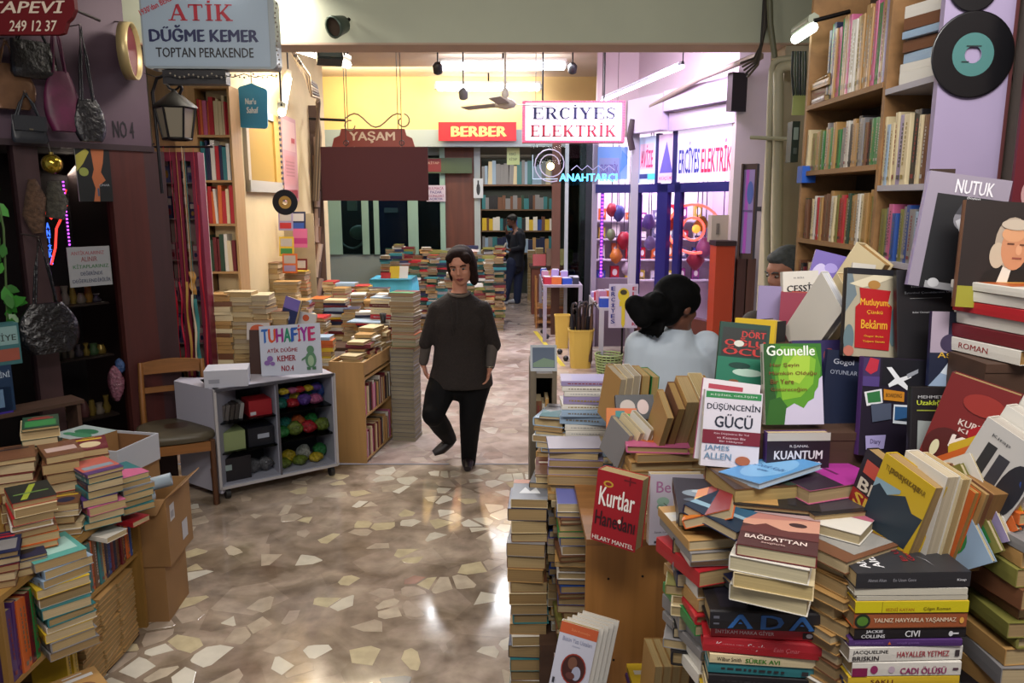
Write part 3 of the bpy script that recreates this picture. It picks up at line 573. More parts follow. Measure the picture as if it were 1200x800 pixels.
# --- foreground right stack: Ahmet Altan ... CADI ÖLÜSÜ
specs = [dict(t=.02, w=.14, h=.21, col='yellow', spine=[('t','SAKLI',.2,.3,.4,.7,'#5c1c1c')]), 
   dict(t=.028, w=.14, h=.205, col='white', label='white book lettered CADI ÖLÜSÜ in purple on the spine', spine=[('r',.0,0,.14,.62,'#7a1c48'),('e',.20,.5,.035,.3,'#8c2c5c'),('e',.36,.5,.03,.25,'#b9a4b2'),('t','CADI ÖLÜSÜ',.44,.18,.86,.72,'#8c1f5a',.03),('r',.92,.45,.97,.6,'#4c2c3c')]),
   dict(t=.029, w=.14, h=.215, col='white', page='#bdae95', yaw=1.5, label='cream book lettered JACQUELINE BRISKIN and HAYALLER YETMEZ on the spine', spine=[('t','JACQUELINE',.03,.52,.34,.82,'#2a2428',.02),('t','BRISKIN',.03,.12,.26,.42,'#2a2428',.02),('t','HAYALLER YETMEZ',.42,.32,.88,.70,'#9c2f3c',.02),('r',.93,.3,.97,.75,'#3c3438')]),
   dict(t=.014, w=.14, h=.21, col='purple', label='thin violet book with faint orange lettering on its spine', yaw=-1, spine=[('t','yalnızlığın öyküsü',.05,.35,.3,.7,'#7a5c9c'),('p',[(.34,.3),(.37,.3),(.355,.75)],'#c9642c'),('t','sevgili günlük',.42,.35,.62,.7,'#7a5c9c')]),
   dict(t=.021, w=.14, h=.21, col='black', label='black book lettered JACKIE COLLINS and CIVI on its spine', yaw=1, spine=[('t','JACKIE',.10,.54,.25,.88,'#cfcfd2',.03),('t','COLLINS',.06,.14,.27,.46,'#cfcfd2',.03),('t','CIVI',.45,.2,.58,.80,'#dadadc',.014),('e',.86,.45,.02,.25,'#cfcfd2'),('r',.88,.4,.93,.55,'#cfcfd2')]),
   dict(t=.031, w=.14, h=.21, col='orange', label='terracotta book lettered YALNIZ HAVYARLA YAŞANMAZ on its spine', spine=[('r',.0,.04,1,.96,'#94502f'),('r',.0,.0,1,.06,'#4a2c18'),('r',.0,.94,1,1,'#4a2c18'),('e',.07,.5,.07,.46,'#1f2a1c'),('e',.07,.5,.05,.3,'#4f7a2c'),('t','YALNIZ HAVYARLA YAŞANMAZ',.17,.34,.90,.70,'#d6bfa4',.03),('e',.95,.5,.02,.2,'#d8a24a')]),
   dict(t=.022, w=.14, h=.21, col='yellow', label='bright yellow book under two thin books and the black slipcase-like volume', spine=[('r',0,0,1,1,'#c6b818'),('r',.235,0,.24,1,'#8c7a14'),('t','SEZGİ KAYAN',.27,.15,.52,.5,'#b07a1c',.02),('t','Çılgın Roman',.60,.15,.84,.5,'#6b5c14')]),
   dict(t=.009, w=.14, h=.205, col='white', page='#c9bfa0', label='thin pale book lying on the bright yellow one', spine=[('r',0,0,1,1,'#b5b0a0')]),
   dict(t=.013, w=.14, h=.208, col='white', page='#c9c0a6', label='pale book directly under the black Altan book', spine=[('r',0,0,1,1,'#c0bbaa')]),
   dict(t=.030, w=.145, h=.212, col='#2a2a2e', yaw=1, label='charcoal book by Ahmet Altan with a red title, top of the front right stack',
        spine=[('t','Ahmet Altan',.10,.45,.26,.65,'#8c8c92'),('t','En Uzun Gece',.32,.45,.52,.65,'#8c8c92'),('t','Kitap',.88,.4,.96,.6,'#c9c9cc',.02)],
        front=[('r',0,0,1,1,'#2e2e32'),('t','Ahmet',.14,.83,.66,.91,'#d6d6d8',.02),('t','Altan',.14,.71,.58,.79,'#d6d6d8',.02),('e',.80,.82,.05,.03,'#d6d6d8'),('t','En Uzun',.30,.44,.84,.49,'#8c1f2c',.02),('t','Gece',.30,.37,.62,.42,'#8c1f2c',.02),('r',.56,.10,.86,.34,'#4a4438'),('e',.70,.22,.10,.10,'#7d7460'),('p',[(.14,.27),(.3,.29),(.42,.33),(.30,.28)],'#8c8c92')])]
zt = P(1066, 676, 1.28).z; tot = sum(s['t']+.0012 for s in specs)
px_ = P(1066, 720, 1.30).x
stack(px_, 1.37, zt-tot, zt, 'the front stack under the charcoal Altan book', gF, 'spine', 1, 7, specs=specs, jit=0.5, off=.003)
stack(px_-.005, 1.37, TZ, zt-tot-.002, 'the covered base under the front right stack', gF, 'spine', 0, 8, cols=COLR)
# brown-edged stack immediately left-behind of it
spx(1003, 655, 1.36, TZ, 'the stack between the front stacks', gF, 'fore', 30, seed=9, cols=['tan', 'cream', 'brown', 'white', 'tan'], tops=[('r', .1, .2, .9, .8, '#8c8a86')], t=(.018, .03), depth=.07)
# --- right margin stacks
gM = 'books in the stacks at the right margin'
spx(1204, 566, 1.35, zt-.03, 'the tilting stack at the right margin', gM, 'tail', 16, seed=10, cols=['dark red', 'blue', 'white', 'navy blue', 'orange', 'green', 'white'], t=(.014, .026), depth=.09, jit=9)
spx(1206, 628, 1.33, TZ, 'the wide stack at the right margin', gM, 'tail', 6, seed=11, cols=['tan', 'cream', 'white', 'grey', 'olive', 'brown'], t=(.022, .04), depth=.07)
spx(1108, 612, 1.60, TZ, 'the stack behind the charcoal Altan book', gM, 'fore', -8, seed=12, cols=['brown', 'tan', 'dark red', 'cream'], t=(.018, .03), depth=.07)
# sliding row of tilted covers at the right
for i, (c, l) in enumerate((('pale blue', 'pale blue book'), ('olive', 'olive book'), ('white', 'white book'), ('orange', 'orange book'), ('yellow', 'yellow book'), ('red', 'red book'))):
    fo(1132+i*9, 668-i*13, 1.36+i*.006, .13, .17, .012, c, '%s leaning in the slanted row at the right margin, %s from the front' % (l, ordn(i)), gM, yaw=-66, lean=2, roll=38-i*1.5, page='#bfb08c', front=random_front(random.Random(i+3), c))
# --- standing leaning group with the yellow cover
gL = 'leaning books behind the front right stack'
fo(1012, 634, 1.50, .118, .19, .030, 'black', 'dark book with red and cream letters, leaning left of the yellow-topped one', gL, yaw=-72, lean=4, roll=-14, page='#a98a58',
   front=[('r', 0, 0, 1, 1, '#2a2026'), ('r', .0, .30, 1, .52, '#8c1f22'), ('t', 'BEN', .1, .54, .9, .68, '#c9bfae', .03), ('t', 'SEN', .1, .36, .9, .50, '#c9a33c', .03), ('r', .1, .74, .9, TZ, '#b54a3c')])
fo(1036, 642, 1.44, .125, .185, .030, 'yellow', 'yellow-topped book with a blue-black landscape, leaning among brown page edges', gL, yaw=-70, lean=4, roll=-14, page='#a98a58',
   front=[('r', 0, 0, 1, 1, '#b99a1f'), ('p', [(.0,.12),(.9,.2),(1,.62),(.8,.60),(.6,.72),(.3,.60),(.1,.66),(0,.58)], '#22303c'), ('p', [(.0,.58),(.1,.66),(.3,.60),(.5,.70),(.5,.74),(0,.70)], '#7f9aa8'), ('t', 'TUTUNAMAYANLAR', .1, .84, .9, .90, '#6a5214', .01), ('t', 'bozkırda', .2, TZ, .8, .82, '#6a5214')])
for i, (px, c, t, r_, h) in enumerate(((1059, 'white', .030, -9, .205), (1074, 'cream', .020, -9, .20), (1085, 'orange', .014, -12, .18), (1097, 'tan', .018, -13, .18), (1110, 'brown', .040, -13, .18))):
    fo(px+4, 650, 1.43, .11, h, t, c, '%s-covered book leaning with its page edges outward, %s right of the yellow-topped one' % (c, ordn(i) if i else 'just'), gL, yaw=-76, lean=2, roll=r_, page=['#c9bba0', '#b39a68', '#a9813f', '#a98a58', '#8c6433'][i])
fo(1108, 562, 1.50, .125, .215, .045, 'dark red', 'tall dark red hardback lettered KA, leaning right behind the white ones', gL, yaw=-38, lean=6, roll=-14, hard=False, page='#a98a58',
   front=[('r', 0, 0, 1, 1, '#6b1a18'), ('e', .3, .3, .3, .2, '#4a1512'), ('t', 'KURTLUĞ', .36, .56, .98, .64, '#cbbab2', .02), ('t', 'KIRMIZI', .4, .50, .98, .54, '#cbbab2'), ('t', 'KAR', .36, .34, .98, .46, '#d6cbc4', .04), ('e', .18, .28, .06, .08, '#c9c4a0'), ('e', .6, .8, .3, .1, '#8a2a22')])
for i in range(4):
    fo(1136+i*21, 606-i*14, 1.42+i*.012, .125, .20, .036, 'white', ['white book with a dark figure and black label lettering, leaning right', 'second white book leaning right behind the labelled one', 'third cream book leaning right, teal strip above', 'rearmost cream book of the leaning white group'][i], gL, yaw=-62, lean=3, roll=-22, page=['#bdb5aa', '#c6c0b6', '#b39c78', '#ab9068'][i],
       front=None if i else [('r', 0, 0, 1, 1, '#b7b4b0'), ('r', .2, .42, .36, .80, '#2a2a2c'), ('r', .42, .38, .6, .76, '#33333a'), ('r', .26, .1, .4, .38, '#2a2a2c'), ('e', .8, .5, .18, .3, '#23232a'), ('e', .7, .2, .24, .16, '#23232a'), ('t', 'Kitap', .2, .86, .5, .9, '#5c5c5c')])
# flat stack top right (orange cover)
zq = P(1165, 428, 1.50).z
riser(.96, 1.24, 1.52, 1.655, TZ, zq-.002, 'narrow dark wooden riser under the flat stack by the mustard-banded book')
specs = [dict(t=.030, w=.13, h=.19, col='white', page='#a9824a', spine=[('t','ROMAN',.2,.3,.6,.7,'#8c2c2c')]), dict(t=.028, w=.13, h=.19, col='dark red', page='#b08a52'), dict(t=.026, w=.13, h=.19, col='white', page='#b08a52'), dict(t=.024, w=.13, h=.19, col='red', page='#a9824a'),
         dict(t=.022, w=.14, h=.20, col='white', page='#b9b8a8'), dict(t=.018, w=.14, h=.20, col='white', label='white book with an orange cover panel, topmost of the flat stack below the portrait book', front=[('r', .06, .22, .94, .95, '#a9521c'), ('r', .06, .7, .94, .95, '#c06a1f'), ('e', .5, .6, .2, .15, '#c98a3c'), ('t', 'Sevgi Masalları', .2, .12, .8, .17, '#b5a9a0')])]
stack(1.055, 1.60, zq, 0, 'the flat stack below the portrait book', 'books lying in the flat stack below the portrait book', 'tail', 13, 21, specs=specs, jit=3)
# --- middle pile: lying covers in front of the plum book
gP = 'books lying on the middle pile at the right'
zp = 1.252
spx(905, 600, 1.50, TZ, 'the pile below the dark landscape cover', gP, 'fore', -10, seed=22, cols=ED, w=(.13, .15), depth=.06, maxn=30)
ztop = zp
def lie(px, py, Y, z, w, h, t, col, label, yaw, front=None, pitch=0, roll=0, group=gP, **k):
    p = P(px, py, Y); return book(T(p.x, Y, z) @ RZ(yaw) @ RX(pitch) @ RY(roll), w, h, t, col, label, group, front=front, **k)
lie(905, 612, 1.615, zp+.001, .14, .225, .022, 'black', 'dark-covered book with white pages lying under the dark landscape cover', -84, [('r', .0, .0, 1, 1, '#2a2f3c')], page='#c6c2b6')
lie(900, 588, 1.605, zp+.025, .15, .235, .034, 'brown', 'thick cream-edged book with a dark landscape cover, lying below the sky blue booklet', -80, [('r', 0, 0, 1, 1, '#3a2a22'), ('p', [(0,0),(1,.1),(1,.4),(0,.6)], '#5d4430'), ('p', [(.3,.4),(1,.5),(1,.9),(.4,.8)], '#2c3a30'), ('r', .5, .2, .6, .8, '#77603c')], page='#b59b62')
lie(903, 545, 1.60, zp+.062, .12, .185, .012, 'pale blue', 'sky blue booklet with dark handwriting lying askew on the middle pile', -62, [('r', 0, 0, 1, 1, '#4f8cc2'), ('e', .5, .5, .4, .4, '#72a6d2'), ('t', 'Çocuk Kalbi', .15, .44, .85, .56, '#2c4f86', .0, .2), ('t', 'öyküler', .4, .34, .65, .40, '#2c4f86')], pitch=4, roll=-6, page='#b9c6d0')
lie(965, 566, 1.60, zp+.03, .14, .20, .030, 'pink', 'book with a magenta cover lying right of the plum one', -70, [('r', 0, 0, 1, 1, '#2a1c2a'), ('r', 0, .45, 1, 1, '#9c2f86'), ('r', .2, .6, .6, .64, '#5c1c4f')], page='#b59b72')
lie(985, 575, 1.54, zp-.002, .14, .21, .030, 'black', 'brown-edged book with a dark cover lying right of the plum one', -78, [('r', .1, .1, .9, .9, '#39343c')], page='#b59a6c')
lie(830, 600, 1.60, P(812, 600, 1.58).z, .145, .21, .030, 'black', 'book with a black and silver wave cover lying at the left of the middle pile', -8, [('r', 0, 0, 1, 1, '#1c1f26'), ('e', .5, .55, .4, .12, '#7a8894'), ('e', .55, .60, .3, .06, '#aab6be'), ('e', .4, .35, .3, .06, '#4c5864')], page='#b39c6c')
stack(P(830, 600, 1.58).x, 1.62, TZ, P(812, 602, 1.58).z, 'the column beside the oak cabinet, behind', gP, 'tail', -10, 23, cols=['black', 'tan', 'olive', 'navy blue', 'cream', 'grey'], t=(.016, .034), jit=7)
spx(842, 640, 1.46, TZ, 'the colourful column left of the black hardback', gP, 'tail', 12, seed=24, cols=['orange', 'green', 'white', 'tan', 'red', 'pale blue', 'cream', 'grey'], w=(.10, .12), h=(.17, .19), t=(.016, .034), jit=8, depth=.09, lean=(-.10, 0))
lie(862, 628, 1.52, P(862, 632, 1.46).z+.03, .13, .20, .02, 'navy blue', 'deep blue cover sloping under the sunset cover', -50, [('r', 0, 0, 1, 1, '#16283c'), ('e', .5, .5, .4, .3, '#27506a'), ('p', [(0,.1),(1,.3),(1,.36),(0,.2)], '#7d9cae')], roll=8)
lie(835, 606, 1.54, P(835, 615, 1.5).z+.02, .10, .17, .02, 'orange', 'orange and red cover sloping at the left of the deep blue one', -20, [('r', 0, 0, .4, 1, '#c06a20'), ('r', .4, 0, 1, 1, '#7c1f26'), ('r', .1, .3, .3, .7, '#c9a03c')], roll=-22)
# right part of pile
spx(1000, 600, 1.52, TZ, 'the mixed pile left of the leaning row', gP, 'tail', 24, seed=26, tops=[('r', 0, 0, 1, 1, '#7f8a94'), ('r', .1, .2, .9, .5, '#a5acb0')], cols=['white', 'pale blue', 'cream', 'grey', 'green', 'tan'], t=(.016, .036), jit=14, depth=.08, hardp=.2)
lie(985, 612, 1.50, P(975, 625, 1.44).z, .13, .19, .022, 'white', 'open-edged white paperback lying right of the sunset cover', -40, [('r', .0, .4, 1, .7, '#a2596c'), ('r', .0, .75, 1, .9, '#b9b0a4')], page='#bfae88')
# --- leaning light books behind Gounelle
gB = 'books leaning behind the green cover'
zt_ = P(950, 402, 1.98).z
riser(.68, 1.00, 1.92, 2.20, .3, zt_, 'long dark wooden stand under the books leaning behind the green cover')
for i in range(3):
    fo(932+i*18, 408, 1.98+i*.03, .13, .22, [.02, .022, .045][i], ['white', 'cream', 'tan'][i], ['white-edged book leaning far right behind the green cover', 'cream book leaning far right, second behind the green cover', 'thick tan-edged book leaning far right behind the green cover'][i], gB, yaw=-78, lean=2, roll=-40, page=['#c9c9cc', '#b59c70', '#a67b3e'][i])
fo(938, 375, 2.10, .10, .135, .02, 'white', 'white book with large black letters CESSİZ behind the leaning books', gB, yaw=4, lean=8, roll=2,
   front=[('t', 'H. BÖLL', .3, .85, .6, .89, '#55555c'), ('t', 'CESSİZ', .1, .58, .96, .76, '#23232a', .03), ('r', .3, .5, .7, .53, '#77777c')])
fo(958, 352, 2.20, .09, .14, .014, 'lilac', 'violet cover with a white blossom standing above the CESSİZ book', gB, yaw=-10, lean=10, roll=-14, front=[('r', 0, 0, 1, 1, '#6c5aa6'), ('e', .3, .45, .25, .3, '#c0b6dc'), ('e', .6, .7, .2, .1, '#9a8ccc')])
fo(935, 398, 2.06, .10, .13, .05, 'red', 'thick pinkish red book below the CESSİZ book', gB, yaw=-24, lean=3, page='#b08a58', front=[('r', 0, 0, 1, 1, '#8c3a4c')])
fo(905, 398, 2.12, .09, .15, .03, 'lilac', 'dull violet book left of the pinkish red one', gB, yaw=-20, lean=4, page='#9a8a7a')
fo(893, 402, 2.00, .11, .06, .05, 'black', 'small box-like book lying on its side with a blue label', gB, yaw=24, lean=0, page='#b9a184', front=[('r', .1, .2, .3, .8, '#6d93b5')])
fo(985, 356, 2.16, .11, .17, .04, 'cream', 'big tan hardback leaning right of the violet blossom cover', gB, yaw=-60, lean=5, roll=-30, page='#a9824a', hard=True)
fo(1003, 375, 2.02, .06, .15, .012, 'white', 'narrow white card-like booklet left of the red-panel novel', gB, yaw=0, lean=6, roll=-6)
fo(984, 510, 1.745, .11, .20, .015, 'navy blue', 'dark blue cover with faint white name standing left of the travel diary', gB, yaw=4, lean=8, roll=-6, front=[('r', 0, 0, 1, 1, '#182038'), ('t', 'Gogol', .15, .82, .6, .9, '#a9adb9'), ('t', 'OYUNLAR', .1, .72, .7, .77, '#8a90a0')])
fo(880, 452, 1.90, .10, .17, .02, 'yellow', 'yellow-edged book behind the red and green sea cover', gB, yaw=-30, lean=5)

# ------------------------------------------------------------ middle distance piles (right of the aisle)
gD = 'books in the piles before the woman in white'
tz = .76
spx(690, 452, 2.85, tz, 'the tall white-topped pile', gD, 'spine', -4, seed=31, cols=['white', 'lilac', 'pale blue', 'cream', 'tan', 'white'], h=(.18, .21), t=(.016, .034), depth=.05, tops=[('r', .1, .2, .9, .8, '#8c86b5')])
spx(652, 490, 2.90, tz, 'the pale pile beside the weathered rack', gD, 'tail', -14, seed=32, cols=['grey', 'white', 'pale blue', 'tan', 'cream'], w=(.10, .13), depth=.07)
spx(740, 452, 2.95, tz, 'the pile hidden behind the leaning tan books', gD, 'tail', 8, seed=33, cols=['tan', 'white', 'cream'], depth=.07)
spx(675, 532, 2.62, KZ, 'the broad pile topped by a large white book', gD, 'tail', -3, seed=34, cols=['white', 'lilac', 'tan', 'cream', 'blue', 'grey'], w=(.17, .20), h=(.13, .15), t=(.02, .035), depth=.055, tops=[('r', 0, 0, 1, 1, '#b3aebb')])
for i in range(6):
    fo(764+i*11+ (i>2)*4, 522-i*1, 2.36+i*.012, .125, [.19, .215, .235, .24, .22, .20][i], [.02, .024, .04, .045, .03, .02][i], ['tan', 'brown', 'tan', 'cream', 'tan', 'brown'][i], 'tan-edged book leaning right with page edges outward, %s from the left' % ordn(i), 'tan books leaning behind the Kurtlar novel', yaw=-82, lean=2, roll=[-30, -28, -27, -25, -20, -17][i], page=['#a58a5a', '#9c7c48', '#ad9468', '#b09a6c', '#a08050', '#94703f'][i])
zl = P(785, 522, 2.30).z
spx(772, 524, 2.30, LZ, 'the left flat pile under leaning tan books', gD, 'tail', 0, seed=35, cols=['tan', 'pink', 'cream', 'brown'], w=(.19, .21), t=(.02, .035), depth=.07, maxn=22)
spx(822, 530, 2.32, LZ, 'the right flat pile under leaning tan books', gD, 'tail', 0, seed=36, cols=['tan', 'brown', 'cream'], t=(.02, .035), depth=.07, maxn=22)
for i, (px, py, c, y_, r_) in enumerate(((712, 478, 'tan', -70, -14), (722, 478, 'cream', -74, -12), (733, 478, 'white', -78, -8), (745, 480, 'tan', -80, -5), (756, 482, 'green', -80, -4))):
    fo(px, py+14, 2.62, .12, .19, .026, c, '%s book standing with page edges outward before the white sleeve, %s from the left' % (c, ordn(i)), gD, yaw=y_, lean=2, roll=r_, page='#a89b84' if i < 3 else '#a99058')
fo(745, 492, 2.48, .13, .085, .02, 'black', 'small colourful cover with pale shapes, lying before the leaning tan books', gD, yaw=4, lean=30, front=[('r', 0, 0, 1, 1, '#1c1c22'), ('e', .3, .5, .2, .3, '#a89c94'), ('e', .7, .5, .15, .3, '#b9a4a0')])
fo(728, 510, 2.46, .10, .09, .02, 'orange', 'orange and green patterned booklet below the small colourful cover', gD, yaw=-4, lean=20, front=[('r', 0, 0, .3, 1, '#c06a24'), ('r', .3, .3, .6, .9, '#2c7a7c'), ('r', .6, .1, .95, .8, '#4f8c3c')])
for i in range(3):
    fo(715+i*12, 536-i*3, 2.40, .11, .13, .018, ['grey', 'cream', 'white'][i], 'thin %s book leaning right of the broad pile' % ['grey', 'cream', 'white'][i], gD, yaw=-60, lean=4, roll=-22, page='#a99c80')
spx(676, 590, 2.52, KZ, 'the brown-edged pile left of the Kurtlar novel', gD, 'tail', 2, seed=37, cols=['tan', 'blue', 'brown', 'green', 'white', 'navy blue', 'olive'], w=(.13, .15), t=(.018, .032), depth=.05, tops=[('r', 0, 0, 1, 1, '#6a70b0')])
spx(645, 558, 2.72, KZ, 'the narrow pile behind the corner column', gD, 'tail', -6, seed=38, cols=['tan', 'brown', 'cream', 'black', 'grey'], w=(.11, .13), t=(.018, .034), depth=.05)
# corner column on the floor
spx(620, 592, 2.56, .0, 'the tall column at the aisle corner', 'books in the tall corner column', 'tail', -2, seed=39, cols=['tan', 'cream', 'grey', 'brown', 'white', 'navy blue', 'teal', 'tan'], w=(.125, .14), t=(.026, .05), depth=.1, jit=4, off=.006,
    tops=[('r', 0, 0, 1, 1, '#6a6f78'), ('p', [(.2,.3),(.35,.6),(.5,.4),(.65,.6),(.8,.3)], '#c4c8cc'), ('r', .0, .8, .7, 1, '#a96a4a')], pagecols=('#a5895c', '#b39a6c', '#987a4c', '#ab9163'))
# rack end board
rk = empty('wooden_rack', (P(636, 560, 3.25).x, 3.25, 0), 'weathered wooden rack end with a small framed picture, at the aisle edge', 'rack')
xr0, xr1 = P(619, 500, 3.2).x, P(650, 500, 3.2).x; hw = (xr1-xr0)/2; zr = P(636, 436, 3.2).z
rm = M('#6d6252', 0.7, kind='woodz', scale=8, amt=.3)
MB().box(-hw, -hw+.025, -.03, .30, 0, zr, rm).build('side_board', rk); MB().box(hw-.02, hw, -.03, .30, 0, zr, rm).build('side_board', rk)
MB().box(-hw+.025, hw-.02, -.03, .30, zr-.03, zr-.01, rm).build('top_board', rk); MB().box(-hw+.025, hw-.02, .28, .30, 0, zr-.03, M('#17191c', .6)).build('back_board', rk)
for z_ in (.35, .62, .86): MB().box(-hw+.025, hw-.02, -.02, .28, z_, z_+.015, rm).build('shelf', rk)
art(MB(), [('r', 0, 0, 1, 1, '#8c9298'), ('r', .08, .12, .92, .9, '#1f3550'), ('p', [(.1,.15),(.9,.15),(.9,.4),(.5,.5),(.1,.3)], '#4f6a52')], xr1-xr0, .12, T(-hw, -.031, zr-.0) @ Matrix(((1,0,0,0),(0,.5,0,0),(0,.86,1,0),(0,0,0,1)))).build('framed_picture', rk)
for i, z_ in enumerate((.365, .635, .875)):
    row(P(636, 500, 3.2)*0 + Vector(((xr0+xr1)/2-hw+.03, 3.23, z_)), (1, 0, 0), (0, -1, 0), 2*hw-.055, ['the lowest', 'the middle', 'the top'][i]+' weathered rack shelf', 'books in the weathered rack', seed=50+i, h=(.15, .19), end='the left', cols=['black', 'tan', 'grey', 'brown', 'white'])

# ------------------------------------------------------------ wall shelves on the right
SX = 1.07
def swp(px, py): return onplane(px, py, (SX, 0, 0), Vector((1, 0, 0)))
bw = M('#9c7347', 0.6, kind='woody', scale=7, amt=.3); dk = M('#3a2c22', .7)
sh = empty('wall_bookshelf', (SX, 2.6, 0), 'tall light wooden wall bookshelf packed with upright old books, right of the pipes', 'bookshelf')
yA0, yA1 = swp(1030, 150).y, swp(944, 150).y
yB0 = swp(1094, 150).y
def slab(y0, y1, z, name, par, m=bw, t=.016, x0=SX, x1=SX+.2): MB().box(x0-par.location.x, x1-par.location.x, y0-par.location.y, y1-par.location.y, z-t-par.location.z, z-par.location.z, m).build(name, par)
zr_ = [swp(1000, y).z for y in (107, 195, 287)]; zr_.append(zr_[-1]-.24)
for z in zr_: slab(yA0, yA1, z, 'shelf', sh)
MB().box(0, .2, yA1-2.6, yA1-2.6+.018, zr_[-1], 2.75, bw).build('side_board', sh); MB().box(.002, .2, yA0-2.6-.018, yA0-2.6, zr_[-1], 2.75, bw).build('side_board', sh)
MB().box(.2, .21, yA0-2.6, yA1-2.6, zr_[-1], 2.75, dk).build('back_board', sh)
gW = 'books on the right wall shelves'
nm = ['the wall bookshelf, top row', 'the wall bookshelf, second row', 'the wall bookshelf, third row', 'the wall bookshelf, lowest row']
gg = [['red', 'green', 'white', 'navy blue', 'cream', 'pink', 'orange', 'teal', 'tan', 'lilac'], ['cream', 'tan', 'brown', 'white', 'black', 'green', 'olive', 'grey', 'dark green', 'dark red'], ['white', 'teal', 'brown', 'red', 'cream', 'tan', 'dark green', 'olive'], ['dark red', 'brown', 'black', 'cream']]
tops_ = [.25, .155, .17, .16]
for i, z in enumerate(zr_):
    row((SX+.004, yA0+.004, z), (0, 1, 0), (-1, 0, 0), (yA1-yA0)*(.78 if i < 2 else .98) - .008, nm[i], gW, seed=60+i, cols=gg[i], h=(tops_[i]-.03, tops_[i]), t=(.013, .03), end='the near end', w=(.11, .14))
# far end of the top shelves: lying books
stack(SX+.075, yA1-.09, zr_[0], zr_[0]+.085, 'the small lying pile at the far end of the top wall shelf', gW, 'spine', -90, 66, cols=['cream', 'brown', 'tan'], t=(.018, .03), h=(.15, .17), w=(.13, .14))
row((SX+.004, yA1-.12, zr_[1]), (0, 1, 0), (-1, 0, 0), .11, 'the wall bookshelf, far second row', gW, seed=67, cols=['tan', 'olive', 'cream', 'dark green'], h=(.13, .15))
# near unit with its lilac end panel
un = empty('end_bookshelf', (SX, 2.2, 0), 'bookshelf end unit with a lilac end panel carrying two vinyl records', 'bookshelf')
zb = [swp(1060, 98).z, swp(1060, 216).z, swp(1060, 300).z-.02]
for z in zb: slab(yB0+.02, yA0-.02, z, 'shelf', un, M('#a9a4ad', .6))
lil = M('#988aa8', 0.6, kind='noise', scale=3, amt=.08)
MB().box(0, .175, yB0-2.2, yB0-2.2+.02, P(1140, 345, yB0).z, 2.75, lil).build('end_panel', un)
MB().box(.175, .183, yB0-2.2-.002, yB0-2.2+.02, P(1140, 345, yB0).z, 2.75, M('#5a2c2c', .6)).build('edge_strip', un)
MB().box(.190, .2, yB0-2.2+.02, yA0-2.2-.02, zb[-1], 2.75, dk).build('back_board', un)
MB().box(.0, .06, yB0-2.2-.012, yB0-2.2, P(1112, 212, yB0).z, P(1112, 198, yB0).z, M('#3b2a20', .6)).build('bracket_plate', un)
stack(SX+.095, (yB0+yA0)/2-.015, zb[0], 2.42, 'the pile on the end unit top shelf', gW, 'tail', 14, 70, cols=['pale blue', 'white', 'yellow', 'cream', 'grey', 'green', 'brown'], w=(.13, .15), h=(.18, .20), t=(.02, .036), pagecols=('#8c6a44', '#a1835a', '#7c7280'))
row((SX+.004, yB0+.024, zb[1]), (0, 1, 0), (-1, 0, 0), yA0-yB0-.05, 'the end unit, middle row', gW, seed=71, cols=['green', 'tan', 'white', 'brown', 'black', 'lilac', 'pale blue', 'cream'], h=(.17, .20), t=(.016, .036), w=(.12, .14))
row((SX+.004, yB0+.024, zb[2]), (0, 1, 0), (-1, 0, 0), yA0-yB0-.05, 'the end unit, bottom row', gW, seed=72, cols=['blue', 'pale blue', 'pink', 'grey', 'white', 'olive'], h=(.13, .16), t=(.014, .03), w=(.11, .13))
# records on the end panel
def record(px, py, Y, d, label, col='#3f6f6c', hole='#a394b5', tilt=0):
    o = P(px, py, Y); m = frame(o, (1, 0, 0)); r = d/2
    rt = empty('vinyl_record', m, label, 'record', 'vinyl records hung on display')
    prof = [(r*k/24, .0012+(.00025 if k % 2 else 0)) for k in range(24, 11, -1)]
    MB().lathe([(r*.45, -.001), (r, -.001), (r, .001)]+prof, M('#0d0d10', 0.28), 40, RX(90), cap=False).build('disc', rt)
    MB().lathe([(r*.2, .0014), (r*.5, .0014)], M(col, .5), 32, RX(90), cap=False).build('label_paper', rt)
    MB().lathe([(r*.2, -.001), (r*.2, .0016)], M(hole, .6), 24, RX(90), cap=False).build('centre_hole', rt)
    art(MB(), [('r', .3, .70, .7, .73, '#1c2c2c'), ('r', .2, .3, .4, .33, '#1c2c2c')], r*.9, r*.9, T(-r*.45, -.002, -r*.45) @ FACE).build('label_print', rt)
yp = yB0-.006
record(1140, 64, yp, 90/900*(yp*cp+.1), 'seven-inch black record with a teal label and large hole on the lilac panel')
record(1142, -18, yp, 56/900*yp*1.0, 'black record cut by the upper edge of the frame above the teal-labelled one')
# ============================================================ left shop front (diagonal)
FB = Vector((-2.35, 5.05, 0)); FD = Vector((.625, .78, 0)).normalized(); FN = Vector((FD.y, -FD.x, 0))
LM = frame(FB, FD)                       # local x along the front (0 = its right end, negative to the left), y into the wall, z up
def U(px, py, out=0.0):                  # pixel -> (u, z) on the plane that stands `out` before the front
    p = onplane(px, py, FB + FN*out, FN); return (p-FB).dot(FD), p.z
def ux(px, out=0.0, py=250): return U(px, py, out)[0]
brown = M('#3a2226', .55, kind='woodz', scale=6, amt=.3); plum = M('#4d3a48', .6, kind='noise', scale=3, amt=.15); dred = M('#4a1f1c', .5, kind='woodz', scale=7, amt=.3)
b = MB(); zl = U(90, 167)[1]
b.box(-3.4, .05, 0, .10, zl, 3.72, plum, LM); b.box(-3.4, .05, -.03, .0, zl-.035, zl, M('#2c1d24', .5), LM)
b.box(-3.4, .05, 1.2, 1.25, 0, zl, M('#141014', .8), LM); b.box(.0, .05, .1, 1.2, 0, zl, M('#2b1b1c', .7), LM); b.box(-3.4, -3.35, .1, 1.2, 0, zl, M('#241a1c', .7), LM)
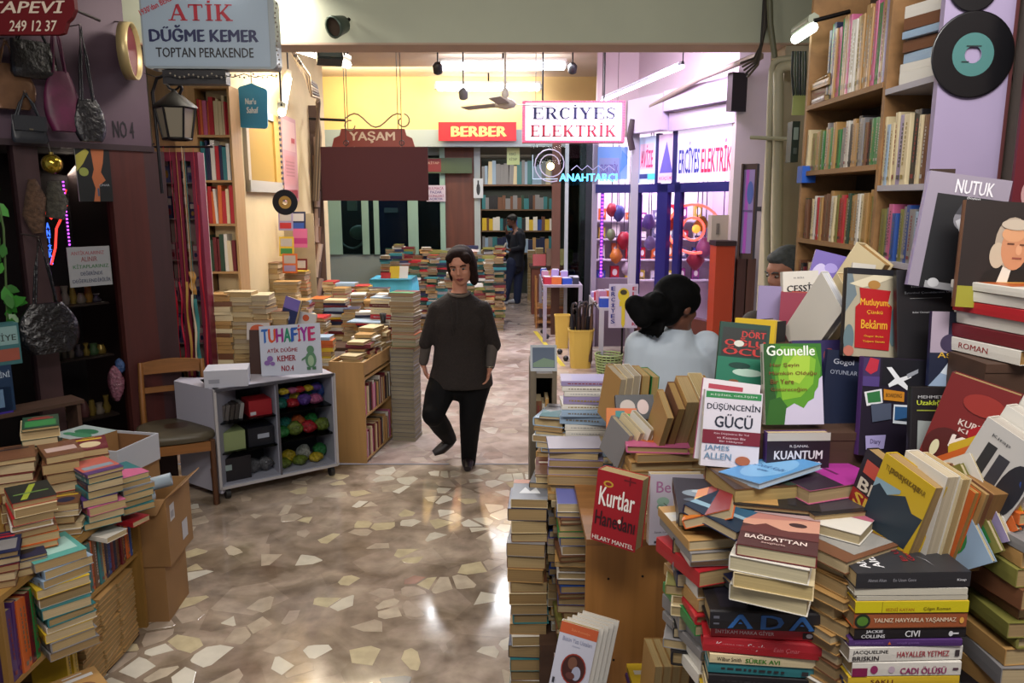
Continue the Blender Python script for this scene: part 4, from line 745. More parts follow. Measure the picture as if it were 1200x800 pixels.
b.box(-3.35, 0, .1, 1.2, zl-.02, zl, M('#1c1518', .8), LM)
b.box(-3.4, .05, 0, .06, 0, .35, M('#2c1a18', .6), LM)
# fascia battens
struct('wall_left_front', b)
def U_post(px0, px1, m, y0=-.02, y1=.07, z0=.35, z1=None):
    return MB().box(ux(px0), ux(px1), y0, y1, z0, z1 or zl-.03, m, LM)
for i, (a, c, m) in enumerate(((22, 50, brown), (132, 172, dred), (172, 196, brown))): tag(U_post(a, c, m).build('trim_%d' % (i+2)), kind='structure')
wl = MB(); wl.box(ux(50), ux(132), .03, .036, .35, zl-.03, glass_mat('#eeecec', .08), LM); wl.box(-3.35, ux(22), .03, .036, .35, zl-.03, glass_mat('#eeecec', .08), LM); struct('window_1', wl)
def onfront(name, px, py, out, label, cat, group=None):
    u, z = U(px, py, out); return empty(name, LM @ T(u, -out, z), label, cat, group)
def panel(name, px0, py0, px1, py1, out, items, label, cat, th=.006, back='#bdbdbd', em=0):
    u0, z1 = U(px0, py0, out); u1, z0 = U(px1, py1, out); w, h = u1-u0, z1-z0
    e = empty(name, LM @ T(u0, -out, z0), label, cat)
    MB().box(0, w, 0, th, 0, h, M(back, .5)).build('board', e); art(MB(), items, w, h, T(0, -.0005, 0) @ FACE, emit=em).build('print', e); return e
# lettering on the ledge
u, z = U(133, 161); w = ux(165)-u
e = tag(art(MB(), [('t', 'NO 4', 0, 0, 1, 1, '#15101a', .03)], w, .10, LM @ T(u, -.002, z) @ FACE).build('wall_lettering'), 'dark letters NO 4 painted on the plum fascia', 'lettering')
# bookshop sign
pa_, pb_ = P(-62, 42, 3.95), P(90, -6, 3.95); w, h = pb_.x-pa_.x, pb_.z-pa_.z
e = empty('shop_sign', T(pa_), 'dark red shop sign ending TAPEVİ with a phone number, cut by the frame', 'sign')
pts = [(0, 0), (w*.86, 0), (w*.90, h*.04), (w*.93, h*.30), (w*.97, h*.42), (w, h*.62), (w, h*1.1), (0, h*1.1)]
MB().prism(pts, 0, .03, M('#5c1016', .6, spec=.2), T(0, 0, 0) @ RX(90)).build('board', e)
art(MB(), [('t', 'KİTAPEVİ', .18, .52, .93, .90, '#c9b9a8', .02, .25), ('t', '249 12 37', .50, .08, .86, .34, '#c9b9a8', .02, .25)], w, h, T(0, -.032, 0) @ FACE).build('print', e)
for s in (.15, .8): MB().tube([(w*s, 0, h*.9), (w*s, .45, h*.9)], .008, M('#2a2022', .5)).build('bracket', e)
# bags
def bag(px, py, out, w, h, d, m, label, strap=.3, kind='tote', flap=None):
    e = onfront('handbag', px, py, out, label, 'bag', 'bags hung on the left shop front')
    prof = []
    n = 12
    b = MB()
    if kind == 'tote':
        for k in range(9):
            f_ = k/8; ww = w/2*(1-.14*f_) * (1 if 0 < k else .86); dd = d/2*(1-.75*f_)*(1 if k else .5); prof.append((ww, dd, h*f_))
    else:
        for k in range(9):
            f_ = k/8; ww = w/2*(math.sin(math.pi*(.12+.80*f_*.9))**.6)*(1.08-.35*f_); dd = d/2*(1-.7*f_); prof.append((ww, dd, h*f_))
    vs_ = []; N = 16
    for ww, dd, zz in prof:
        for k in range(N):
            a = 2*math.pi*k/N; c_, s_ = math.cos(a), math.sin(a)
            vs_.append((ww*math.copysign(abs(c_)**.6, c_), dd*math.copysign(abs(s_)**.7, s_) + .004*math.sin(k*2.3+zz*40), zz))
    b.add(vs_, [(i*N+k, i*N+(k+1) % N, (i+1)*N+(k+1) % N, (i+1)*N+k) for i in range(8) for k in range(N)] , m, None, True)
    b.add(vs_, [tuple(range(N))[::-1], tuple(range(8*N, 9*N))], m); b.build('body', e)
    for s in (-1, 1):
        tw = prof[-1][0]*.72
        MB().tube([(-tw*(1 if s > 0 else .9), s*.012, h*.97), (-tw*.5, s*.014, h+strap*.55), (s*.01, s*.01, h+strap), (tw*.5, s*.014, h+strap*.55), (tw*(1 if s > 0 else .9), s*.012, h*.97)], .006, m, 6).build('strap', e)
    if flap: MB().box(-w*.43, w*.43, -d/2-.004, -d/2+.004, h*.45, h*.98, m).build('flap', e); MB().box(-.01, .01, -d/2-.008, -d/2, h*.47, h*.52, M('#8a8272', .3, .8)).build('clasp', e)
    MB().tube([(0, .0, h+strap+.01), (0, out, h+strap+.02)], .004, M('#77706c', .4, .8), 6).build('hook', e)
    return e
blk = M('#1a191f', .3, kind='noise', scale=30, amt=.4, bump=.3)
s_ = 1/185.
bag(42, 92, .12, .25, .20, .08, blk, 'wide black handbag hanging highest, just under the red sign', .14)
bag(36, 168, .14, .19, .15, .05, M('#1e222a', .45), 'small black flap bag hanging below the bronze bag', .12, flap=True)
bag(15, 128, .10, .28, .24, .05, M('#7a5a44', .3, .5, kind='noise', scale=9, amt=.4), 'bronze shimmering round bag at the left edge, behind the black ones', .12, 'round')
bag(76, 154, .14, .21, .33, .08, M('#5c1640', .5, kind='noise', scale=12, amt=.4), 'magenta slouchy shoulder bag on the plum fascia', .30, 'round')
bag(107, 166, .16, .20, .24, .07, blk, 'black leather shoulder bag with long thin straps right of the magenta bag', .40, 'round')
bag(60, 412, .25, .36, .28, .12, M('#121116', .22, kind='noise', scale=26, amt=.5, bump=.5), 'large glossy black pleated bag hanging in front of the dark window', .36, 'round')
# drum-like hat, gold ball
e = onfront('tambourine', 152, 60, .16, 'round gold-rimmed tambourine hung beside the white lightbox', 'tambourine')
q = RZ(50) @ RX(90)
MB().lathe([(.155, -.03), (.165, -.03), (.165, .03), (.155, .03), (.155, -.03)], M('#a8966a', .4, .4), 32, q, cap=False).build('rim', e)
MB().lathe([(.153, -.004), (.153, .004)], M('#5a1a28', .5), 32, q).build('skin', e)
MB().tube([(0, 0, .165), (0, .16, .19)], .004, M('#55504c', .4, .8), 6).build('hook', e)
e = onfront('glass_ball', 61, 192, .15, 'shiny gold bauble hanging under the fascia ledge', 'ornament')
MB().ball((0, 0, 0), .055, M('#b59c3c', .12, .9), 20, 12).build('ball', e); MB().tube([(0, 0, .05), (0, .03, .12)], .003, M('#3a3430', .5), 6).build('cord', e); MB().lathe([(.012, .05), (.012, .066)], M('#8a7a40', .3, .8), 10).build('cap', e)
# things in and on the window
panel('picture', 87, 172, 133, 236, .02, [('r', 0, 0, 1, 1, '#161a1e'), ('p', [(.45,1),(.85,1),(.78,.72),(.70,.55),(.82,.40),(.62,.30),(.60,0),(.42,0),(.50,.25),(.42,.45),(.5,.6)], '#a5603c'), ('p', [(0,.55),(.2,.7),(.4,.92),(.3,.98),(.0,.85)], '#9a9440'), ('e', .2, .55, .14, .08, '#7f8a44'), ('t', 'ÇINAR', .62, .28, .92, .33, '#8f949c'), ('r', .55, .1, .6, .25, '#39506a')], 'poster of a reaching orange figure and yellow leaves above the dark window', 'poster')
panel('notice', 78, 290, 132, 333, -.0, [('r', 0, 0, 1, 1, '#8d9094'), ('t', 'ANTİKALARINIZ', .08, .80, .86, .92, '#8a4048'), ('t', 'ALINIR', .3, .63, .68, .75, '#7a3a40'), ('t', 'KİTAPLARINIZ', .10, .46, .94, .58, '#3a6a44'), ('t', 'DEĞERİNDE', .26, .28, .78, .40, '#2c3450'), ('t', 'DEĞERLENDİRİLİR', .06, .10, .96, .22, '#2c3450')], 'white notice with five coloured lines of capitals on the dark window', 'notice')
# neon
def neon(name, pts_px, m, out, label, r=.007, closed=False, cat='neon sign'):
    e = empty(name, LM, label, cat)
    P_ = [(U(x, y, out)[0], -out, U(x, y, out)[1]) for x, y in pts_px]
    MB().tube(P_, r, m, 6, closed=closed).build('neon_tube', e); return e
rn = M('#ff3a30', .4, emit=3.0)
e = neon('neon_sign', [(52, 248), (60, 256), (68, 248), (73, 236), (77, 222)], rn, -.10, 'red and blue antique shop neon sign glowing inside the dark window')
P2 = [(U(x, y, -.1)[0], .1, U(x, y, -.1)[1]) for x, y in ((60, 310), (65, 290), (66, 268), (72, 255), (78, 240))]
MB().tube(P2, .007, rn, 6).build('neon_tube', e)
u0, z1 = U(54, 260, -.1); u1, z0 = U(62, 310, -.1)
k = MB()
for i, ch in enumerate('ANTİKA'): art(k, [('t', ch, -.25, .06, 1.25, .98, '#3a6cff', .04)], u1-u0, (z1-z0)/6.6, T(u0, .1, z1-(i+1)*(z1-z0)/6) @ FACE, emit=3.0)
k.build('neon_letters', e)
e = empty('led_strip', LM, 'vertical purple light strip behind the dark window', 'light strip')
u_ = ux(80, -.06, 270)
MB().box(u_-.008, u_+.008, .065, .07, U(80, 330, -.06)[1], U(80, 213, -.06)[1], M('#33303a', .5)).build('strip', e)
dm = MB(); z_ = U(80, 330, -.06)[1]
while z_ < U(80, 213, -.06)[1]: dm.box(u_-.004, u_+.004, .058, .065, z_, z_+.009, M('#c44dff', .4, emit=5)); z_ += .022
o = dm.build('diodes', e); o['kind'] = 'stuff'
# fur pieces, plant, blue goods, window display
rr = random.Random(4)
e = onfront('fur_hat', 42, 252, .10, 'brown fur pelt hanging beside the neon', 'fur')
b = MB(); b.tube([(0, 0, -.10), (-.01, 0, 0), (.01, 0, .10), (.0, 0, .20)], [(.03, .03), (.06, .04), (.055, .04), (.02, .02)], M('#5a4232', .95, kind='noise', scale=40, amt=.5, bump=.8), 12); b.build('pelt', e)
b = MB(); b.tube([(.10, 0, -.02), (.12, 0, .08), (.11, 0, .19)], [(.05, .04), (.06, .04), (.03, .03)], M('#46443c', .95, kind='noise', scale=40, amt=.5, bump=.8), 12); b.build('pelt', e)
pl = onfront('hanging_plant', 8, 300, .18, 'green leafy plant hanging at the left edge of the window', 'plant')
MB().tube([(-.05, 0, -.55), (-.02, .01, -.2), (0, 0, .15), (-.02, 0, .45)], .006, M('#3d5a26', .6), 6).build('stem', pl)
for i in range(26):
    a = rr.uniform(-3, 3); z_ = rr.uniform(-.5, .42); L_ = rr.uniform(.06, .11); lf = MB()
    lf.add([(0,0,0), (.35,.0,.28), (.7,.03,.22), (1,.05,0), (.7,.03,-.22), (.35,0,-.28)], [(0,1,2,3,4,5)], M(rr.choice(['#2f7a26', '#276420', '#3d8c30']), .4), T(-.03, rr.uniform(-.03, .02), z_) @ Matrix.Rotation(a, 4, 'Y') @ Matrix.Rotation(rr.uniform(-.5, .5), 4, 'Z') @ Matrix.Scale(L_, 4))
    lf.build('leaf', pl)
def crate(name, x, y, z, sx, sy, sz, yaw, m, label, cat, art_items=None, th=.004, lid=True, group=None, M4=None):
    e = empty(name, M4 or (T(x, y, z) @ RZ(yaw)), label, cat, group)
    b = MB(); b.box(-sx/2, sx/2, -sy/2, sy/2, 0, th, m)
    for a0, a1, b0, b1 in ((-sx/2, sx/2, -sy/2, -sy/2+th), (-sx/2, sx/2, sy/2-th, sy/2), (-sx/2, -sx/2+th, -sy/2+th, sy/2-th), (sx/2-th, sx/2, -sy/2+th, sy/2-th)): b.box(a0, a1, b0, b1, th, sz, m)
    b.build('box_body', e)
    if lid: MB().box(-sx/2, sx/2, -sy/2, sy/2, sz, sz+th, m).build('lid', e)
    if art_items: art(MB(), art_items, sx, sz, T(-sx/2, -sy/2-.0005, 0) @ FACE).build('print', e)
    return e
# display shelf inside the window with ornaments, all behind the glass
e = empty('window_display', LM, 'dark shelf with assorted trinkets behind the lower window glass', 'display shelf')
zs = [U(90, y)[1] for y in (360, 425, 500)]
for z_ in zs: MB().box(ux(54), ux(128), .12, .40, z_-.012, z_, M('#2c2420', .5)).build('shelf', e)
trk = [('#8a7a3c', .25), ('#6d6a64', .3), ('#5c3a3a', .5), ('#3d5c3a', .4), ('#7c766a', .3), ('#8c6a2c', .3), ('#43404c', .5)]
for j, z_ in enumerate(zs):
    for i in range(7):
        u = ux(56)+.03+i*(ux(128)-ux(56)-.05)/6.5; c, rg = rr.choice(trk); h_ = rr.uniform(.05, .15); r_ = rr.uniform(.018, .034)
        o = MB().lathe([(r_*.7, 0), (r_, h_*.3), (r_*rr.uniform(.3, .9), h_*.65), (r_*rr.uniform(.4, .8), h_)], M(c, rg, .4 if rg < .3 else 0), 12).build(rr.choice(['vase', 'figurine', 'jug']), None, LM @ T(u, .20, z_))
        nm_ = o.name.split('.')[0]
        tag(o, '%s %s behind the dark window glass, %s from the left on the %s shelf' % ({'#8a7a3c': 'brassy', '#6d6a64': 'grey', '#5c3a3a': 'maroon', '#3d5c3a': 'green', '#7c766a': 'pale', '#8c6a2c': 'golden', '#43404c': 'dusky'}[c], nm_, ordn(i), ['upper', 'middle', 'lower'][j]), nm_, 'trinkets behind the dark window')
# blue and colourful boxes at the left edge, in front of the window
mm = LM @ T(ux(12), -.30, .0)
for i, (px, py0, py1, w, c, l, it) in enumerate(((8, 482, 452, .16, '#3b2a8c', 'violet-blue box at the left edge above the wooden rack', None), (18, 478, 425, .10, '#16304f', 'navy tall packet with a pale picture at the left edge', [('r', .1, .1, .5, .5, '#5c7a9a'), ('t', 'MİNİ', .2, .75, .9, .9, '#a9b9c9')]), (16, 425, 378, .18, '#37656a', 'small teal and white card poster at the left edge', [('r', .05, .5, .95, .95, '#7a9a9a'), ('t', 'ABİYE', .15, .6, .9, .8, '#1c2c2c'), ('r', .05, .1, .95, .4, '#8c4a3c')]))):
    u, z0_ = U(px, py0, .3); z1_ = U(px, py1, .3)[1]
    e = crate('packet', 0, 0, 0, w, .08, z1_-z0_, 0, M(c, .4), l, 'box', it, M4=LM @ T(u-.06, -.3, z0_))
sb = empty('side_stand', LM @ T(ux(0)-.05, -.30, 0), 'dark low stand under the packets at the left edge', 'stand'); z_ = U(8, 482, .3)[1]
MB().box(-.25, .25, -.06, .12, z_-.02, z_, dwood).build('top_board', sb)
for s in (-.23, .21): MB().box(s, s+.02, -.05, .11, 0, z_-.02, dwood).build('leg', sb)

# ------------------------------------------------------------ red glass cabinet with ribbons
ry = 5.28; rx0, rx1 = P(192, 300, ry).x, P(240, 300, ry).x; rz1 = P(215, 178, ry).z
rc = empty('glass_cabinet', ((rx0+rx1)/2, ry, 0), 'narrow crimson framed glass cabinet with shelves of small haberdashery', 'cabinet'); w = (rx1-rx0)/2
rm_ = M('#6a1830', .45)
MB().box(-w, w, .10, .11, 0, rz1, M('#b7a9a0', .6)).build('back_panel', rc)
for s in (-1, 1): MB().box(min(s*w, s*(w-.02)), max(s*w, s*(w-.02)), 0, .10, 0, rz1, rm_).build('side_panel', rc)
MB().box(-w+.02, w-.02, 0, .10, rz1-.03, rz1, rm_).build('top_panel', rc)
for s in (-1, 1):
    d = MB(); x0_, x1_ = (-w+.02, -.003) if s < 0 else (.003, w-.02)
    d.box(x0_, x0_+.022, -.02, 0, .3, rz1-.03, rm_); d.box(x1_-.022, x1_, -.02, 0, .3, rz1-.03, rm_); d.box(x0_+.022, x1_-.022, -.02, 0, rz1-.06, rz1-.03, rm_); d.box(x0_+.022, x1_-.022, -.02, 0, .3, .34, rm_)
    o = d.build('door', rc); MB().box(x0_+.022, x1_-.022, -.012, -.008, .34, rz1-.06, glass_mat('#e6e0e0', .1)).build('pane', o)
MB().box(-w+.02, w-.02, 0, .10, 0, .3, rm_).build('plinth', rc)
for k, z_ in enumerate((.62, .92, 1.22, 1.50, 1.78, 2.02)):
    MB().box(-w+.021, w-.021, .01, .095, z_-.008, z_, M('#a9a39c', .4)).build('shelf', rc)
    for i in range(4):
        c = rr.choice(['#a9a39c', '#b57f8c', '#5f6fa0', '#c9c0b4', '#6c5a5a', '#39406a', '#a99a6a']); h_ = rr.uniform(.08, .2)
        o = MB().box(-.018, .018, -.03, .03, 0, h_, M(c, .5)).build('packet', None, T((rx0+rx1)/2-w+.055+i*.052, ry+.052, z_))
        art(MB(), [('r', .1, .6, .9, .9, '#d0ccc6'), ('e', .5, .3, .3, .15, rr.choice(['#8c2c3c', '#2c3c6a', '#b5923c']))], .036, h_, T(-.018, -.0305, 0) @ FACE).build('print', o)
        tag(o, 'small packet in the crimson cabinet, %s from the left on the %s shelf from below' % (ordn(i), ordn(k)), 'packet', 'packets in the crimson cabinet')
# ribbons and garlands hanging before the cabinet
rib = [(177, 232, 300, '#5a2f8c', .03), (183, 300, 425, '#c9c4cc', .018), (188, 325, 430, '#bfb9c2', .02), (193, 360, 436, '#8c1424', .022), (199, 300, 395, '#b01a5c', .014), (207, 318, 425, '#a8142a', .02), (214, 330, 420, '#9c1230', .012), (222, 330, 440, '#a8803a', .016), (229, 345, 435, '#c9b79c', .014), (232, 350, 440, '#3d7f80', .03), (238, 240, 430, '#b0202c', .012), (176, 360, 405, '#8c98a4', .03), (226, 318, 345, '#b5823a', .04), (171, 205, 240, '#a9505c', .03)]
cn = {'#5a2f8c': 'violet', '#c9c4cc': 'white', '#bfb9c2': 'greyish white', '#8c1424': 'deep red', '#b01a5c': 'magenta', '#a8142a': 'crimson', '#9c1230': 'thin crimson', '#a8803a': 'gold', '#c9b79c': 'beige', '#3d7f80': 'teal', '#b0202c': 'long scarlet', '#8c98a4': 'silver', '#b5823a': 'bronze bunched', '#a9505c': 'dusty pink'}
rail = empty('ribbon_rail', (P(205, 175, 5.16).x, 5.16, P(205, 172, 5.16).z), 'thin dark rail above the crimson cabinet from which ribbons hang', 'rail')
MB().tube([(-.25, 0, 0), (.25, 0, 0)], .007, M('#2a1f22', .4, .6), 8).build('bar', rail)
for s_ in (-.2, .2): MB().tube([(s_, 0, 0), (s_, .15, .03)], .005, M('#2a1f22', .4, .6), 6).build('hook', rail)
for i, (px, y0_, y1_, c, w_) in enumerate(rib):
    yy = 5.17-.012*(i % 3); zt_, zb_ = P(px, y0_, yy).z, P(px, y1_, yy).z; x_ = P(px, (y0_+y1_)/2, yy).x
    vs_ = []; n = 14
    for k in range(n+1):
        z_ = zt_+(zb_-zt_)*k/n; tw = .4*math.sin(k*.9+i); dx = .006*math.sin(k*.7+i*2)
        for s_ in (-1, 1): vs_.append((dx+s_*w_/2*math.cos(tw), s_*w_/2*math.sin(tw), z_-zt_))
    top = P(205, 172, 5.16).z
    b = MB().add(vs_, [(2*k, 2*k+1, 2*k+3, 2*k+2) for k in range(n)], M(c, .35), None, True)
    b.tube([(0, 0, 0), (0, 0, top-zt_)], .0015, M(c, .5), 4)
    o = b.build('ribbon', None, T(x_, yy, zt_)); tag(o, '%s ribbon hanging before the crimson glass cabinet' % cn[c], 'ribbon', 'ribbons before the crimson cabinet')

# ------------------------------------------------------------ street-style lantern on its bracket
irn = M('#1a1718', .4, .6)
lp = P(208, 163, 4.75); sc = 4.8/900
e = empty('wall_lantern', lp, 'black iron lantern with pale glass panes hanging from a curved bracket', 'lantern')
def hexa(r, z): return [(r*math.cos(math.pi/3*k+.3), r*math.sin(math.pi/3*k+.3), z) for k in range(6)]
zz0, zz1, r0, r1 = 0.0, 34*sc, 15*sc, 21*sc
b = MB(); a_, c_ = hexa(r0, 0), hexa(r1, zz1)
for k in range(6): b.tube([a_[k], c_[k]], .007, irn, 6)
for rg in (a_, c_): b.tube(rg, .008, irn, 6, closed=True)
b.build('frame', e)
for k in range(6):
    k2 = (k+1) % 6; s_ = .97
    MB().add([tuple(Vector(a_[k])*s_), tuple(Vector(a_[k2])*s_), (c_[k2][0]*s_, c_[k2][1]*s_, c_[k2][2]), (c_[k][0]*s_, c_[k][1]*s_, c_[k][2])], [(0,1,2,3)], M('#7d7563', .25)).build('pane', e)
MB().lathe([(24*sc, zz1), (23*sc, zz1+2*sc), (8*sc, zz1+14*sc), (3*sc, zz1+17*sc), (2*sc, zz1+20*sc)], M('#24221f', .5, .5), 6, RZ(17)).build('roof', e)
MB().tube([(7*sc*math.cos(t), 0, zz1+26*sc+7*sc*math.sin(t)) for t in [k*2*math.pi/16 for k in range(16)]], .007, irn, 6, closed=True).build('ring', e)
MB().tube([(-22*sc, 0, -60*sc), (-23*sc, 0, 20*sc), (-24*sc, 0, 50*sc), (-18*sc, 0, 65*sc), (-6*sc, 0, 70*sc), (6*sc, 0, 65*sc), (9*sc, 0, 54*sc), (5*sc, 0, 46*sc), (-3*sc, 0, 46*sc)], .010, irn, 8).build('bracket', e)
MB().tube([(-22*sc, 0, 32*sc), (-34*sc, .12, 32*sc)], .008, irn, 6).build('wall_arm', e)
# ------------------------------------------------------------ ATİK lightbox
Y_ = 4.55; x0_, x1_ = P(166, 40, Y_).x, P(321, 40, Y_).x; z0_, z1_ = P(240, 80, Y_).z, P(240, -8, Y_).z; w, h = x1_-x0_, z1_-z0_
e = empty('lightbox_sign', T(x0_, Y_, z0_) @ RZ(2), 'white lightbox sign lettered ATİK DÜĞME KEMER TOPTAN PERAKENDE, ringed by small lamps', 'sign')
rb = .03; pts = []
for cx_, cy_, a0 in ((w-rb, rb, -90), (w-rb, h-rb, 0), (rb, h-rb, 90), (rb, rb, 180)):
    for k in range(5): a = R(a0+k*22.5); pts.append((cx_+rb*math.cos(a), cy_+rb*math.sin(a)))
MB().prism(pts, -.12, .0, M('#8f9aa0', .4), RX(90) ).build('case', e)
art(MB(), [('r', .015, .03, .955, .985, '#98aabb')], w, h, T(0, -.003, 0) @ FACE).build('face_panel', e)
art(MB(), [('s', 'ATİK', .21, .64, .69, .86, '#a3142c'), ('t', 'DÜĞME KEMER', .06, .36, .87, .58, '#141c4c', .045), ('t', 'TOPTAN PERAKENDE', .10, .15, .83, .28, '#1a1a22', .02)], w, h, T(0, -.0045, 0) @ FACE).build('print', e)
art(MB(), [('t', "1930'dan BERİ", 0, 0, 1, 1, '#b0202c', .02)], w*.26, h*.10, T(w*.01, -.006, h*.70) @ RY(-25) @ FACE).build('slanted_print', e)
dm = MB()
for k in range(24):
    x_ = w*(.2+.8*k/23); zc_ = -.03-.02*abs(math.sin(k*.7)); dm.ball((x_, -.02, zc_), .006, M('#8a8478', .3), 6, 4)
for k in range(16): dm.ball((w+.012+.006*math.sin(k), -.01, h*k/16), .006, M('#8a8478', .3), 6, 4)
o = dm.build('lamp_string', e); o['kind'] = 'stuff'
MB().tube([(w*k/12, -.01, -.028-.02*abs(math.sin(k*1.4))) for k in range(13)], .0025, M('#232022', .6), 5).build('lamp_wire', e)
for s_ in (.25, .8): MB().tube([(w*s_, .06, h), (w*s_, .06, h+.9)], .008, irn, 6).build('hanger', e)
MB().box(w*.12, w*.6, .02, .10, -.08, -.005, M('#17151a', .5)).build('ballast_box', e)
# ============================================================ haberdashery cabinet (trapezoid plan)
A_, B_ = G(260, 588), G(396, 558); side = G(214, 572)
A_ = Vector((A_.x, A_.y)); B_ = Vector((B_.x, B_.y)); dv = (B_-A_).normalized(); nv = Vector((-dv.y, dv.x))
hc = .74; z_b = .085
hm = empty('display_cabinet', (A_.x, A_.y, 0), 'white haberdashery display cabinet on wheels, open front full of bagged trimmings', 'cabinet')
wm = M('#a9a8b4', .45); hmx = Matrix.Translation(Vector((0, 0, 0)))
CM = frame((0, 0, 0), (dv.x, dv.y, 0)); Wc = (B_-A_).length; Dp = .34
def cb(x0, x1, y0, y1, z0, z1, name, m=wm, par=None): return MB().box(x0, x1, y0, y1, z0, z1, m, CM).build(name, par or hm)
cb(0, Wc, 0, Dp, z_b, z_b+.02, 'bottom_board'); cb(0, Wc, -.0, Dp, hc-.02, hc, 'top_board')
cb(Wc-.015, Wc, 0, Dp, z_b+.02, hc-.02, 'side_board'); cb(0, Wc, Dp-.012, Dp, z_b+.02, hc-.02, 'back_board', M('#3c3c42', .6)); MB().box(.01, Wc-.02, -.006, -.002, z_b+.014, hc-.016, glass_mat('#f4f6f8', .05), CM).build('glass_front', hm); cb(Wc*.5-.008, Wc*.5+.008, .02, Dp-.012, z_b+.02, hc-.02, 'divider')
sx = Vector((side.x-A_.x, side.y-A_.y))
pl_ = MB().prism([(0, 0), (.012, .0), (.012, .33), (sx.x, sx.y+.10), (sx.x, sx.y)], z_b-.03, hc, M('#a3a2b0', .5)); pl_.build('side_board', hm)
for x_ in (0, Wc): cb(x_-.008, x_+.008, -.012, .004, z_b, hc, 'edge_trim', M('#b9b9bf', .3, .4))
cb(0, Wc, -.012, .004, z_b-.004, z_b+.014, 'edge_trim', M('#b9b9bf', .3, .4)); cb(0, Wc, -.012, .004, hc-.016, hc+.002, 'edge_trim', M('#3a3a44', .4))
cb(Wc*.5-.006, Wc*.5+.006, -.008, .0, z_b, hc, 'edge_trim', M('#4a4a52', .4))
for z_ in (.30, .50): 
    cb(.0, Wc*.5-.008, .02, Dp-.012, z_, z_+.01, 'shelf', glass_mat('#9aa0a8', .2)); cb(Wc*.5+.008, Wc-.015, .02, Dp-.012, z_+.01, z_+.02, 'shelf', glass_mat('#9aa0a8', .2))
for x_ in (.05, Wc-.03): 
    o = MB().lathe([(.034, -.014), (.034, .014)], M('#1a1a1c', .5), 16, CM @ T(x_, .04, .036) @ RY(90)).build('wheel', hm)
    MB().box(x_-.012, x_+.012, .03, .05, .06, z_b, M('#3a3a3c', .4, .6), CM).build('fork', o)
W0 = T(A_.x, A_.y, 0) @ CM
rr = random.Random(9)
# bagged trimmings as single things
def blob(name, x, y, z, r, c, label, cat='bag', group='bagged trimmings in the white cabinet', rough=.22):
    b = MB(); n, k = 12, 7; vs_ = []
    ph = [rr.uniform(0, 6) for _ in range(4)]
    for i in range(k+1):
        t = math.pi*i/k
        for j in range(n):
            a = 2*math.pi*j/n; q = 1+.16*math.sin(3*a+ph[0]+t*2)+.10*math.sin(5*a+ph[1]-t*3)
            vs_.append((r[0]*math.sin(t)*math.cos(a)*q, r[1]*math.sin(t)*math.sin(a)*q, max(0, r[2]*(1-math.cos(t)*(1+.06*math.sin(4*a+ph[2])))) ))
    b.add(vs_, [(i*n+j, i*n+(j+1) % n, (i+1)*n+(j+1) % n, (i+1)*n+j) for i in range(k) for j in range(n)], M(c, rough, kind='noise', scale=60, amt=.5, bump=.6, col2=None), None, True)
    o = b.build(name, None, W0 @ T(x, y, z)); tag(o, label, cat, group); return o
colr = [('teal green', '#1f6b5c'), ('blue', '#2c4f9a'), ('red', '#a8222c'), ('yellow', '#c2a828'), ('violet', '#5a3a8c'), ('orange', '#c05a28'), ('pink', '#b05a80'), ('green', '#2c7a3a'), ('olive green', '#6a7a2c'), ('pale', '#a8a89c')]
xR = Wc*.5+.05
for j, (z_, cs, sh_) in enumerate(((.521, (0, 1, 2, 3, 4, 0, 6, 1), 'upper'), (.321, (7, 0, 8, 5, 2, 7, 8), 'middle'), (z_b+.021, (8, 3, 8, 9, 3, 7), 'lower'))):
    nn = len(cs); span = Wc*.5-.11
    for i, ci in enumerate(cs):
        lay = i % 2
        blob('trimming_bag', xR+span*i/(nn-1), .10+.07*lay, z_, (.052, .05, rr.uniform(.03, .05)+(.02 if lay else 0)), colr[ci][1], '%s trimming bag, %s from the left on the %s right cabinet shelf' % (colr[ci][0], ordn(i), sh_))
    if j == 0:
        for i, ci in enumerate((3, 6, 2, 3, 4)): 
            z2 = z_+.10; 
            blob('trimming_bag', xR+.02+span*i/5, .08, z2, (.04, .035, .022), colr[ci][1], 'small %s trimming roll heaped on the upper right cabinet shelf, %s from left' % (colr[ci][0], ordn(i)))
def inbox(x, y, z, sx_, sy_, sz_, c, label, items=None, yaw=0, name='storage_box'):
    return crate(name, 0, 0, 0, sx_, sy_, sz_, 0, M(c, .5), label, 'box', items, M4=W0 @ T(x, y, z) @ RZ(yaw))
inbox(Wc*.38, .14, .511, .15, .16, .10, '#9c1620', 'bright red cardboard box on the upper left shelf of the white cabinet', [('r', .05, .08, .3, .3, '#c9c9c9')])
inbox(Wc*.13, .14, .311, .17, .18, .12, '#8f9a68', 'pale green box on the middle left shelf of the white cabinet')
inbox(Wc*.37, .14, .311, .17, .18, .12, '#15151f', 'black box with a white label on the middle left shelf', [('r', .35, .4, .8, .65, '#a9adb9')])
inbox(Wc*.15, .15, z_b+.021, .19, .2, .15, '#221c20', 'dark box with a small white label at the lower left of the white cabinet', [('r', .1, .5, .35, .75, '#9aa9a4')])
for i in range(2): blob('trimming_bag', Wc*(.32+.1*i), .13, z_b+.021, (.05, .05, .05), '#5c5a5c', 'grey bag at the lower left of the white cabinet, %s of two' % ['left', 'right'][i])
for i in range(5):
    o = MB().box(-.012, .012, -.06, .06, 0, .10, M(rr.choice(['#5c5450', '#8c8884', '#3c3430']), .5)).build('button_card', None, W0 @ T(.05+i*.03, .12, .512) @ RY(10)); tag(o, 'narrow upright card of buttons, %s from the left on the upper left shelf' % ordn(i), 'card', 'button cards in the white cabinet')
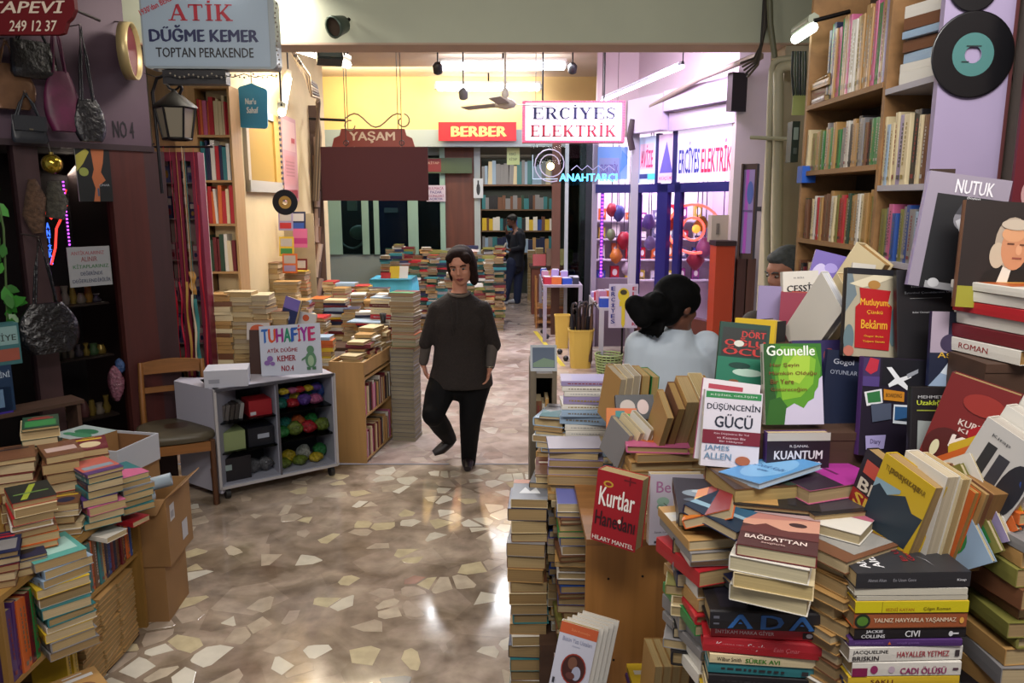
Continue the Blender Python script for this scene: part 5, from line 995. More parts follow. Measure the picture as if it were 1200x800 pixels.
# on the cabinet: white box, sign
tz_ = hc+.001
crate('cardboard_box', 0, 0, 0, .26, .20, .105, 0, M('#aeb0bc', .6), 'white shallow carton on top of the white display cabinet, beside the sign', 'box', [('r', .1, .25, .35, .5, '#8a8c98')], M4=T(G(256, 445, hc+.05).x+.02, A_.y+.16, tz_) @ RZ(14))
x0_, w, h = P(291, 440, 4.98).x, .415, .335
sg = empty('price_board', T(P(300, 449, 4.90).x, 5.02, tz_) @ RZ(-4) @ RX(-10) @ RY(-4), 'white board reading TUHAFİYE in coloured capitals, leaning on the white display cabinet', 'sign')
MB().box(0, w, 0, .008, 0, h, M('#b9bcc8', .5)).build('board', sg)
k = [('r', 0, 0, 1, 1, '#b6bccb')]
for i, (ch, c) in enumerate(zip('TUHAFİYE', ('#1c5aa8', '#c04a1c', '#8c1f7a', '#167a5c', '#1c4fa0', '#b02c3c', '#8c1c8c', '#b01c5c'))):
    wd = [.11, .12, .12, .12, .10, .045, .12, .11]; u0 = .04+sum(wd[:i])*1.05; k.append(('t', ch, u0, .66, u0+wd[i]*.9, .93 if ch != 'İ' else .98, c, .05))
k += [('t', 'ATİK DÜĞME', .12, .46, .62, .56, '#8c2030', .02), ('t', 'KEMER', .28, .28, .58, .39, '#8c2030', .03), ('t', 'NO.4', .34, .08, .54, .19, '#8c2030', .03),
      ('e', .16, .34, .05, .06, '#7a5a9a'), ('e', .11, .26, .05, .05, '#7a5a9a'), ('e', .2, .24, .04, .04, '#7a5a9a'),
      ('e', .83, .28, .09, .16, '#4f7a5c'), ('e', .83, .48, .06, .08, '#4f7a5c'), ('e', .83, .26, .05, .11, '#8fa98c'), ('p', [(.68,.30),(.76,.36),(.76,.32),(.68,.26)], '#4f7a5c'), ('r', .76, .08, .82, .14, '#3f6a4c'), ('r', .85, .08, .91, .14, '#3f6a4c')]
art(MB(), k, w, h, T(0, -.0005, 0) @ FACE).build('print', sg)
bb = empty('brown_board', T(P(290, 449, 4.95).x, 5.09, tz_) @ RX(-8), 'dark brown board standing behind the white TUHAFİYE sign', 'board'); MB().box(-.03, .22, 0, .01, 0, .30, M('#3a2018', .5)).build('board', bb)

# ------------------------------------------------------------ wooden chair
def chair():
    c = G(212, 588); e = empty('wooden_chair', T(c.x-.02, 4.72, 0) @ RZ(24), 'old oak chair with two back rails and a padded dark seat', 'chair')
    w_, m = M('#8a5a2c', .45, kind='woodz', scale=14, amt=.3), M('#8a5a2c', .45, kind='woodx', scale=14, amt=.3)
    for sx_ in (-1, 1):
        MB().tube([(sx_*.20, -.20, 0), (sx_*.20, -.20, .43)], (.019), M('#54331d', .5, kind='woodz', scale=12), 4).build('leg', e)
        MB().tube([(sx_*.19, .23, 0), (sx_*.19, .20, .43), (sx_*.19, .22, .62), (sx_*.185, .27, .86)], [.019, .021, .019, .016], w_, 4).build('leg', e)
        MB().box(sx_*.19-.01, sx_*.19+.01, -.19, .20, .18, .205, w_).build('stretcher', e)
    MB().box(-.19, .19, -.21, -.185, .36, .42, m).build('seat_rail', e)
    b = MB(); n = 24; prof = [(1.0, .43), (1.03, .45), (1.0, .475), (.9, .485), (.3, .49)]; vs_ = []
    for s_, z_ in prof:
        for k in range(n):
            a = 2*math.pi*k/n; ca, sa = math.cos(a), math.sin(a); vs_.append((.235*s_*math.copysign(abs(ca)**.55, ca), .225*s_*math.copysign(abs(sa)**.55, sa), z_))
    b.add(vs_, [(i*n+k, i*n+(k+1) % n, (i+1)*n+(k+1) % n, (i+1)*n+k) for i in range(4) for k in range(n)], M('#4a4334', .45, kind='noise', scale=8), None, True)
    b.add(vs_, [tuple(range(n))[::-1], tuple(range(4*n, 5*n))], M('#3c2a1c', .4, kind='noise', scale=8)); b.build('seat', e)
    for z_, hh in ((.78, .075), (.66, .035)):
        v = []
        for i in range(9):
            x_ = -.18+.36*i/8; yb = .235+(z_-.62)*.2+.02*math.cos(x_*8); bow = .018*math.cos(x_*8) if hh > .05 else 0
            v += [(x_, yb-.009, z_), (x_, yb+.009, z_), (x_, yb+.009, z_+hh+bow), (x_, yb-.009, z_+hh+bow)]
        fs = [(4*i+j, 4*i+(j+1) % 4, 4*i+4+(j+1) % 4, 4*i+4+j) for i in range(8) for j in range(4)]+[(3, 2, 1, 0), (32, 33, 34, 35)]
        MB().add(v, fs, m).build('back_rail', e)
chair()
o = blob('patterned_scarf', 0, 0, 0, (.05, .03, .12), '#8c5a6c', 'colourful patterned cloth hung on the left post of the oak chair', 'scarf', None); o.matrix_world = T(P(141, 450, 4.9).x, 4.84, P(141, 468, 4.9).z)
o = blob('patterned_scarf', 0, 0, 0, (.03, .02, .05), '#3c5a8c', 'blue and yellow printed tip of cloth above the oak chair', 'scarf', None); o.matrix_world = T(P(145, 436, 4.9).x, 4.86, P(145, 436, 4.9).z)

# ------------------------------------------------------------ left wooden rack with books
RXF = -1.65
rk = empty('book_rack', (RXF, 2.6, 0), 'low pale wooden book rack at the left edge, its boards crammed with books', 'rack')
pw = M('#a07a3c', .5, kind='woody', scale=7, amt=.3); pwz = M('#9a7338', .5, kind='woodz', scale=7, amt=.3)
def rb_(x0, x1, y0, y1, z0, z1, n, m=pw): return MB().box(x0, x1, y0-2.6, y1-2.6, z0, z1, m).build(n, rk)
Yn, Ym, Yf = 1.95, 2.70, 3.18; RT = .645
rb_(-.60, .0, Yn, Ym-.02, RT-.022, RT, 'top_board'); rb_(-.60, .0, Ym-.02, Yf, RT-.035, RT-.005, 'top_board')
rb_(-.60, -.02, Ym-.03, Ym-.01, .02, RT-.035, 'divider', pwz)
rb_(-.60, -.0, Yf, Yf+.02, .0, RT+.12, 'end_board', pwz)
rb_(-.60, -.01, Yn, Ym-.03, .30, .318, 'shelf'); rb_(-.60, -.01, Ym-.01, Yf, .352, .37, 'shelf'); rb_(-.60, -.01, Yn, Ym-.03, .06, .078, 'shelf')
rb_(-.62, -.60, Yn, Yf, .0, RT+.1, 'back_board', pw); rb_(-.02, 0, 2.28, 2.30, 0, RT-.022, 'post', pwz)
# diagonal end of the raised back tier
q = MB(); q.prism([(0, 0), (.72, 0), (.72, .10), (.26, .40), (.0, .40)], -.012, .012, M('#a07a3c', .5, kind='woodx', scale=5, amt=.25), RX(90)); e_ = q.build('slanted_end', rk, T(-1.02, .45, RT-.0)); 
rb_(-1.03, -.62, 2.55, 3.05, .78, .80, 'raised_shelf'); rb_(-1.05, -1.03, 2.55, 3.05, 0, .80, 'side_board')
gR = 'books on the low wooden rack at the left'
def rst(px, pyt, Yf_, z0, phrase, seed, face='tail', yaw=24, **k): return spx(px, pyt, Yf_, z0, phrase, gR, face, yaw, seed=seed, **k)
rc_ = ['dark red', 'white', 'navy blue', 'cream', 'black', 'orange', 'pale blue', 'brown', 'red']
rst(138, 512+24, 2.96, RT, 'the pile with blue-grey spines by the tray', 101, cols=['pale blue', 'navy blue', 'teal', 'grey'], t=(.02, .03), depth=.085, yaw=50, maxn=6)
rst(104, 556, 2.82, RT, 'the violet-spined pile on the rack', 102, yaw=44, cols=['navy blue', 'purple', 'olive', 'pink', 'teal'], t=(.024, .036), depth=.085, tops=[('r', 0, .2, 1, 1, '#b0584c'), ('r', .1, .3, .9, .5, '#7c8c9a')])
rst(65, 535, 2.86, RT, 'the red-topped pile on the rack', 103, yaw=36, cols=['red', 'dark red', 'brown'], t=(.03, .045), depth=.08, tops=[('r', .1, .3, .9, .6, '#b9a09a')])
rst(100, 528, 3.02, RT, 'the brown-red pair at the back of the rack', 109, yaw=30, cols=['dark red', 'brown'], t=(.03, .045), depth=.07)
rst(26, 590, 2.52, RT, 'the pile topped by a dark lime-lined cover', 104, yaw=36, cols=rc_, t=(.018, .032), depth=.085, tops=[('r', 0, 0, 1, 1, '#1a1f1c'), ('p', [(.2,.1),(.35,.1),(.7,.9),(.55,.9)], '#8c9a2c'), ('r', .1, .4, .9, .46, '#5c7a3c')])
rst(12, 540, 2.80, RT, 'the dark red pile at the left edge', 105, yaw=30, cols=['dark red', 'cream', 'brown'], t=(.03, .04), depth=.08)
rst(40, 503, 3.00, RT, 'the cream-edged pile under the slanted board', 106, yaw=32, cols=['dark green', 'cream', 'black'], t=(.024, .036), depth=.07)
rst(-14, 650, 2.34, RT, 'the nearest pile on the rack board', 107, yaw=30, cols=['navy blue', 'dark red', 'brown'], t=(.02, .03), depth=.08)
rst(22, 650, 2.46, RT, 'the dark loose pile near the board edge', 110, yaw=40, cols=['navy blue', 'brown', 'dark red', 'grey'], t=(.016, .026), depth=.05, maxn=3)
rst(74, 590, 2.76, RT, 'the small cream pile between bigger ones', 108, yaw=20, cols=['cream', 'white', 'brown'], t=(.02, .03), w=(.09, .10), h=(.12, .13), depth=.05)
X_ = RXF
# upright at the near end, under the board
row((X_-.005, 2.315, .318), (0, 1, 0), (1, 0, 0), .155, 'the rack middle shelf, near end', gR, seed=111, cols=['white', 'green', 'dark red', 'purple', 'orange'], h=(.25, .28), t=(.02, .03), w=(.14, .16))
book(T(X_-.03, 2.53, .318) @ RZ(50) @ RX(87) @ T(0, .10, -.02), .14, .20, .04, 'dark red', 'book with a windmill picture cover facing out from the rack middle shelf', gR, page='#b9b5ae', front=[('r', 0, 0, 1, .8, '#8c7c74'), ('r', .1, .1, .9, .4, '#a0762c'), ('r', .5, .3, .54, .7, '#4a2c1c'), ('r', .3, .56, .75, .6, '#4a2c1c')])
rst(52, 650, 2.46, .318, 'the pile of journals on the middle shelf', 112, yaw=50, cols=['teal', 'white', 'yellow', 'grey', 'pale blue'], t=(.016, .045), w=(.15, .17), h=(.21, .23), depth=.1, maxn=11, tops=[('r', .0, .0, 1, 1, '#4f9a92'), ('r', .1, .2, .9, .8, '#9cc4bc')])
row((X_-.01, 2.71, .371), (0, 1, 0), (1, 0, 0), .44, 'the rack middle shelf, far end', gR, seed=113, cols=['blue', 'dark red', 'tan', 'teal', 'navy blue', 'brown', 'blue', 'orange'], h=(.19, .21), t=(.018, .03))
lie(120, 628, 2.88, .371+.212, .10, .16, .022, 'white', 'blue-white book lying on the upright books of the rack', 70, group=gR, spine=None)
lie(150, 612, 3.02, .371+.212, .09, .15, .022, 'red', 'red and white book lying on the upright books of the rack', 70, group=gR)
# brown paper-edged bundle columns before the far half
for j in range(3):
    r2 = random.Random(120+j); z_ = .02 if j else .02; k = 0; L = []
    while z_ < .325: th = r2.uniform(.014, .024); L.append((z_, th)); z_ += th+.001
    for i, (zz_, th) in enumerate(L):
        book(T(X_-.055, 2.745+j*.14, zz_) @ RZ(-88+r2.uniform(-6, 6)+90), .128, .14, th, 'tan', 'brown-edged book, %s from the top of the %s column before the rack' % ('topmost' if i == len(L)-1 else ordn(len(L)-1-i), ['near', 'middle', 'far'][j]), 'book columns before the rack', page='#a98c5c')
pf = empty('low_platform', (X_-.07, 2.90, 0), 'low dark platform under the three book columns', 'platform'); MB().box(-.065, .065, -.20, .22, 0, .018, dwood).build('board', pf)
rst(80, 765, 2.40, .078, 'the low pile of green-blue covers under the rack', 130, yaw=46, cols=['teal', 'tan', 'pale blue', 'brown'], t=(.014, .024), w=(.15, .17), h=(.2, .22), depth=.08, maxn=6)
rst(45, 790, 2.3, .078, 'the lowest brown pile under the rack', 131, yaw=46, cols=['brown', 'tan', 'dark red'], t=(.014, .024), depth=.05, maxn=6)
row((X_-.0, 2.60, .08), (0, 1, 0), (1, 0, 0), .06, 'the rack bottom shelf', gR, seed=133, cols=['black', 'yellow'], h=(.20, .21), t=(.028, .03))
# cartons behind and beside the rack
kb = M('#8f6a40', .7, kind='noise', scale=6, amt=.12)
crate('carton', 0, 0, 0, .12, .26, .27, 0, kb, 'plain brown carton standing on the floor under the torn open one', 'box', None, M4=T(-1.64, 3.36, 0) @ RZ(4))
e = crate('carton', 0, 0, 0, .20, .30, .32, 0, kb, 'brown open carton with two white stickers, on the lower carton beside the rack', 'box', None, lid=False, M4=T(-1.65, 3.37, .275) @ RZ(4))
MB().prism([(0, -.14), (.08, -.12), (.09, .10), (0, .14)], 0, .004, kb, T(.10, 0, .32) @ RY(-38)).build('flap', e); MB().prism([(-.11, 0), (.10, 0), (.07, -.07), (-.08, -.08)], 0, .004, kb, T(0, -.15, .32) @ RX(60)).build('flap', e)
art(MB(), [('r', .12, .62, .30, .86, '#b9b9bd'), ('r', .15, .66, .27, .76, '#8c8c94'), ('r', .55, .16, .78, .44, '#b0b0b8')], .30, .32, T(.1005, -.15, 0) @ Matrix(((0,0,1,0),(1,0,0,0),(0,1,0,0),(0,0,0,1)))).build('stickers', e)
for i, (x_, c, l) in enumerate(((-.05, '#a9b4bf', 'rolled white paper sticking out of the open carton'), (.01, '#8a9aa8', 'grey-blue rolled sheet sticking out of the open carton'))):
    o = MB().lathe([(.028, -.10), (.030, -.08), (.030, .09), (.012, .09), (.012, -.10)], M(c, .5), 16, None, cap=False).build('paper_roll', None, T(-1.66+x_, 3.28+.05*i, .575+.05*i) @ RZ(20) @ RY(80)); tag(o, l, 'paper roll', 'rolled papers in the carton')
e = empty('white_tray', T(P(142, 560, 3.5).x-.13, 3.64, .60) @ RZ(-12), 'white cardboard tray with a brown inside, behind the rack', 'box')
wc_ = M('#a9adb6', .6); ib = M('#7a5636', .7)
def tray(e, sx, sy, sz, mo, mi):
    MB().box(-sx/2, sx/2, -sy/2, sy/2, 0, .006, mi).build('base', e)
    for a0, a1, b0, b1 in ((-sx/2, sx/2, -sy/2, -sy/2+.008), (-sx/2, sx/2, sy/2-.008, sy/2), (-sx/2, -sx/2+.008, -sy/2+.008, sy/2-.008), (sx/2-.008, sx/2, -sy/2+.008, sy/2-.008)):
        o = MB(); o.box(a0, a1, b0, b1, .006, sz, mo); o.build('wall_panel', e)
        ix, iy = (a0+a1)/2, (b0+b1)/2; g = .0015
        if abs(ix) < .01: y_ = b1 if iy < 0 else b0-g; MB().box(a0+.009, a1-.009, y_, y_+g, .006, sz-.012, mi).build('lining', e)
        else: x_ = a1 if ix < 0 else a0-g; MB().box(x_, x_+g, b0+.002, b1-.002, .006, sz-.012, mi).build('lining', e)
tray(e, .36, .30, .14, wc_, ib)
art(MB(), [('t', 'SÜTAŞ', .55, .3, .85, .6, '#4a5068')][:0]+[('r', .6, .4, .85, .55, '#5c6274')], .36, .14, T(-.18, -.151, 0) @ FACE).build('print', e)
crate('carton', 0, 0, 0, .34, .30, .595, 0, kb, 'carton supporting the white tray behind the rack', 'box', None, M4=T(P(142, 560, 3.5).x-.13, 3.64, 0) @ RZ(-12))
o = crate('carton', 0, 0, 0, .24, .20, .17, 0, kb, 'small carton with a green and white printed lid behind the slanted board', 'box', None, M4=T(P(72, 520, 3.5).x-.02, 3.72, P(72, 512, 3.6).z-.19) @ RZ(-24))
art(MB(), [('r', 0, 0, 1, 1, '#9aa8a8'), ('e', .5, .6, .3, .2, '#2c6a4a'), ('e', .6, .35, .3, .15, '#3f7f5c'), ('e', .3, .3, .15, .1, '#3f7f5c')], .24, .20, T(-.12, -.10, .175)).build('lid_print', o)
stt = empty('low_stool', (P(72, 520, 3.5).x-.02, 3.72, 0), 'dark stool carrying the small green-lidded carton', 'stool'); zz_ = P(72, 512, 3.6).z-.195
MB().box(-.14, .14, -.12, .12, zz_-.02, zz_, dwood).build('seat', stt)
for a in (-1, 1):
    for c_ in (-1, 1): MB().box(a*.13-.015, a*.13+.015, c_*.11-.015, c_*.11+.015, 0, zz_-.02, dwood).build('leg', stt)
# ============================================================ middle distance, left
REST = MB()
def rs(px, pyt, Yf_, z0, seed, cols=('cream', 'tan', 'white', 'grey', 'brown', 'pale blue', 'dark red', 'olive'), w=(.12, .145), h=(.18, .21), t=(.016, .034), yaw=0, x=None, jit=8):
    r = random.Random(seed); p = P(px, pyt, Yf_); zz = z0; x = p.x if x is None else x; base = r.choice([0, 0, 180, 90, -90]) + yaw
    while zz < p.z-.006:
        th = min(r.uniform(*t), max(.008, p.z-zz))
        book_geo(REST, REST, r.uniform(*w), r.uniform(*h), th, M(hexof(r.choice(cols)), .45), pages(r.choice(['#b89c6c', '#c4ab7c', '#b3a184', '#cbb68e'])), T(x+r.uniform(-.008, .008), Yf_+.09+r.uniform(-.008, .008), zz) @ RZ(base+r.uniform(-jit, jit)))
        zz += th+.001
# bookcase on the left, facing the passage
by = 5.62; x0_, x1_ = P(234, 200, by).x, P(274, 200, by).x
bc = empty('narrow_bookcase', ((x0_+x1_)/2, by, 0), 'narrow pale wooden bookcase of red and cream spines, behind the crimson cabinet', 'bookshelf'); hw = (x1_-x0_)/2
pm = M('#b08a5a', .6, kind='woodz', scale=7, amt=.2)
zt_ = P(250, 100, by).z
MB().box(hw-.016, hw, 0, .2, 0, zt_, pm).build('side_board', bc); MB().box(-hw-.16, -hw, 0, .2, 0, zt_, pm).build('side_board', bc); MB().box(-hw, hw-.016, .185, .2, 0, zt_, M('#5a4330', .7)).build('back_board', bc)
zsh = [P(250, y, by).z for y in (158, 211, 262, 318, 372)]
for i, z_ in enumerate(zsh):
    MB().box(-hw, hw-.016, 0, .185, z_-.016, z_, pm).build('shelf', bc)
    row((x0_+.006, by+.01, z_), (1, 0, 0), (0, -1, 0), 2*hw-.03, '', '', seed=200+i, cols=[['red', 'pink', 'cream', 'orange'], ['cream', 'teal', 'white', 'navy blue', 'red'], ['orange', 'red', 'cream', 'white'], ['dark red', 'cream', 'dark green', 'white'], ['cream', 'blue', 'white']][i], h=(.22, .28) if i < 4 else (.18, .2), stuff=REST, t=(.014, .034))
MB().box(-hw, hw-.016, 0, .2, zt_-.02, zt_, pm).build('top_board', bc)
# left alcove wall: window, board, poster
WLm = frame(LA, dirx)
def wu(px, py): p = onplane(px, py, LA + Vector((.01, 0, 0)), Vector((1, 0, 0))); return (p-LA).dot(dirx), p.z
(u0, z1), (u1, z0) = wu(286, 120), wu(336, 226)
wd = tag(MB().box(u0, u0+.07, -.03, 0, z0, z1, M('#a89a86', .6), WLm).box(u1-.16, u1, -.03, 0, z0, z1, M('#b08a3c', .6), WLm).box(u0, u1, -.03, 0, z1-.06, z1, M('#9a958c', .6), WLm).box(u0, u1, -.04, 0, z0, z0+.09, M('#9a958c', .6), WLm).box(u0+.07, u1-.16, -.012, -.002, z0+.09, z1-.06, M('#a88a50', .25), WLm).build('window_2'), kind='structure')
(u0, z1), (u1, z0) = wu(338, 133), wu(362, 236)
e = empty('wall_poster', WLm @ T(u0, -.012, z0), 'long pinkish printed poster on the left alcove wall', 'poster'); w, h = u1-u0, z1-z0
MB().box(0, w, 0, .006, 0, h, M('#b5888a', .6)).build('sheet', e)
art(MB(), [('r', .05, .60, .9, .95, '#c09a96'), ('r', .1, .2, .85, .55, '#b57f80'), ('r', .08, .04, .9, .14, '#8c3a44')] + [('r', .15, .3+.04*i, .75, .315+.04*i, '#96646a') for i in range(5)] + [('r', .6, .7, .85, .76, '#a03a40')], w, h, T(0, -.0005, 0) @ FACE).build('print', e)
dm = MB()
for i in range(16): dm.box(-.09, -.03, -.004, .004, h*i/16, h*i/16+h/34, M('#3a3644', .6))
o = dm.build('checker_edge', e); o['kind'] = 'stuff'
cab_m = [M('#5a4a3c', .6), M('#3a332e', .6), M('#8c7c68', .6)]
for i in range(6):
    e = MB().tube([P(344+i*2, 62+i*3, 6.6), P(352+i*2, 78+i*2, 6.9), P(360+i, 92+i*4, 7.2), P(370+i*.8, 100+i*3, 7.6), P(374-i*.6, 120, 8.0), P(371+i, 160, 8.2), P(368+i, 235, 8.4)], .018-.001*i, cab_m[i % 3], 6).build('cable')
    tag(e, ['thickest brown cable bending down the alcove corner', 'dark cable second in the bundle at the alcove corner', 'tan cable third in the bundle at the alcove corner', 'brown cable fourth in the bundle at the alcove corner', 'black cable fifth in the bundle at the alcove corner', 'thin tan cable at the right of the corner bundle'][i], 'cable', 'cables at the alcove corner')
gp = MB().box(-.06, .06, -.05, .05, 0, P(357, 235, 8.3).z, M('#1f4a30', .5)).build('green_post', None, T(P(357, 300, 8.3).x, 8.3, 0)); tag(gp, 'dark green square post at the far end of the alcove', 'post')
br = empty('magazine_rack', (P(371, 300, 8.5).x, 8.5, 0), 'brown vertical rack of rolled papers right of the green post', 'rack')
for i in range(10): MB().tube([(-.05+.012*i, -.02*(i % 2), .5+.19*i), (.05-.01*(i % 3), 0, .86+.19*i)], .03, M(['#6a4a38', '#8c7468', '#4a3830', '#a08c7c'][i % 4], .6), 6).build('rolled_paper', br)
MB().box(-.09, .09, .03, .06, 0, 2.9, M('#4a342a', .6)).build('back_board', br)
# blue hanging sign
Y_ = 5.9; (px0, py0, px1, py1) = (281, 98, 312, 152); a, c = P(px0, py1, Y_), P(px1, py0, Y_); w, h = c.x-a.x, c.z-a.z
e = empty('hanging_sign', T(a) @ RZ(3), 'sky blue scalloped hanging sign with two short white words', 'sign')
pts = []; 
for cx_, cy_, a0 in ((w*.85, h*.1, -90), (w*.9, h*.82, -10), (w*.5, h*.93, 40), (w*.15, h*.86, 90), (w*.12, h*.12, 180)):
    for k in range(4): t = R(a0+k*28); pts.append((cx_+w*.12*math.cos(t), cy_+w*.12*math.sin(t)))
MB().prism(pts, 0, .015, M('#3f93bd', .45), RX(90)).build('board', e)
art(MB(), [('t', "Nur'u", .27, .55, .62, .68, '#d9e2e8', .05), ('t', 'Sahaf', .30, .36, .68, .49, '#d9e2e8', .05)], w, h, T(0, -.017, 0) @ FACE).build('print', e)
MB().tube([(w*.5, -.008, h*.95), (w*.5, -.008, h+.7)], .003, M('#3a3a3a', .5), 5).build('cord', e)
# small record standing
yy = 6.05
record(334, 237, yy, 29/900*yy*1.0, 'small black record with an amber label hung before the alcove books', '#a9853c', '#a9853c')
# table runs and stacks behind the haberdashery cabinet
def wtable(x0, x1, y0, y1, z, label, m=dwood): return wooden_table(x0, x1, y0, y1, z, label, m)
wtable(-1.98, -1.16, 6.25, 9.1, .70, 'long low table under the book piles in the left alcove')
i = 300
for px, py, Y_, z0 in ((251, 345, 5.36, 0), (277, 342, 5.38, 0), (303, 345, 5.42, 0), (327, 365, 5.48, 0), (350, 388, 5.60, 0), (372, 395, 5.75, 0), (349, 370, 5.86, 0),
                       (292, 252, 6.70, 0.70), (316, 308, 6.60, .70), (333, 330, 6.45, .70), (352, 352, 6.35, .70), (372, 372, 6.28, .70), (345, 318, 6.9, .70),
                       (372, 350, 6.7, .70), (392, 352, 6.6, .70), (410, 362, 6.55, .70), (428, 366, 6.5, .70), (398, 338, 7.2, .70), (418, 345, 7.1, .70), (438, 352, 7.0, .70),
                       (385, 330, 7.9, .70), (405, 332, 7.8, .70), (424, 335, 7.7, .70), (442, 338, 7.6, .70), (452, 345, 7.2, .70)):
    i += 1; rs(px, py, Y_, z0, i, t=(.02, .045) if px < 345 else (.016, .034), cols=('tan', 'cream', 'brown', 'tan') if px < 345 else ('cream', 'white', 'red', 'tan', 'yellow', 'pale blue', 'dark red', 'navy blue', 'white', 'orange'))
# upright ones in front of them (picture covers)
gA = 'books standing outward in the left alcove'
fo(337, 382, 5.50, .13, .21, .03, 'navy blue', 'navy book with a violet top leaning above the alcove piles', gA, yaw=-20, lean=8, roll=-14, front=[('r', 0, 0, 1, 1, '#26305a'), ('r', 0, .6, 1, 1, '#6f62a8'), ('e', .4, .3, .2, .12, '#8a96b8')])
fo(356, 398, 5.52, .13, .20, .015, 'white', 'white picture booklet with a red flower leaning behind the TUHAFİYE sign', gA, yaw=-10, lean=10, roll=-10, front=[('r', 0, 0, 1, 1, '#b8b5b4'), ('e', .4, .8, .2, .12, '#b5502c'), ('r', .6, .1, .8, .6, '#6c6a68')])
fo(303, 398, 5.34, .16, .12, .02, 'orange', 'orange and white wrapped packet standing behind the sign', gA, yaw=0, lean=10, front=[('r', 0, 0, 1, 1, '#b8b0ac'), ('e', .5, .6, .35, .3, '#b5502c')])
for j, (px, py, c, l, Y_) in enumerate(((335, 270, 'lilac', 'upper-left small magazine with a violet panel pinned in the alcove', 6.9), (350, 270, 'navy blue', 'dark blue magazine beside the violet-panelled one', 7.1), (352, 290, 'pink', 'magenta magazine below the dark blue one', 7.0), (336, 300, 'yellow', 'pale yellow magazine pinned in the alcove', 6.8), (352, 325, 'dark red', 'tall magazine with a face-like pattern left of the green post', 7.0), (340, 320, 'orange', 'red and white magazine above the navy book', 6.7))):
    fo(px, py, Y_, .13, .17, .01, c, l, gA, yaw=-4, lean=6, front=[('r', .1, .1, .9, .4, random.Random(j).choice(list(PAL.values()))), ('r', .1, .5, .9, .9, '#a9a3a0')] if j != 2 else [('r', 0, .2, 1, .5, '#a02c6a')])
st = empty('stepped_rack', (P(343, 300, 7.1).x, 7.2, 0), 'wire-backed display board behind the pinned magazines', 'rack'); MB().box(-.20, .18, .0, .02, .70, P(343, 250, 7.2).z, M('#9a8a6c', .6)).build('back_board', st); MB().box(-.2, .18, .02, .2, 0.70, .72, M('#9a8a6c', .6)).build('foot', st)
# pale wooden case by the aisle
A2, B2, C2 = G(392, 546), G(430, 543), G(461, 512)
kc = empty('wooden_bookcase', (B2.x, B2.y, 0), 'low pale wooden bookcase with a blank end panel beside the white cabinet', 'bookshelf')
lm = M('#ad8550', .5, kind='woodz', scale=6, amt=.16); hk = P(410, 425, B2.y).z
da = (B2-A2).normalized(); wd_ = (B2-A2).length+.03; KM = frame((0, 0, 0), (1, 0, 0))
ln = (C2-B2).length; ang = math.atan2(C2.y-B2.y, C2.x-B2.x)
KM = RZ(math.degrees(ang)-90)
MB().box(-wd_, 0, 0, .018, 0, hk, lm, KM).build('end_panel', kc); MB().box(-wd_, 0, ln-.018, ln, 0, hk, lm, KM).build('end_panel', kc)
MB().box(-wd_, -wd_+.016, .018, ln-.018, 0, hk, lm, KM).build('back_panel', kc)
MB().box(-.014, .0, .018, ln-.018, hk-.10, hk, lm, KM).build('top_rail', kc)
for z_ in (.03, .36, hk-.12): MB().box(-wd_+.016, -.0, .018, ln-.018, z_-.015, z_, lm, KM).build('shelf', kc)
KW = T(B2.x, B2.y, 0) @ KM; D_ = (KM.to_3x3() @ Vector((1, 0, 0)))
for j, z_ in enumerate((.03, .36)):
    row(KW @ Vector((-.002, .03, z_)), KM.to_3x3() @ Vector((0, 1, 0)), D_, ln-.06, '', '', seed=330+j, cols=['white', 'pink', 'dark red', 'cream', 'black', 'tan'], h=(.18, .22), stuff=REST)
for j in range(5):
    r = random.Random(340+j); zz = hk-.118
    while zz < hk+r.uniform(.0, .16)+(.10 if j > 1 else 0):
        th = r.uniform(.018, .032); book_geo(REST, REST, .13, .19, th, M(hexof(r.choice(['tan', 'cream', 'brown', 'white', 'dark red'])), .45), pages('#b89a68'), KW @ T(-.11 - .13*(j % 2)*.0, .12+.135*j, zz) @ RZ(r.choice([0, 90])+r.uniform(-8, 8))); zz += th+.001
# tall column of large grey volumes at the aisle
spx(474, 412, 5.92, 0, 'the tall column of grey volumes at the aisle', 'volumes in the tall grey column', 'tail', -10, seed=350, cols=['grey'], w=(.185, .195), h=(.19, .2), t=(.032, .034), pagecols=('#9a917c', '#a59c86'), jit=1.5, off=.002, tops=[('r', 0, 0, 1, 1, '#7a2c24')])
zc = P(474, 412, 5.92).z
spx(474, 346, 5.93, zc, 'the mixed books on the grey column', 'volumes in the tall grey column', 'tail', -10, seed=351, cols=['dark red', 'white', 'cream', 'green', 'orange', 'white'], w=(.185, .2), h=(.18, .2), t=(.02, .04), pagecols=('#b5a98c', '#a98f6c'), jit=5)
spx(452, 350, 6.25, .70, 'the pale mixed pile left of the grey column', 'books in the pile beside the grey column', 'spine', -8, seed=352, cols=['white', 'red', 'cream', 'pale blue', 'dark red', 'white'], w=(.14, .15), h=(.22, .24), t=(.02, .045), jit=5)
cup = empty('black_cup', P(449, 378, 6.1), 'small black cup on the blue booklet by the grey column', 'cup'); 
MB().lathe([(.02, 0), (.028, .075), (.025, .075), (.018, .006)], M('#14161a', .4), 16, cap=False).build('cup_body', cup)
bkl = lie(430, 384, 6.22, P(449, 378, 6.1).z-.012, .16, .28, .011, 'pale blue', 'pale blue large booklet under the black cup', 80, group=gA)
rs(432, 390, 6.12, .70, 353, x=-1.10)
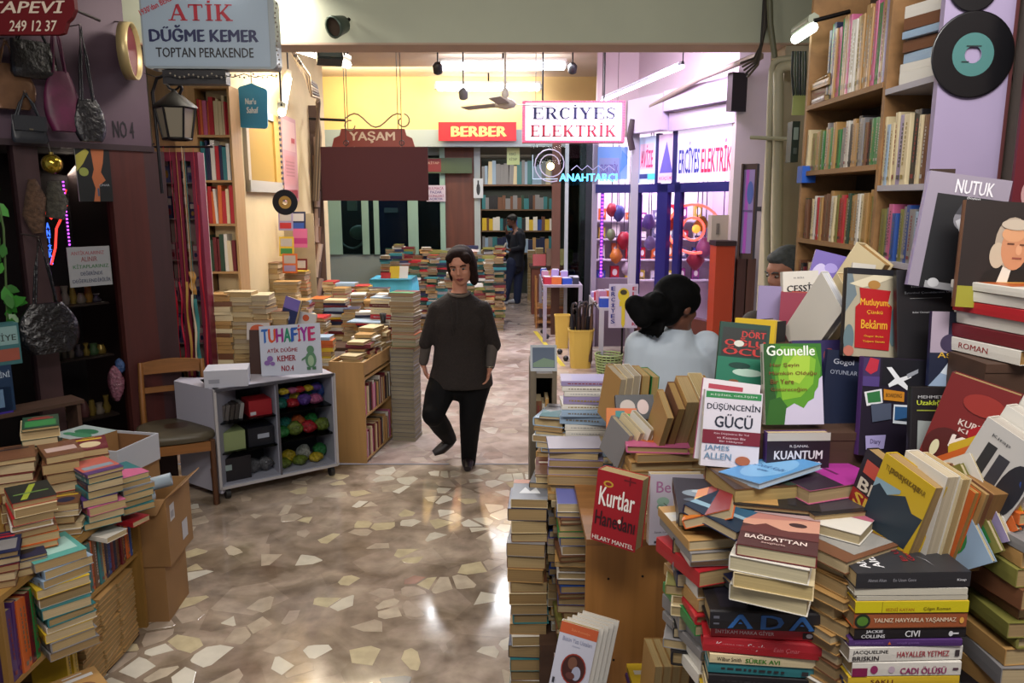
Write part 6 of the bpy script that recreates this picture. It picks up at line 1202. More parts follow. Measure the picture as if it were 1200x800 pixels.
# turquoise cloth table further back
e = empty('cloth_table', (P(462, 345, 9.4).x, 9.4, 0), 'table with a turquoise cloth and red edge beyond the left piles', 'table')
zq = P(462, 327, 9.2).z
MB().box(-.24, .24, -.25, .25, zq-.02, zq, M('#2c6a7a', .6)).build('table_top', e)
vs_ = []; n = 40; per = [(-.25+.5*k/10, -.26) for k in range(10)]+[(.25, -.26+.52*k/10) for k in range(10)]+[(.25-.5*k/10, .26) for k in range(10)]+[(-.25, .26-.52*k/10) for k in range(10)]
for j, z_ in enumerate((zq+.003, zq-.08, zq-.30)):
    for k, (x, y) in enumerate(per): s_ = 1+.05*j+.03*j*math.sin(k*1.7); vs_.append((x*s_, y*s_, z_))
MB().add(vs_, [(j*n+k, j*n+(k+1) % n, (j+1)*n+(k+1) % n, (j+1)*n+k) for j in range(2) for k in range(n)]+[tuple(range(n))], M('#3f97ad', .7), None, True).build('cloth', e)
for a in (-.2, .2):
    for c_ in (-.2, .2): MB().tube([(a, c_, 0), (a, c_, zq-.02)], .015, M('#3a2c24', .5), 6).build('leg', e)
for j, (px, c, h_, l) in enumerate(((452, 'red', .05, 'flat red folder on the turquoise cloth'), (462, 'yellow', .13, 'yellow booklet standing on the turquoise cloth'), (472, 'white', .13, 'white booklet standing at the right of the turquoise cloth'))):
    fo(px, 326, 9.25, .12, h_+.02, .012, c, l, gA, lean=20, yaw=-6)
# ============================================================ back of the passage
y_ = 12.3
b = MB(); gm = M('#7d9a8c', .5); xl = lambda px, Y=12.3: P(px, 250, Y).x; zl_ = lambda py, Y=12.3: P(600, py, Y).z
b.box(-3.4, xl(525), y_+.02, y_+.10, 0, zl_(298), M('#7a8480', .6)); b.box(-3.4, xl(520), y_+.02, y_+.08, zl_(182), 2.72, M('#6d7a74', .6))
b.box(xl(520), xl(556), y_+.03, y_+.09, 0, 2.72, M('#5a2e1f', .5, kind='woodz', scale=4, amt=.3)); b.box(xl(556), xl(563), y_-.0, y_+.09, 0, 2.72, M('#8c9694', .5))
struct('wall_shopfront', b)
for i, (a, c) in enumerate(((383, 400), (424, 432), (438, 444), (478, 490), (516, 522))):
    o = MB().box(xl(a), xl(c), y_-.02, y_+.02, zl_(298), 2.72, gm).build('trim_%d' % (i+6)); o['kind'] = 'structure'
o = MB().box(xl(400), xl(520), y_+.0, y_+.01, zl_(298), zl_(182), glass_mat('#b4c4c4', .15)).build('window_3'); o['kind'] = 'structure'
o = MB().box(-3.4, xl(556), 13.4, 13.5, 0, 2.8, M('#232a2c', .8)).box(-4.4, 3.2, 12.15, 16.6, 2.72, 2.76, M('#6a6458', .8)).build('wall_partition'); o['kind'] = 'structure'
# display inside: blue cabinet and mannequin ring
e = empty('blue_cabinet', ((xl(460, 13)), 13.0, 0), 'blue cabinet with white items behind the shop window at the back left', 'cabinet'); w = xl(478, 13)-xl(446, 13)
MB().box(-w/2, w/2, 0, .3, 0, 2.1, M('#1c2c5a', .5)).build('cabinet_body', e)
for i in range(5): MB().box(-w/2+.03+i*w*.19, -w/2+.03+i*w*.19+w*.12, -.01, 0, 1.95, 2.05, M('#a9b0b8', .5)).build('item', e)
MB().box(-w*.3, w*.2, -.01, 0, 1.7, 1.78, M('#8c98a8', .5)).build('item', e)
e = empty('ring_mobile', P(412, 265, 12.6), 'pale ring ornament in the back left shop window', 'ornament'); MB().tube([(.25*math.cos(t), 0, .36*math.sin(t)) for t in [k*math.pi/14+math.pi*.9 for k in range(20)]], .02, M('#9aa8a8', .4), 6).build('ring', e); MB().ball((.12, 0, -.1), (.16, .05, .12), M('#8a9c98', .4)).build('bird', e); MB().box(-.06, .10, 0, .01, .25, .45, M('#a9aeb0', .6)).build('paper', e)
# posters
def board(name, px0, py0, px1, py1, Y, items, label, cat='sign', th=.02, em=0, yaw=0, group=None, back='#3a2a28'):
    a, c = P(px0, py1, Y), P(px1, py0, Y); w, h = c.x-a.x, c.z-a.z
    e = empty(name, T(a) @ RZ(yaw), label, cat, group); MB().box(0, w, 0, th, 0, h, M(back, .5)).build('board', e)
    if items: art(MB(), items, w, h, T(0, -.002, 0) @ FACE, z0=.001, dz=.0015, emit=em).build('print', e)
    return e, w, h
board('notice', 500, 217, 522, 236, 12.25, [('r', 0, 0, 1, 1, '#b0a6b5'), ('t', 'BULMACA', .1, .72, .9, .9, '#7a1c4c'), ('t', 'PAZAR', .2, .5, .8, .66, '#3c2c6c'), ('t', 'GÜNLERİ', .1, .28, .9, .44, '#7a1c4c'), ('t', 'AÇIKTIR', .15, .06, .85, .22, '#3c2c6c')], 'white notice with dark violet capitals beside the brown door', 'notice')
board('notice', 555, 209, 566, 232, 12.22, [('r', 0, 0, 1, 1, '#a9b0b4'), ('e', .5, .45, .2, .3, '#14181c'), ('r', .42, .7, .58, .9, '#14181c')], 'small white card with a black bottle shape on the grey post', 'notice')
board('notice', 594, 173, 609, 193, 12.2, [('r', 0, 0, 1, 1, '#a3b478'), ('t', 'ESKİ', .2, .55, .7, .75, '#3c4c2c'), ('t', 'KİTAP', .2, .25, .8, .45, '#3c4c2c')], 'yellow-green note hanging from the lintel', 'notice')
board('small_sign', 500, 185, 553, 203, 12.2, [('r', 0, 0, 1, 1, '#36462c'), ('r', 0, .1, .32, .95, '#6c1c20'), ('t', 'KİTAP', .04, .6, .28, .8, '#a98c7c')], 'long green and dark red sign panel over the brown door', 'sign')
# bookshelf far back
fy = 15.6; fx0, fx1 = P(562, 250, fy).x, P(652, 250, fy).x
fb_ = empty('back_bookshelf', ((fx0+fx1)/2, fy, 0), 'wide glazed bookshelf across the far end of the passage', 'bookshelf'); hw = (fx1-fx0)/2
MB().box(-hw, hw, .3, .32, 0, 3.0, M('#2c332c', .7)).build('back_board', fb_)
for s in (-1, 1): MB().box(s*hw-.03, s*hw+.03, 0, .3, 0, 2.7, M('#5c3826', .6)).build('side_board', fb_)
for i, (py, hh) in enumerate(((216, .5), (245, .3), (270, .3), (296, .35))):
    z_ = P(600, py, fy).z; MB().box(-hw+.03, hw-.03, .0, .3, z_-.03, z_, M('#5c4630' if i else '#6a4a34', .6)).build('shelf', fb_)
    row((fx0+.05, fy+.02, z_), (1, 0, 0), (0, -1, 0), 2*hw-.1, '', '', seed=400+i, cols=[['pale blue', 'grey', 'grey', 'teal', 'cream'], ['teal', 'grey', 'dark green', 'black', 'brown'], ['blue', 'white', 'yellow', 'black', 'brown', 'teal'], ['tan', 'grey', 'teal', 'pale blue', 'navy blue']][i], h=(hh*.7, hh*.95), t=(.04, .10), w=(.18, .22), stuff=REST)
# long low tables of old books at the back
wtable(-2.0, -.20, 11.5, 12.1, .42, 'long low table of old magazines at the back of the passage')
r = random.Random(77)
for j, Yq in enumerate((11.35, 11.62, 11.9)):
    for k in range(13):
        xq = -1.95+k*.14; zz = 0 if j == 0 else .42; top = (.75 if j == 0 else .95+.09*j)+r.uniform(-.10, .08)
        if j == 0 and k > 12: continue
        while zz < top:
            th = r.uniform(.02, .05); book_geo(REST, REST, .14, .2, th, M(hexof(r.choice(['tan', 'brown', 'dark red', 'grey', 'teal', 'white', 'olive', 'black', 'navy blue', 'red', 'dark green'])), .5), pages('#8c7656'), T(xq+.07, Yq, zz) @ RZ(r.choice([0, 0, 90, 90, 90])+r.uniform(-16, 16))); zz += th+.002
for k in range(9):
    xq = -.75+k*.16; zz = .0; 
    if -.25 < xq < .22: continue
    while zz < .95: th = r.uniform(.04, .08); book_geo(REST, REST, .14, .24, th, M(hexof(r.choice(['tan', 'cream', 'white', 'grey'])), .5), pages('#ad9468'), T(xq, 14.9, zz)); zz += th+.002
# right back: wooden counter, red box, glass door
ct = empty('wooden_counter', (.75, 13.2, 0), 'reddish brown counter with books, right of the reading man', 'counter')
MB().box(-.42, .55, -.3, .3, 0, .78, M('#6a3422', .5, kind='woodx', scale=3)).build('counter_body', ct); MB().box(-.45, .58, -.33, .33, .78, .82, M('#3a2218', .5)).build('counter_top', ct)
for k, (px, c, h_) in enumerate(((632, 'red', .22), (648, 'brown', .3), (664, 'olive', .28), (684, 'grey', .3))):
    fo(px, 313-k, 12.95, .22, h_, .04, c, ['bright red box-like album on the back counter', 'brown album on the back counter', 'olive album tilted open on the back counter', 'grey album at the right of the back counter'][k], 'albums on the back counter', lean=15)
cr = empty('low_trolley', (P(640, 340, 11.6).x, 11.7, 0), 'low wooden trolley with small books near the reading man', 'trolley')
MB().box(-.16, .34, -.25, .25, .30, .33, wood).build('board', cr); MB().box(-.16, .34, -.25, .25, .08, .11, wood).build('board', cr)
for a in (-.15, .33):
    for c_ in (-.24, .24): MB().tube([(a, c_, .0), (a, c_, .75)], .015, wood, 6).build('post', cr)
rs(640, 318, 11.55, .332, 420, x=cr.location.x+.02); rs(648, 322, 11.55, .332, 421, x=cr.location.x+.2)
gd = empty('glass_door', (P(679, 300, 10.9).x, 10.9, 0), 'tall dark glass door with a black frame left of the electrical shop', 'door'); w = P(697, 250, 10.9).x-P(661, 250, 10.9).x; fm_ = M('#16191f', .4)
MB().box(-w/2, -w/2+.05, 0, .05, 0, 2.95, M('#8a8f92', .4)).build('frame', gd); MB().box(w/2-.14, w/2, 0, .05, 0, 2.95, fm_).build('frame', gd); MB().box(-w/2+.05, w/2-.14, 0, .05, 2.9, 2.95, fm_).build('frame', gd)
MB().box(-w/2+.05, w/2-.14, .02, .03, 0.02, 2.9, glass_mat('#66766f', .25)).build('pane', gd)
MB().box(-w/2-.18, -w/2-.06, .0, .08, 0, 2.9, M('#4a2a1c', .5)).build('post', gd)
# ============================================================ electrical shop on the right
SC, SD = Vector((P(744, 250, 10).x, 10.0, 0)), Vector((P(865, 250, 8.2).x, 8.2, 0))
SM = frame(SC, SD-SC); sd = (SD-SC).normalized(); Ls = (SD-SC).length; sn = Vector((sd.y, -sd.x, 0))
def su(px, py, out=0.0): p = onplane(px, py, SC + sn*out, sn); return (p-SC).dot(sd), p.z
lilw = M('#b9abc4', .5); bluef = M('#1c1a5c', .4)
z_top, z_mid, z_lin, z_low = 3.12, P(744, 160, 10).z, P(744, 217, 10).z, P(744, 226, 10).z
b = MB(); b.box(0, Ls, 0, .12, z_top, 3.72, M('#a99aa0', .7), SM); b.box(0, Ls, 0, .1, 0, .55, M('#5c2c22', .6), SM)
Sx0 = P(697, 250, 10).x
b.box(Sx0, SC.x, 10.0, 10.1, z_mid, 3.72, M('#a99a9a', .7)); b.box(Sx0, SC.x, 10.0, 10.1, 0, .9, M('#6a5a6c', .6)); b.box(Sx0-.03, Sx0+.03, 9.97, 10.1, 0, z_mid, M('#8a7f94', .5))
b.box(P(738, 250, 9.95).x, P(746, 250, 9.95).x, 9.88, 9.99, 0, 3.1, M('#aaa6b2', .5)); struct('wall_electric_shop', b)
e = empty('shutter_box', SM, 'white roller shutter housings above the electrical shop windows', 'shutter box')
uu = su(790, 140)[0]
for a, c, zt, zb in ((.02, uu-.01, z_top, z_mid+.02), (uu+.01, Ls-.03, z_top+.02, z_mid+.22), (uu+.01, Ls-.03, z_mid+.2, z_mid)): MB().box(a, c, -.16 if zt > z_mid+.3 else -.08, 0, zb, zt, lilw).build('housing', e)
MB().box(Ls-.03, Ls+.05, -.20, 0, z_mid+.1, z_top+.05, M('#2c1c1c', .6)).build('end_cap', e)
def sgn(px0, px1, zt, zb, items, label, em=.5, out=.02):
    u0, u1 = su(px0, 200)[0], su(px1, 200)[0]; w, h = u1-u0, zt-zb
    e = empty('shop_sign', SM @ T(u0, -out, zb), label, 'sign'); MB().box(0, w, 0, .015, 0, h, M('#8f8ca4', .5)).build('board', e); art(MB(), items, w, h, T(0, -.002, 0) @ FACE, emit=em, z0=.001, dz=.001).build('print', e)
zt_, zb_ = z_mid-.02, z_lin+.02
sgn(747, 771, zt_, zb_, [('r', 0, 0, 1, 1, '#a9b2d4'), ('r', .2, .3, .85, .85, '#c2a0bc'), ('t', 'AVİZE', .24, .34, .82, .82, '#b5386a', .04), ('r', .2, .1, .6, .2, '#2c3470'), ('r', .6, .08, .95, .2, '#48b0d8')], 'backlit sign panel with tall pink letters AVİZE')
sgn(773, 792, zt_, zb_, [('r', 0, 0, 1, 1, '#c4a9cc'), ('p', [(.1, .2), (.5, .85), (.9, .2)], '#5a4fa4'), ('t', 'KÜÇÜK', .1, .04, .9, .14, '#b5386a')], 'lilac sign panel with a violet peak shape')
k = [('r', 0, 0, 1, 1, '#c3bfe0'), ('r', 0, .72, 1, 1, '#d8d0ea'), ('t', 'ERCİYES', .04, .16, .42, .74, '#2b2f8c', .02), ('t', 'ELEKTRİK', .46, .16, .97, .72, '#b8244e', .02)]
sgn(795, 861, zt_+.05, zb_, k, 'long backlit sign ERCİYES ELEKTRİK in blue and red above the shop window', .6)
e, w, h = board('shop_sign', 700, 172, 736, 210, 9.96, [('r', 0, 0, 1, 1, '#6f8fd0'), ('r', .05, .08, .72, .66, '#8a8cc0'), ('t', 'ELEKTRİK', .1, .2, .68, .55, '#6a4f9c'), ('p', [(.75, .2), (1, .5), (1, .7), (.8, .9)], '#4a7ac4')], 'blue sign panel over the narrow left window of the electrical shop', em=.45)
# frames, glass, doors
fr = MB(); fr.box(0, Ls, -.03, .03, z_low, z_lin+.01, bluef, SM); fr.box(Sx0, SC.x, 9.95, 10.0, P(720, 226, 10).z, P(720, 216, 10).z, bluef)
for a, c in ((743, 748), (770, 782), (790, 797), (858, 864)): fr.box(su(a, 300)[0], su(c, 300)[0], -.03, .03, .55 if a != 770 else 0, z_lin, bluef if a != 858 else M('#5c2c22', .5), SM)
for a, c in ((770, 773), (790, 795)): fr.box(su(a, 200)[0], su(c, 200)[0], -.03, .03, z_lin, z_mid, bluef, SM)
tag(fr.build('trim_12'), kind='structure')
o = MB().box(su(748, 300)[0], su(770, 300)[0], 0, .01, .55, z_low, glass_mat('#f2ecf6', .08), SM).box(su(797, 300)[0], su(858, 300)[0], 0, .01, .55, z_low, glass_mat('#f2ecf6', .08), SM).build('window_4'); o['kind'] = 'structure'
o = MB().box(Sx0+.03, P(738, 250, 10).x, 10.02, 10.03, .9, P(720, 226, 10).z, glass_mat('#f2ecf6', .08)).build('window_5'); o['kind'] = 'structure'
o = MB().box(1.0, 3.1, 11.6, 11.65, 0, 2.9, M('#c9c2cc', .6)).box(2.98, 3.05, 8.35, 11.6, 0, 2.9, M('#b9a9c2', .6)).box(1.0, 3.05, 10.12, 11.6, 2.85, 2.9, M('#d0c8d0', .6)).build('wall_shop_inside'); o['kind'] = 'structure'
# LED strips
def led(px, py0, py1, Y=None, label='', plane=True, em=5, col='#c44dff'):
    e = empty('led_strip', (0, 0, 0), label, 'light strip', 'purple light strips of the electrical shop')
    if Y: a, c = P(px, py1, Y), P(px, py0, Y)
    else: a, c = onplane(px, py1, SC - sn*.06, sn), onplane(px, py0, SC - sn*.06, sn)
    x, y = (a.x+c.x)/2, (a.y+c.y)/2
    MB().box(x-.02, x+.02, y+.004, y+.01, a.z, c.z, M('#7a4a9c', .5)).build('strip', e); dm = MB(); z = a.z
    while z < c.z: dm.box(x-.011, x+.011, y-.006, y+.004, z, z+.02, M(col, .4, emit=em)); z += .045
    o = dm.build('diodes', e); o['kind'] = 'stuff'
led(705, 226, 332, 10.06, 'purple light strip at the left edge of the narrow window'); led(750, 228, 320, None, 'purple light strip beside the white column'); led(798, 232, 318, None, 'purple light strip left of the red neon ring'); 
# neon ring
cN = onplane(812, 268, SC - sn*.05, sn); RMn = frame(cN, sd); s_ = cN.y/900
e = empty('neon_ring', RMn, 'red-orange neon spiral ring in the electrical shop window', 'neon sign'); nm_ = M('#ff5340', .4, emit=3.5)
MB().tube([(26*s_*1.9*math.cos(t), 0, 28*s_*math.sin(t)) for t in [R(-70-k*13) for k in range(22)]], .016, nm_, 6).build('neon_tube', e)
MB().tube([(11*s_*1.9*math.cos(t), 0, 13*s_*math.sin(t)) for t in [k*math.pi/9 for k in range(18)]], .014, nm_, 6, closed=True).build('neon_tube', e)
MB().ball((.06, 0, 0), .05, M('#ffb040', .4, emit=1.5), 10, 6).build('lamp', e)
# goods on shelves inside
r = random.Random(15); gI = 'goods inside the electrical shop'
for j, z_ in enumerate((.75, 1.05, 1.35, 1.62)):
    s1 = empty('shop_shelf', (1.9, 11.3, z_), ['lowest', 'second', 'third', 'highest'][j]+' white shelf inside the electrical shop', 'shelf'); MB().box(-.85, 1.0, 0, .28, -.02, 0, M('#c9c4cc', .5)).build('board', s1)
    for i in range(9):
        c = r.choice(['#b01c2c', '#c9602c', '#3c4a9c', '#c9c4cc', '#6a6a84', '#b5a03c', '#8c3a7c', '#d0c9c4']); w_, h_ = r.uniform(.07, .13), r.uniform(.10, .24)
        o = MB().box(-w_/2, w_/2, -.06, .06, 0, h_, M(c, .4)).build('boxed_lamp', None, T(1.12+i*.2, 11.42, z_)); art(MB(), [('e', .5, .55, .3, .25, '#d9d4cc'), ('r', .1, .08, .9, .2, '#3a3a50')], w_, h_, T(-w_/2, -.061, 0) @ FACE).build('print', o)
        tag(o, 'small boxed lamp on the %s shelf inside the electrical shop, %s from the left' % (['lowest', 'second', 'third', 'highest'][j], ordn(i)), 'box', gI)
for i, (px, py, c, s0, l) in enumerate(((725, 250, '#4a4f8c', .11, 'blue clothes-like bundle'), (717, 246, '#a82c3c', .09, 'red paper lantern'), (731, 282, '#a01c2c', .12, 'deep red lampshade'), (722, 300, '#c9782c', .10, 'orange hanging lamp'), (716, 275, '#7a8a5c', .08, 'greenish glass pendant'), (760, 260, '#6a5a9c', .10, 'violet hanging fan'), (762, 285, '#8a86a8', .09, 'silver hanging lamp'), (785, 262, '#b5402c', .09, 'scarlet hanging lampshade'), (822, 262, '#c9a43c', .09, 'amber globe lamp'), (826, 290, '#a8729c', .12, 'pinkish glass lampshade'), (815, 305, '#b04a5c', .12, 'red table lamp'), (845, 312, '#9a3a44', .10, 'dark red lamp'), (735, 315, '#b9a9b4', .09, 'pale vase lamp'))):
    Yi = 10.5 if px < 745 else 10.3-(px-745)*.012; p = P(px, py, Yi)
    e = empty('hanging_lamp', p, l+' hanging inside the electrical shop', 'lamp', 'lamps hanging in the electrical shop')
    MB().lathe([(s0*.35, s0), (s0*.6, s0*.7), (s0*r.uniform(.8, 1), 0), (s0*r.uniform(.4, .9), -s0*.6), (s0*.2, -s0)], M(c, .35), 14).build('lamp_shade', e); MB().tube([(0, 0, s0), (0, 0, 2.85-p.z)], .006, M('#5a5460', .5), 5).build('cord', e)
e, w, h = board('meter_box', 833, 252, 857, 284, 8.25, None, 'cream plastic box mounted beside the red neon ring', 'box', .16, back='#a89c8c')
MB().box(w*.25, w*.4, -.005, 0, h*.3, h*.7, M('#6a6258', .5)).build('latch', e)
for xx in (w*.5,): MB().box(xx-.03, xx+.03, .0, .14, -1.0, 0, M('#4a2c24', .5)).build('post', e)
e, w, h = board('orange_cabinet', 835, 288, 862, 385, 8.0, None, 'narrow orange-red cabinet standing before the electrical shop', 'cabinet', .25, back='#a83a14')
MB().box(0, w, .0, .25, -P(850, 385, 8.0).z, 0, M('#a83a14', .5)).build('base', e); MB().box(-.01, w+.01, -.01, .26, h, h+.05, M('#2c1a18', .5)).build('lid', e)
e, w, h = board('framed_showcase', 864, 192, 888, 303, 7.6, [('r', .16, .06, .84, .94, '#8c7ab0'), ('r', .3, .06, .5, .94, '#a04cb0'), ('e', .6, .7, .2, .12, '#4a5fa8'), ('r', .2, .5, .8, .52, '#5c4a7c')], 'dark wooden framed showcase with violet reflections, hung right of the electrical shop', 'showcase', .08, yaw=-28, back='#3c2620')  # the reflections are flat violet shapes painted on the face
for s in ((0, .12), (.88, 1)): MB().box(s[0]*w, s[1]*w, -.03, 0, 0, h, M('#3c2620', .5)).build('frame', e)
MB().box(w*.45, w*.55, .08, .9, h*.5, h*.55, M('#3a302c', .5)).build('wall_bracket', e)
for i, px in enumerate((868, 878)):
    o = MB().box(-.05, .05, 0, .08, 0, P(px, 303, 8.0).z, M(['#4a2a20', '#5c3a2c'][i], .6, kind='woodz', scale=5)).build('timber_post', None, T(P(px, 350, 8.0).x, 8.0, 0)); tag(o, ['darker of the two brown timber posts under the framed showcase', 'lighter of the two brown timber posts under the framed showcase'][i], 'post', 'timber posts under the showcase')
# pink edge lamp
# lightbox ERCİYES ELEKTRİK
e, w, h = board('lightbox_sign', 612, 118, 733, 167, 9.2, None, 'white lit box sign ERCİYES ELEKTRİK with a border of red lamps', 'sign', .16, back='#b06a78')
art(MB(), [('r', .0, .0, 1, 1, '#c96a80'), ('r', .03, .05, .965, .95, '#f2eef6')], w, h, T(0, -.002, 0) @ FACE, emit=.75, z0=.001, dz=.001).build('face_panel', e)
art(MB(), [('s', 'ERCİYES', .10, .56, .90, .84, '#2a3060'), ('s', 'ELEKTRİK', .08, .14, .92, .42, '#c4364c')], w, h, T(0, -.006, 0) @ FACE).build('print', e)
dm = MB()
for k in range(44):
    for v_ in (.025, .975): dm.ball((w*(k+.5)/44, -.006, h*v_), .011, M('#ff4a70', .4, emit=1.5), 5, 3)
for k in range(16):
    for v_ in (.01, .99): dm.ball((w*v_, -.006, h*(k+.5)/16), .011, M('#ff4a70', .4, emit=1.5), 5, 3)
o = dm.build('border_lamps', e); o['kind'] = 'stuff'
for s in (.2, .8): MB().tube([(w*s, .08, h), (w*s, .08, 3.72-P(600, 167, 9.2).z)], .01, irn, 6).build('hanger', e)
# key-cutter neon ANAHTARCI
e, w, h = board('neon_sign', 622, 170, 728, 215, 9.5, None, 'clear acrylic neon sign lettered ANAHTARCI in pale blue with a spiral', 'neon sign', .001, back='#2b3436')
for ch in list(e.children): bpy.data.objects.remove(ch)
MB().box(0, w, 0, .006, 0, h, glass_mat('#eef4f6', .12)).build('panel', e)
art(MB(), [('t', 'ANAHTARCI', .32, .06, .96, .26, '#58c4ff', .03)], w, h, T(0, -.006, 0) @ FACE, emit=2.2).build('neon_letters', e)
MB().tube([(w*.30, -.01, h*.12), (w*.02, -.01, h*.12), (w*.02, -.01, h*.75)], .006, M('#b9d0e0', .4, emit=.5), 5).build('neon_tube', e)
MB().tube([(w*(.45+.06*k), -.01, h*(.35+.12*(k % 2))) for k in range(9)], .005, M('#9a9ac0', .4, emit=.4), 5).build('neon_tube', e)
MB().tube([(w*.22+(.10+.11*k/30)*math.cos(k*.38), -.01, h*.5+(.10+.11*k/30)*math.sin(k*.38)) for k in range(31)], .007, M('#a9a6c0', .4, emit=.5), 5).build('neon_tube', e)
MB().ball((w*.22, -.02, h*.45), .045, M('#ffd890', .4, emit=6), 10, 6).build('bulb', e)
for s in (.05, .95): MB().tube([(w*s, 0, h), (w*s, 0, 3.72-P(600, 215, 9.5).z)], .003, irn, 5).build('wire', e)
# ------------------------------------------------------------ hanging signs, left-centre
board('shop_sign', 514, 143, 605, 165, 11.85, [('r', 0, 0, 1, 1, '#b8101c'), ('t', 'BERBER', .17, .24, .87, .76, '#d9c06a', .045)], 'bright red sign lettered BERBER on the back header', em=.25, back='#8c1018')
e, w, h = board('shop_sign', 390, 151, 486, 190, 9.0, None, 'rounded brick-red sign YAŞAM KİTABEVİ half hidden by the brown board', back='#7a2c20')
for ch in list(e.children): bpy.data.objects.remove(ch)
MB().prism([(0, 0), (w, 0), (w, h*.45), (w*.97, h*.72), (w*.9, h*.8), (w*.88, h), (w*.12, h), (w*.1, h*.8), (w*.03, h*.72), (0, h*.45)], 0, .02, M('#7a2c20', .5), RX(90)).build('board', e)
art(MB(), [('t', 'YAŞAM', .22, .58, .76, .92, '#c9b49a', .03), ('t', 'KİTABEVİ', .14, .14, .86, .46, '#c9b49a', .03)], w, h, T(0, -.022, 0) @ FACE).build('print', e)
for s in (.2, .8): MB().tube([(w*s, -.01, h), (w*s, -.01, 3.72-P(600, 190, 9.0).z)], .004, irn, 5).build('wire', e)
e, w, h = board('blank_signboard', 378, 172, 501, 235, 8.2, None, 'large blank dark brown signboard hanging by two chains', back='#1a0d0e')
for ch in e.children: ch.data.materials[0] = M('#341c1e', .9, spec=.1)
for s in (.24, .76):
    MB().tube([(w*s, .01, h), (w*s, .01, 3.72-P(600, 235, 8.2).z)], .004, irn, 5).build('chain', e)
    MB().tube([(w*s+.025*math.cos(t), .01, h+.04+.025*math.sin(t)) for t in [k*math.pi/6 for k in range(12)]], .005, irn, 5, closed=True).build('chain_ring', e)
Ys = 8.3
e = MB().tube([P(362, 139, Ys), P(405, 141, Ys)], .014, irn, 6).tube([P(405+i*5, 141-8*math.sin(i*.62+.3), Ys) for i in range(14)], .008, M('#6a5a44', .5), 6).tube([P(472+9*math.cos(t)*(1-i*.05), 142+9*math.sin(t)*(1-i*.05), Ys) for i, t in enumerate([k*.5-1.4 for k in range(12)])], .008, M('#6a5a44', .5), 6).tube([P(410+6*math.cos(t), 147+6*math.sin(t), Ys) for t in [k*.5 for k in range(11)]], .007, M('#6a5a44', .5), 6).build('scroll_bracket'); tag(e, 'wrought iron scroll bracket above the blank brown signboard', 'bracket')
# ------------------------------------------------------------ ceiling fittings
def tube_lamp(px0, px1, py, z, label, em=20, r_=.045):
    a = G(px0, py, z); c = G(px1, py, z); e = empty('tube_lamp', ((a.x+c.x)/2, a.y, z), label, 'lamp', 'fluorescent tubes of the passage'); w = abs(c.x-a.x)/2
    MB().box(-w, w, -.05, .05, .05, .10, M('#b9b4ac', .4)).build('housing', e)
    for y_ in (-.035, .035): MB().tube([(-w+.03, y_, .02), (w-.03, y_, .02)], r_, M('#f4f7ff', .4, emit=em), 8).build('tube', e)  # radius widened so the shape includes the glare around each tube
    for s in (-1, 1): MB().box(s*w-.02, s*w+.02, -.06, .06, -.01, .06, M('#8c8880', .4)).build('end_cap', e)
    MB().tube([(0, 0, .10), (0, 0, 3.72-z)], .012, irn, 6).build('stem', e)
tube_lamp(515, 664, 79, 3.55, 'nearer double fluorescent tube lamp under the passage ceiling')
tube_lamp(511, 634, 104, 3.50, 'farther double fluorescent tube lamp behind the ceiling fan')
e = empty('tube_lamp', (0, 0, 0), 'slanting slim tube lamp leading toward the electrical shop', 'lamp', 'fluorescent tubes of the passage'); a, c = G(706, 118, 3.42), G(800, 78, 3.42)
a = P(706, 118, 9.6); c = P(800, 78, 7.8)
MB().tube([a, c], .022, M('#e8ecff', .4, emit=6), 8).build('tube', e); MB().tube([a+Vector((0, 0, .035)), c+Vector((0, 0, .035))], .02, M('#8c86a0', .4), 6).build('housing', e)
for p in (a, c): MB().tube([p+Vector((0, 0, .03)), Vector((p.x, p.y, 3.72))], .006, irn, 5).build('hanger', e)
e = empty('tube_lamp', (0, 0, 0), 'bright tube lamp in the left alcove behind the lightbox', 'lamp', 'fluorescent tubes of the passage'); a, c = P(292, 132, 6.1)+Vector((.25, 0, 0)), P(338, 92, 7.4)
MB().tube([a, c], .03, M('#fff2dc', .4, emit=14), 8).build('tube', e); MB().tube([a+Vector((0, 0, .05)), c+Vector((0, 0, .05))], .035, M('#b0a894', .4), 6).build('housing', e)
for p in (a, c): MB().tube([p+Vector((0, 0, .05)), Vector((p.x, p.y, 3.72))], .008, irn, 5).build('hanger', e)
e = empty('tube_lamp', (0, 0, 0), 'bright tube lamp just behind the beam at the upper left', 'lamp', 'fluorescent tubes of the passage'); a, c = P(334, 52, 5.6), P(408, 76, 6.6)
MB().tube([a, c], .03, M('#fff6e6', .4, emit=14), 8).build('tube', e); MB().tube([a+Vector((0, 0, .05)), c+Vector((0, 0, .05))], .035, M('#b0a894', .4), 6).build('housing', e)
for p in (a, c): MB().tube([p+Vector((0, 0, .05)), Vector((p.x, p.y, 3.72))], .008, irn, 5).build('hanger', e)
e = empty('tube_lamp', (0, 0, 0), 'short tube lamp at the far end of the wall bookshelf', 'lamp', 'fluorescent tubes of the passage'); a, c = P(932, 46, 2.95), P(953, 32, 2.75)
MB().tube([a, c], .017, M('#f2fff4', .4, emit=6), 8).build('tube', e); MB().tube([a+Vector((0, .0, .028)), c+Vector((0, 0, .028))], .02, M('#9aa08c', .4), 6).build('housing', e); MB().tube([c+Vector((0, 0, .02)), c+Vector((.12, 0, .05))], .008, irn, 5).build('arm', e)
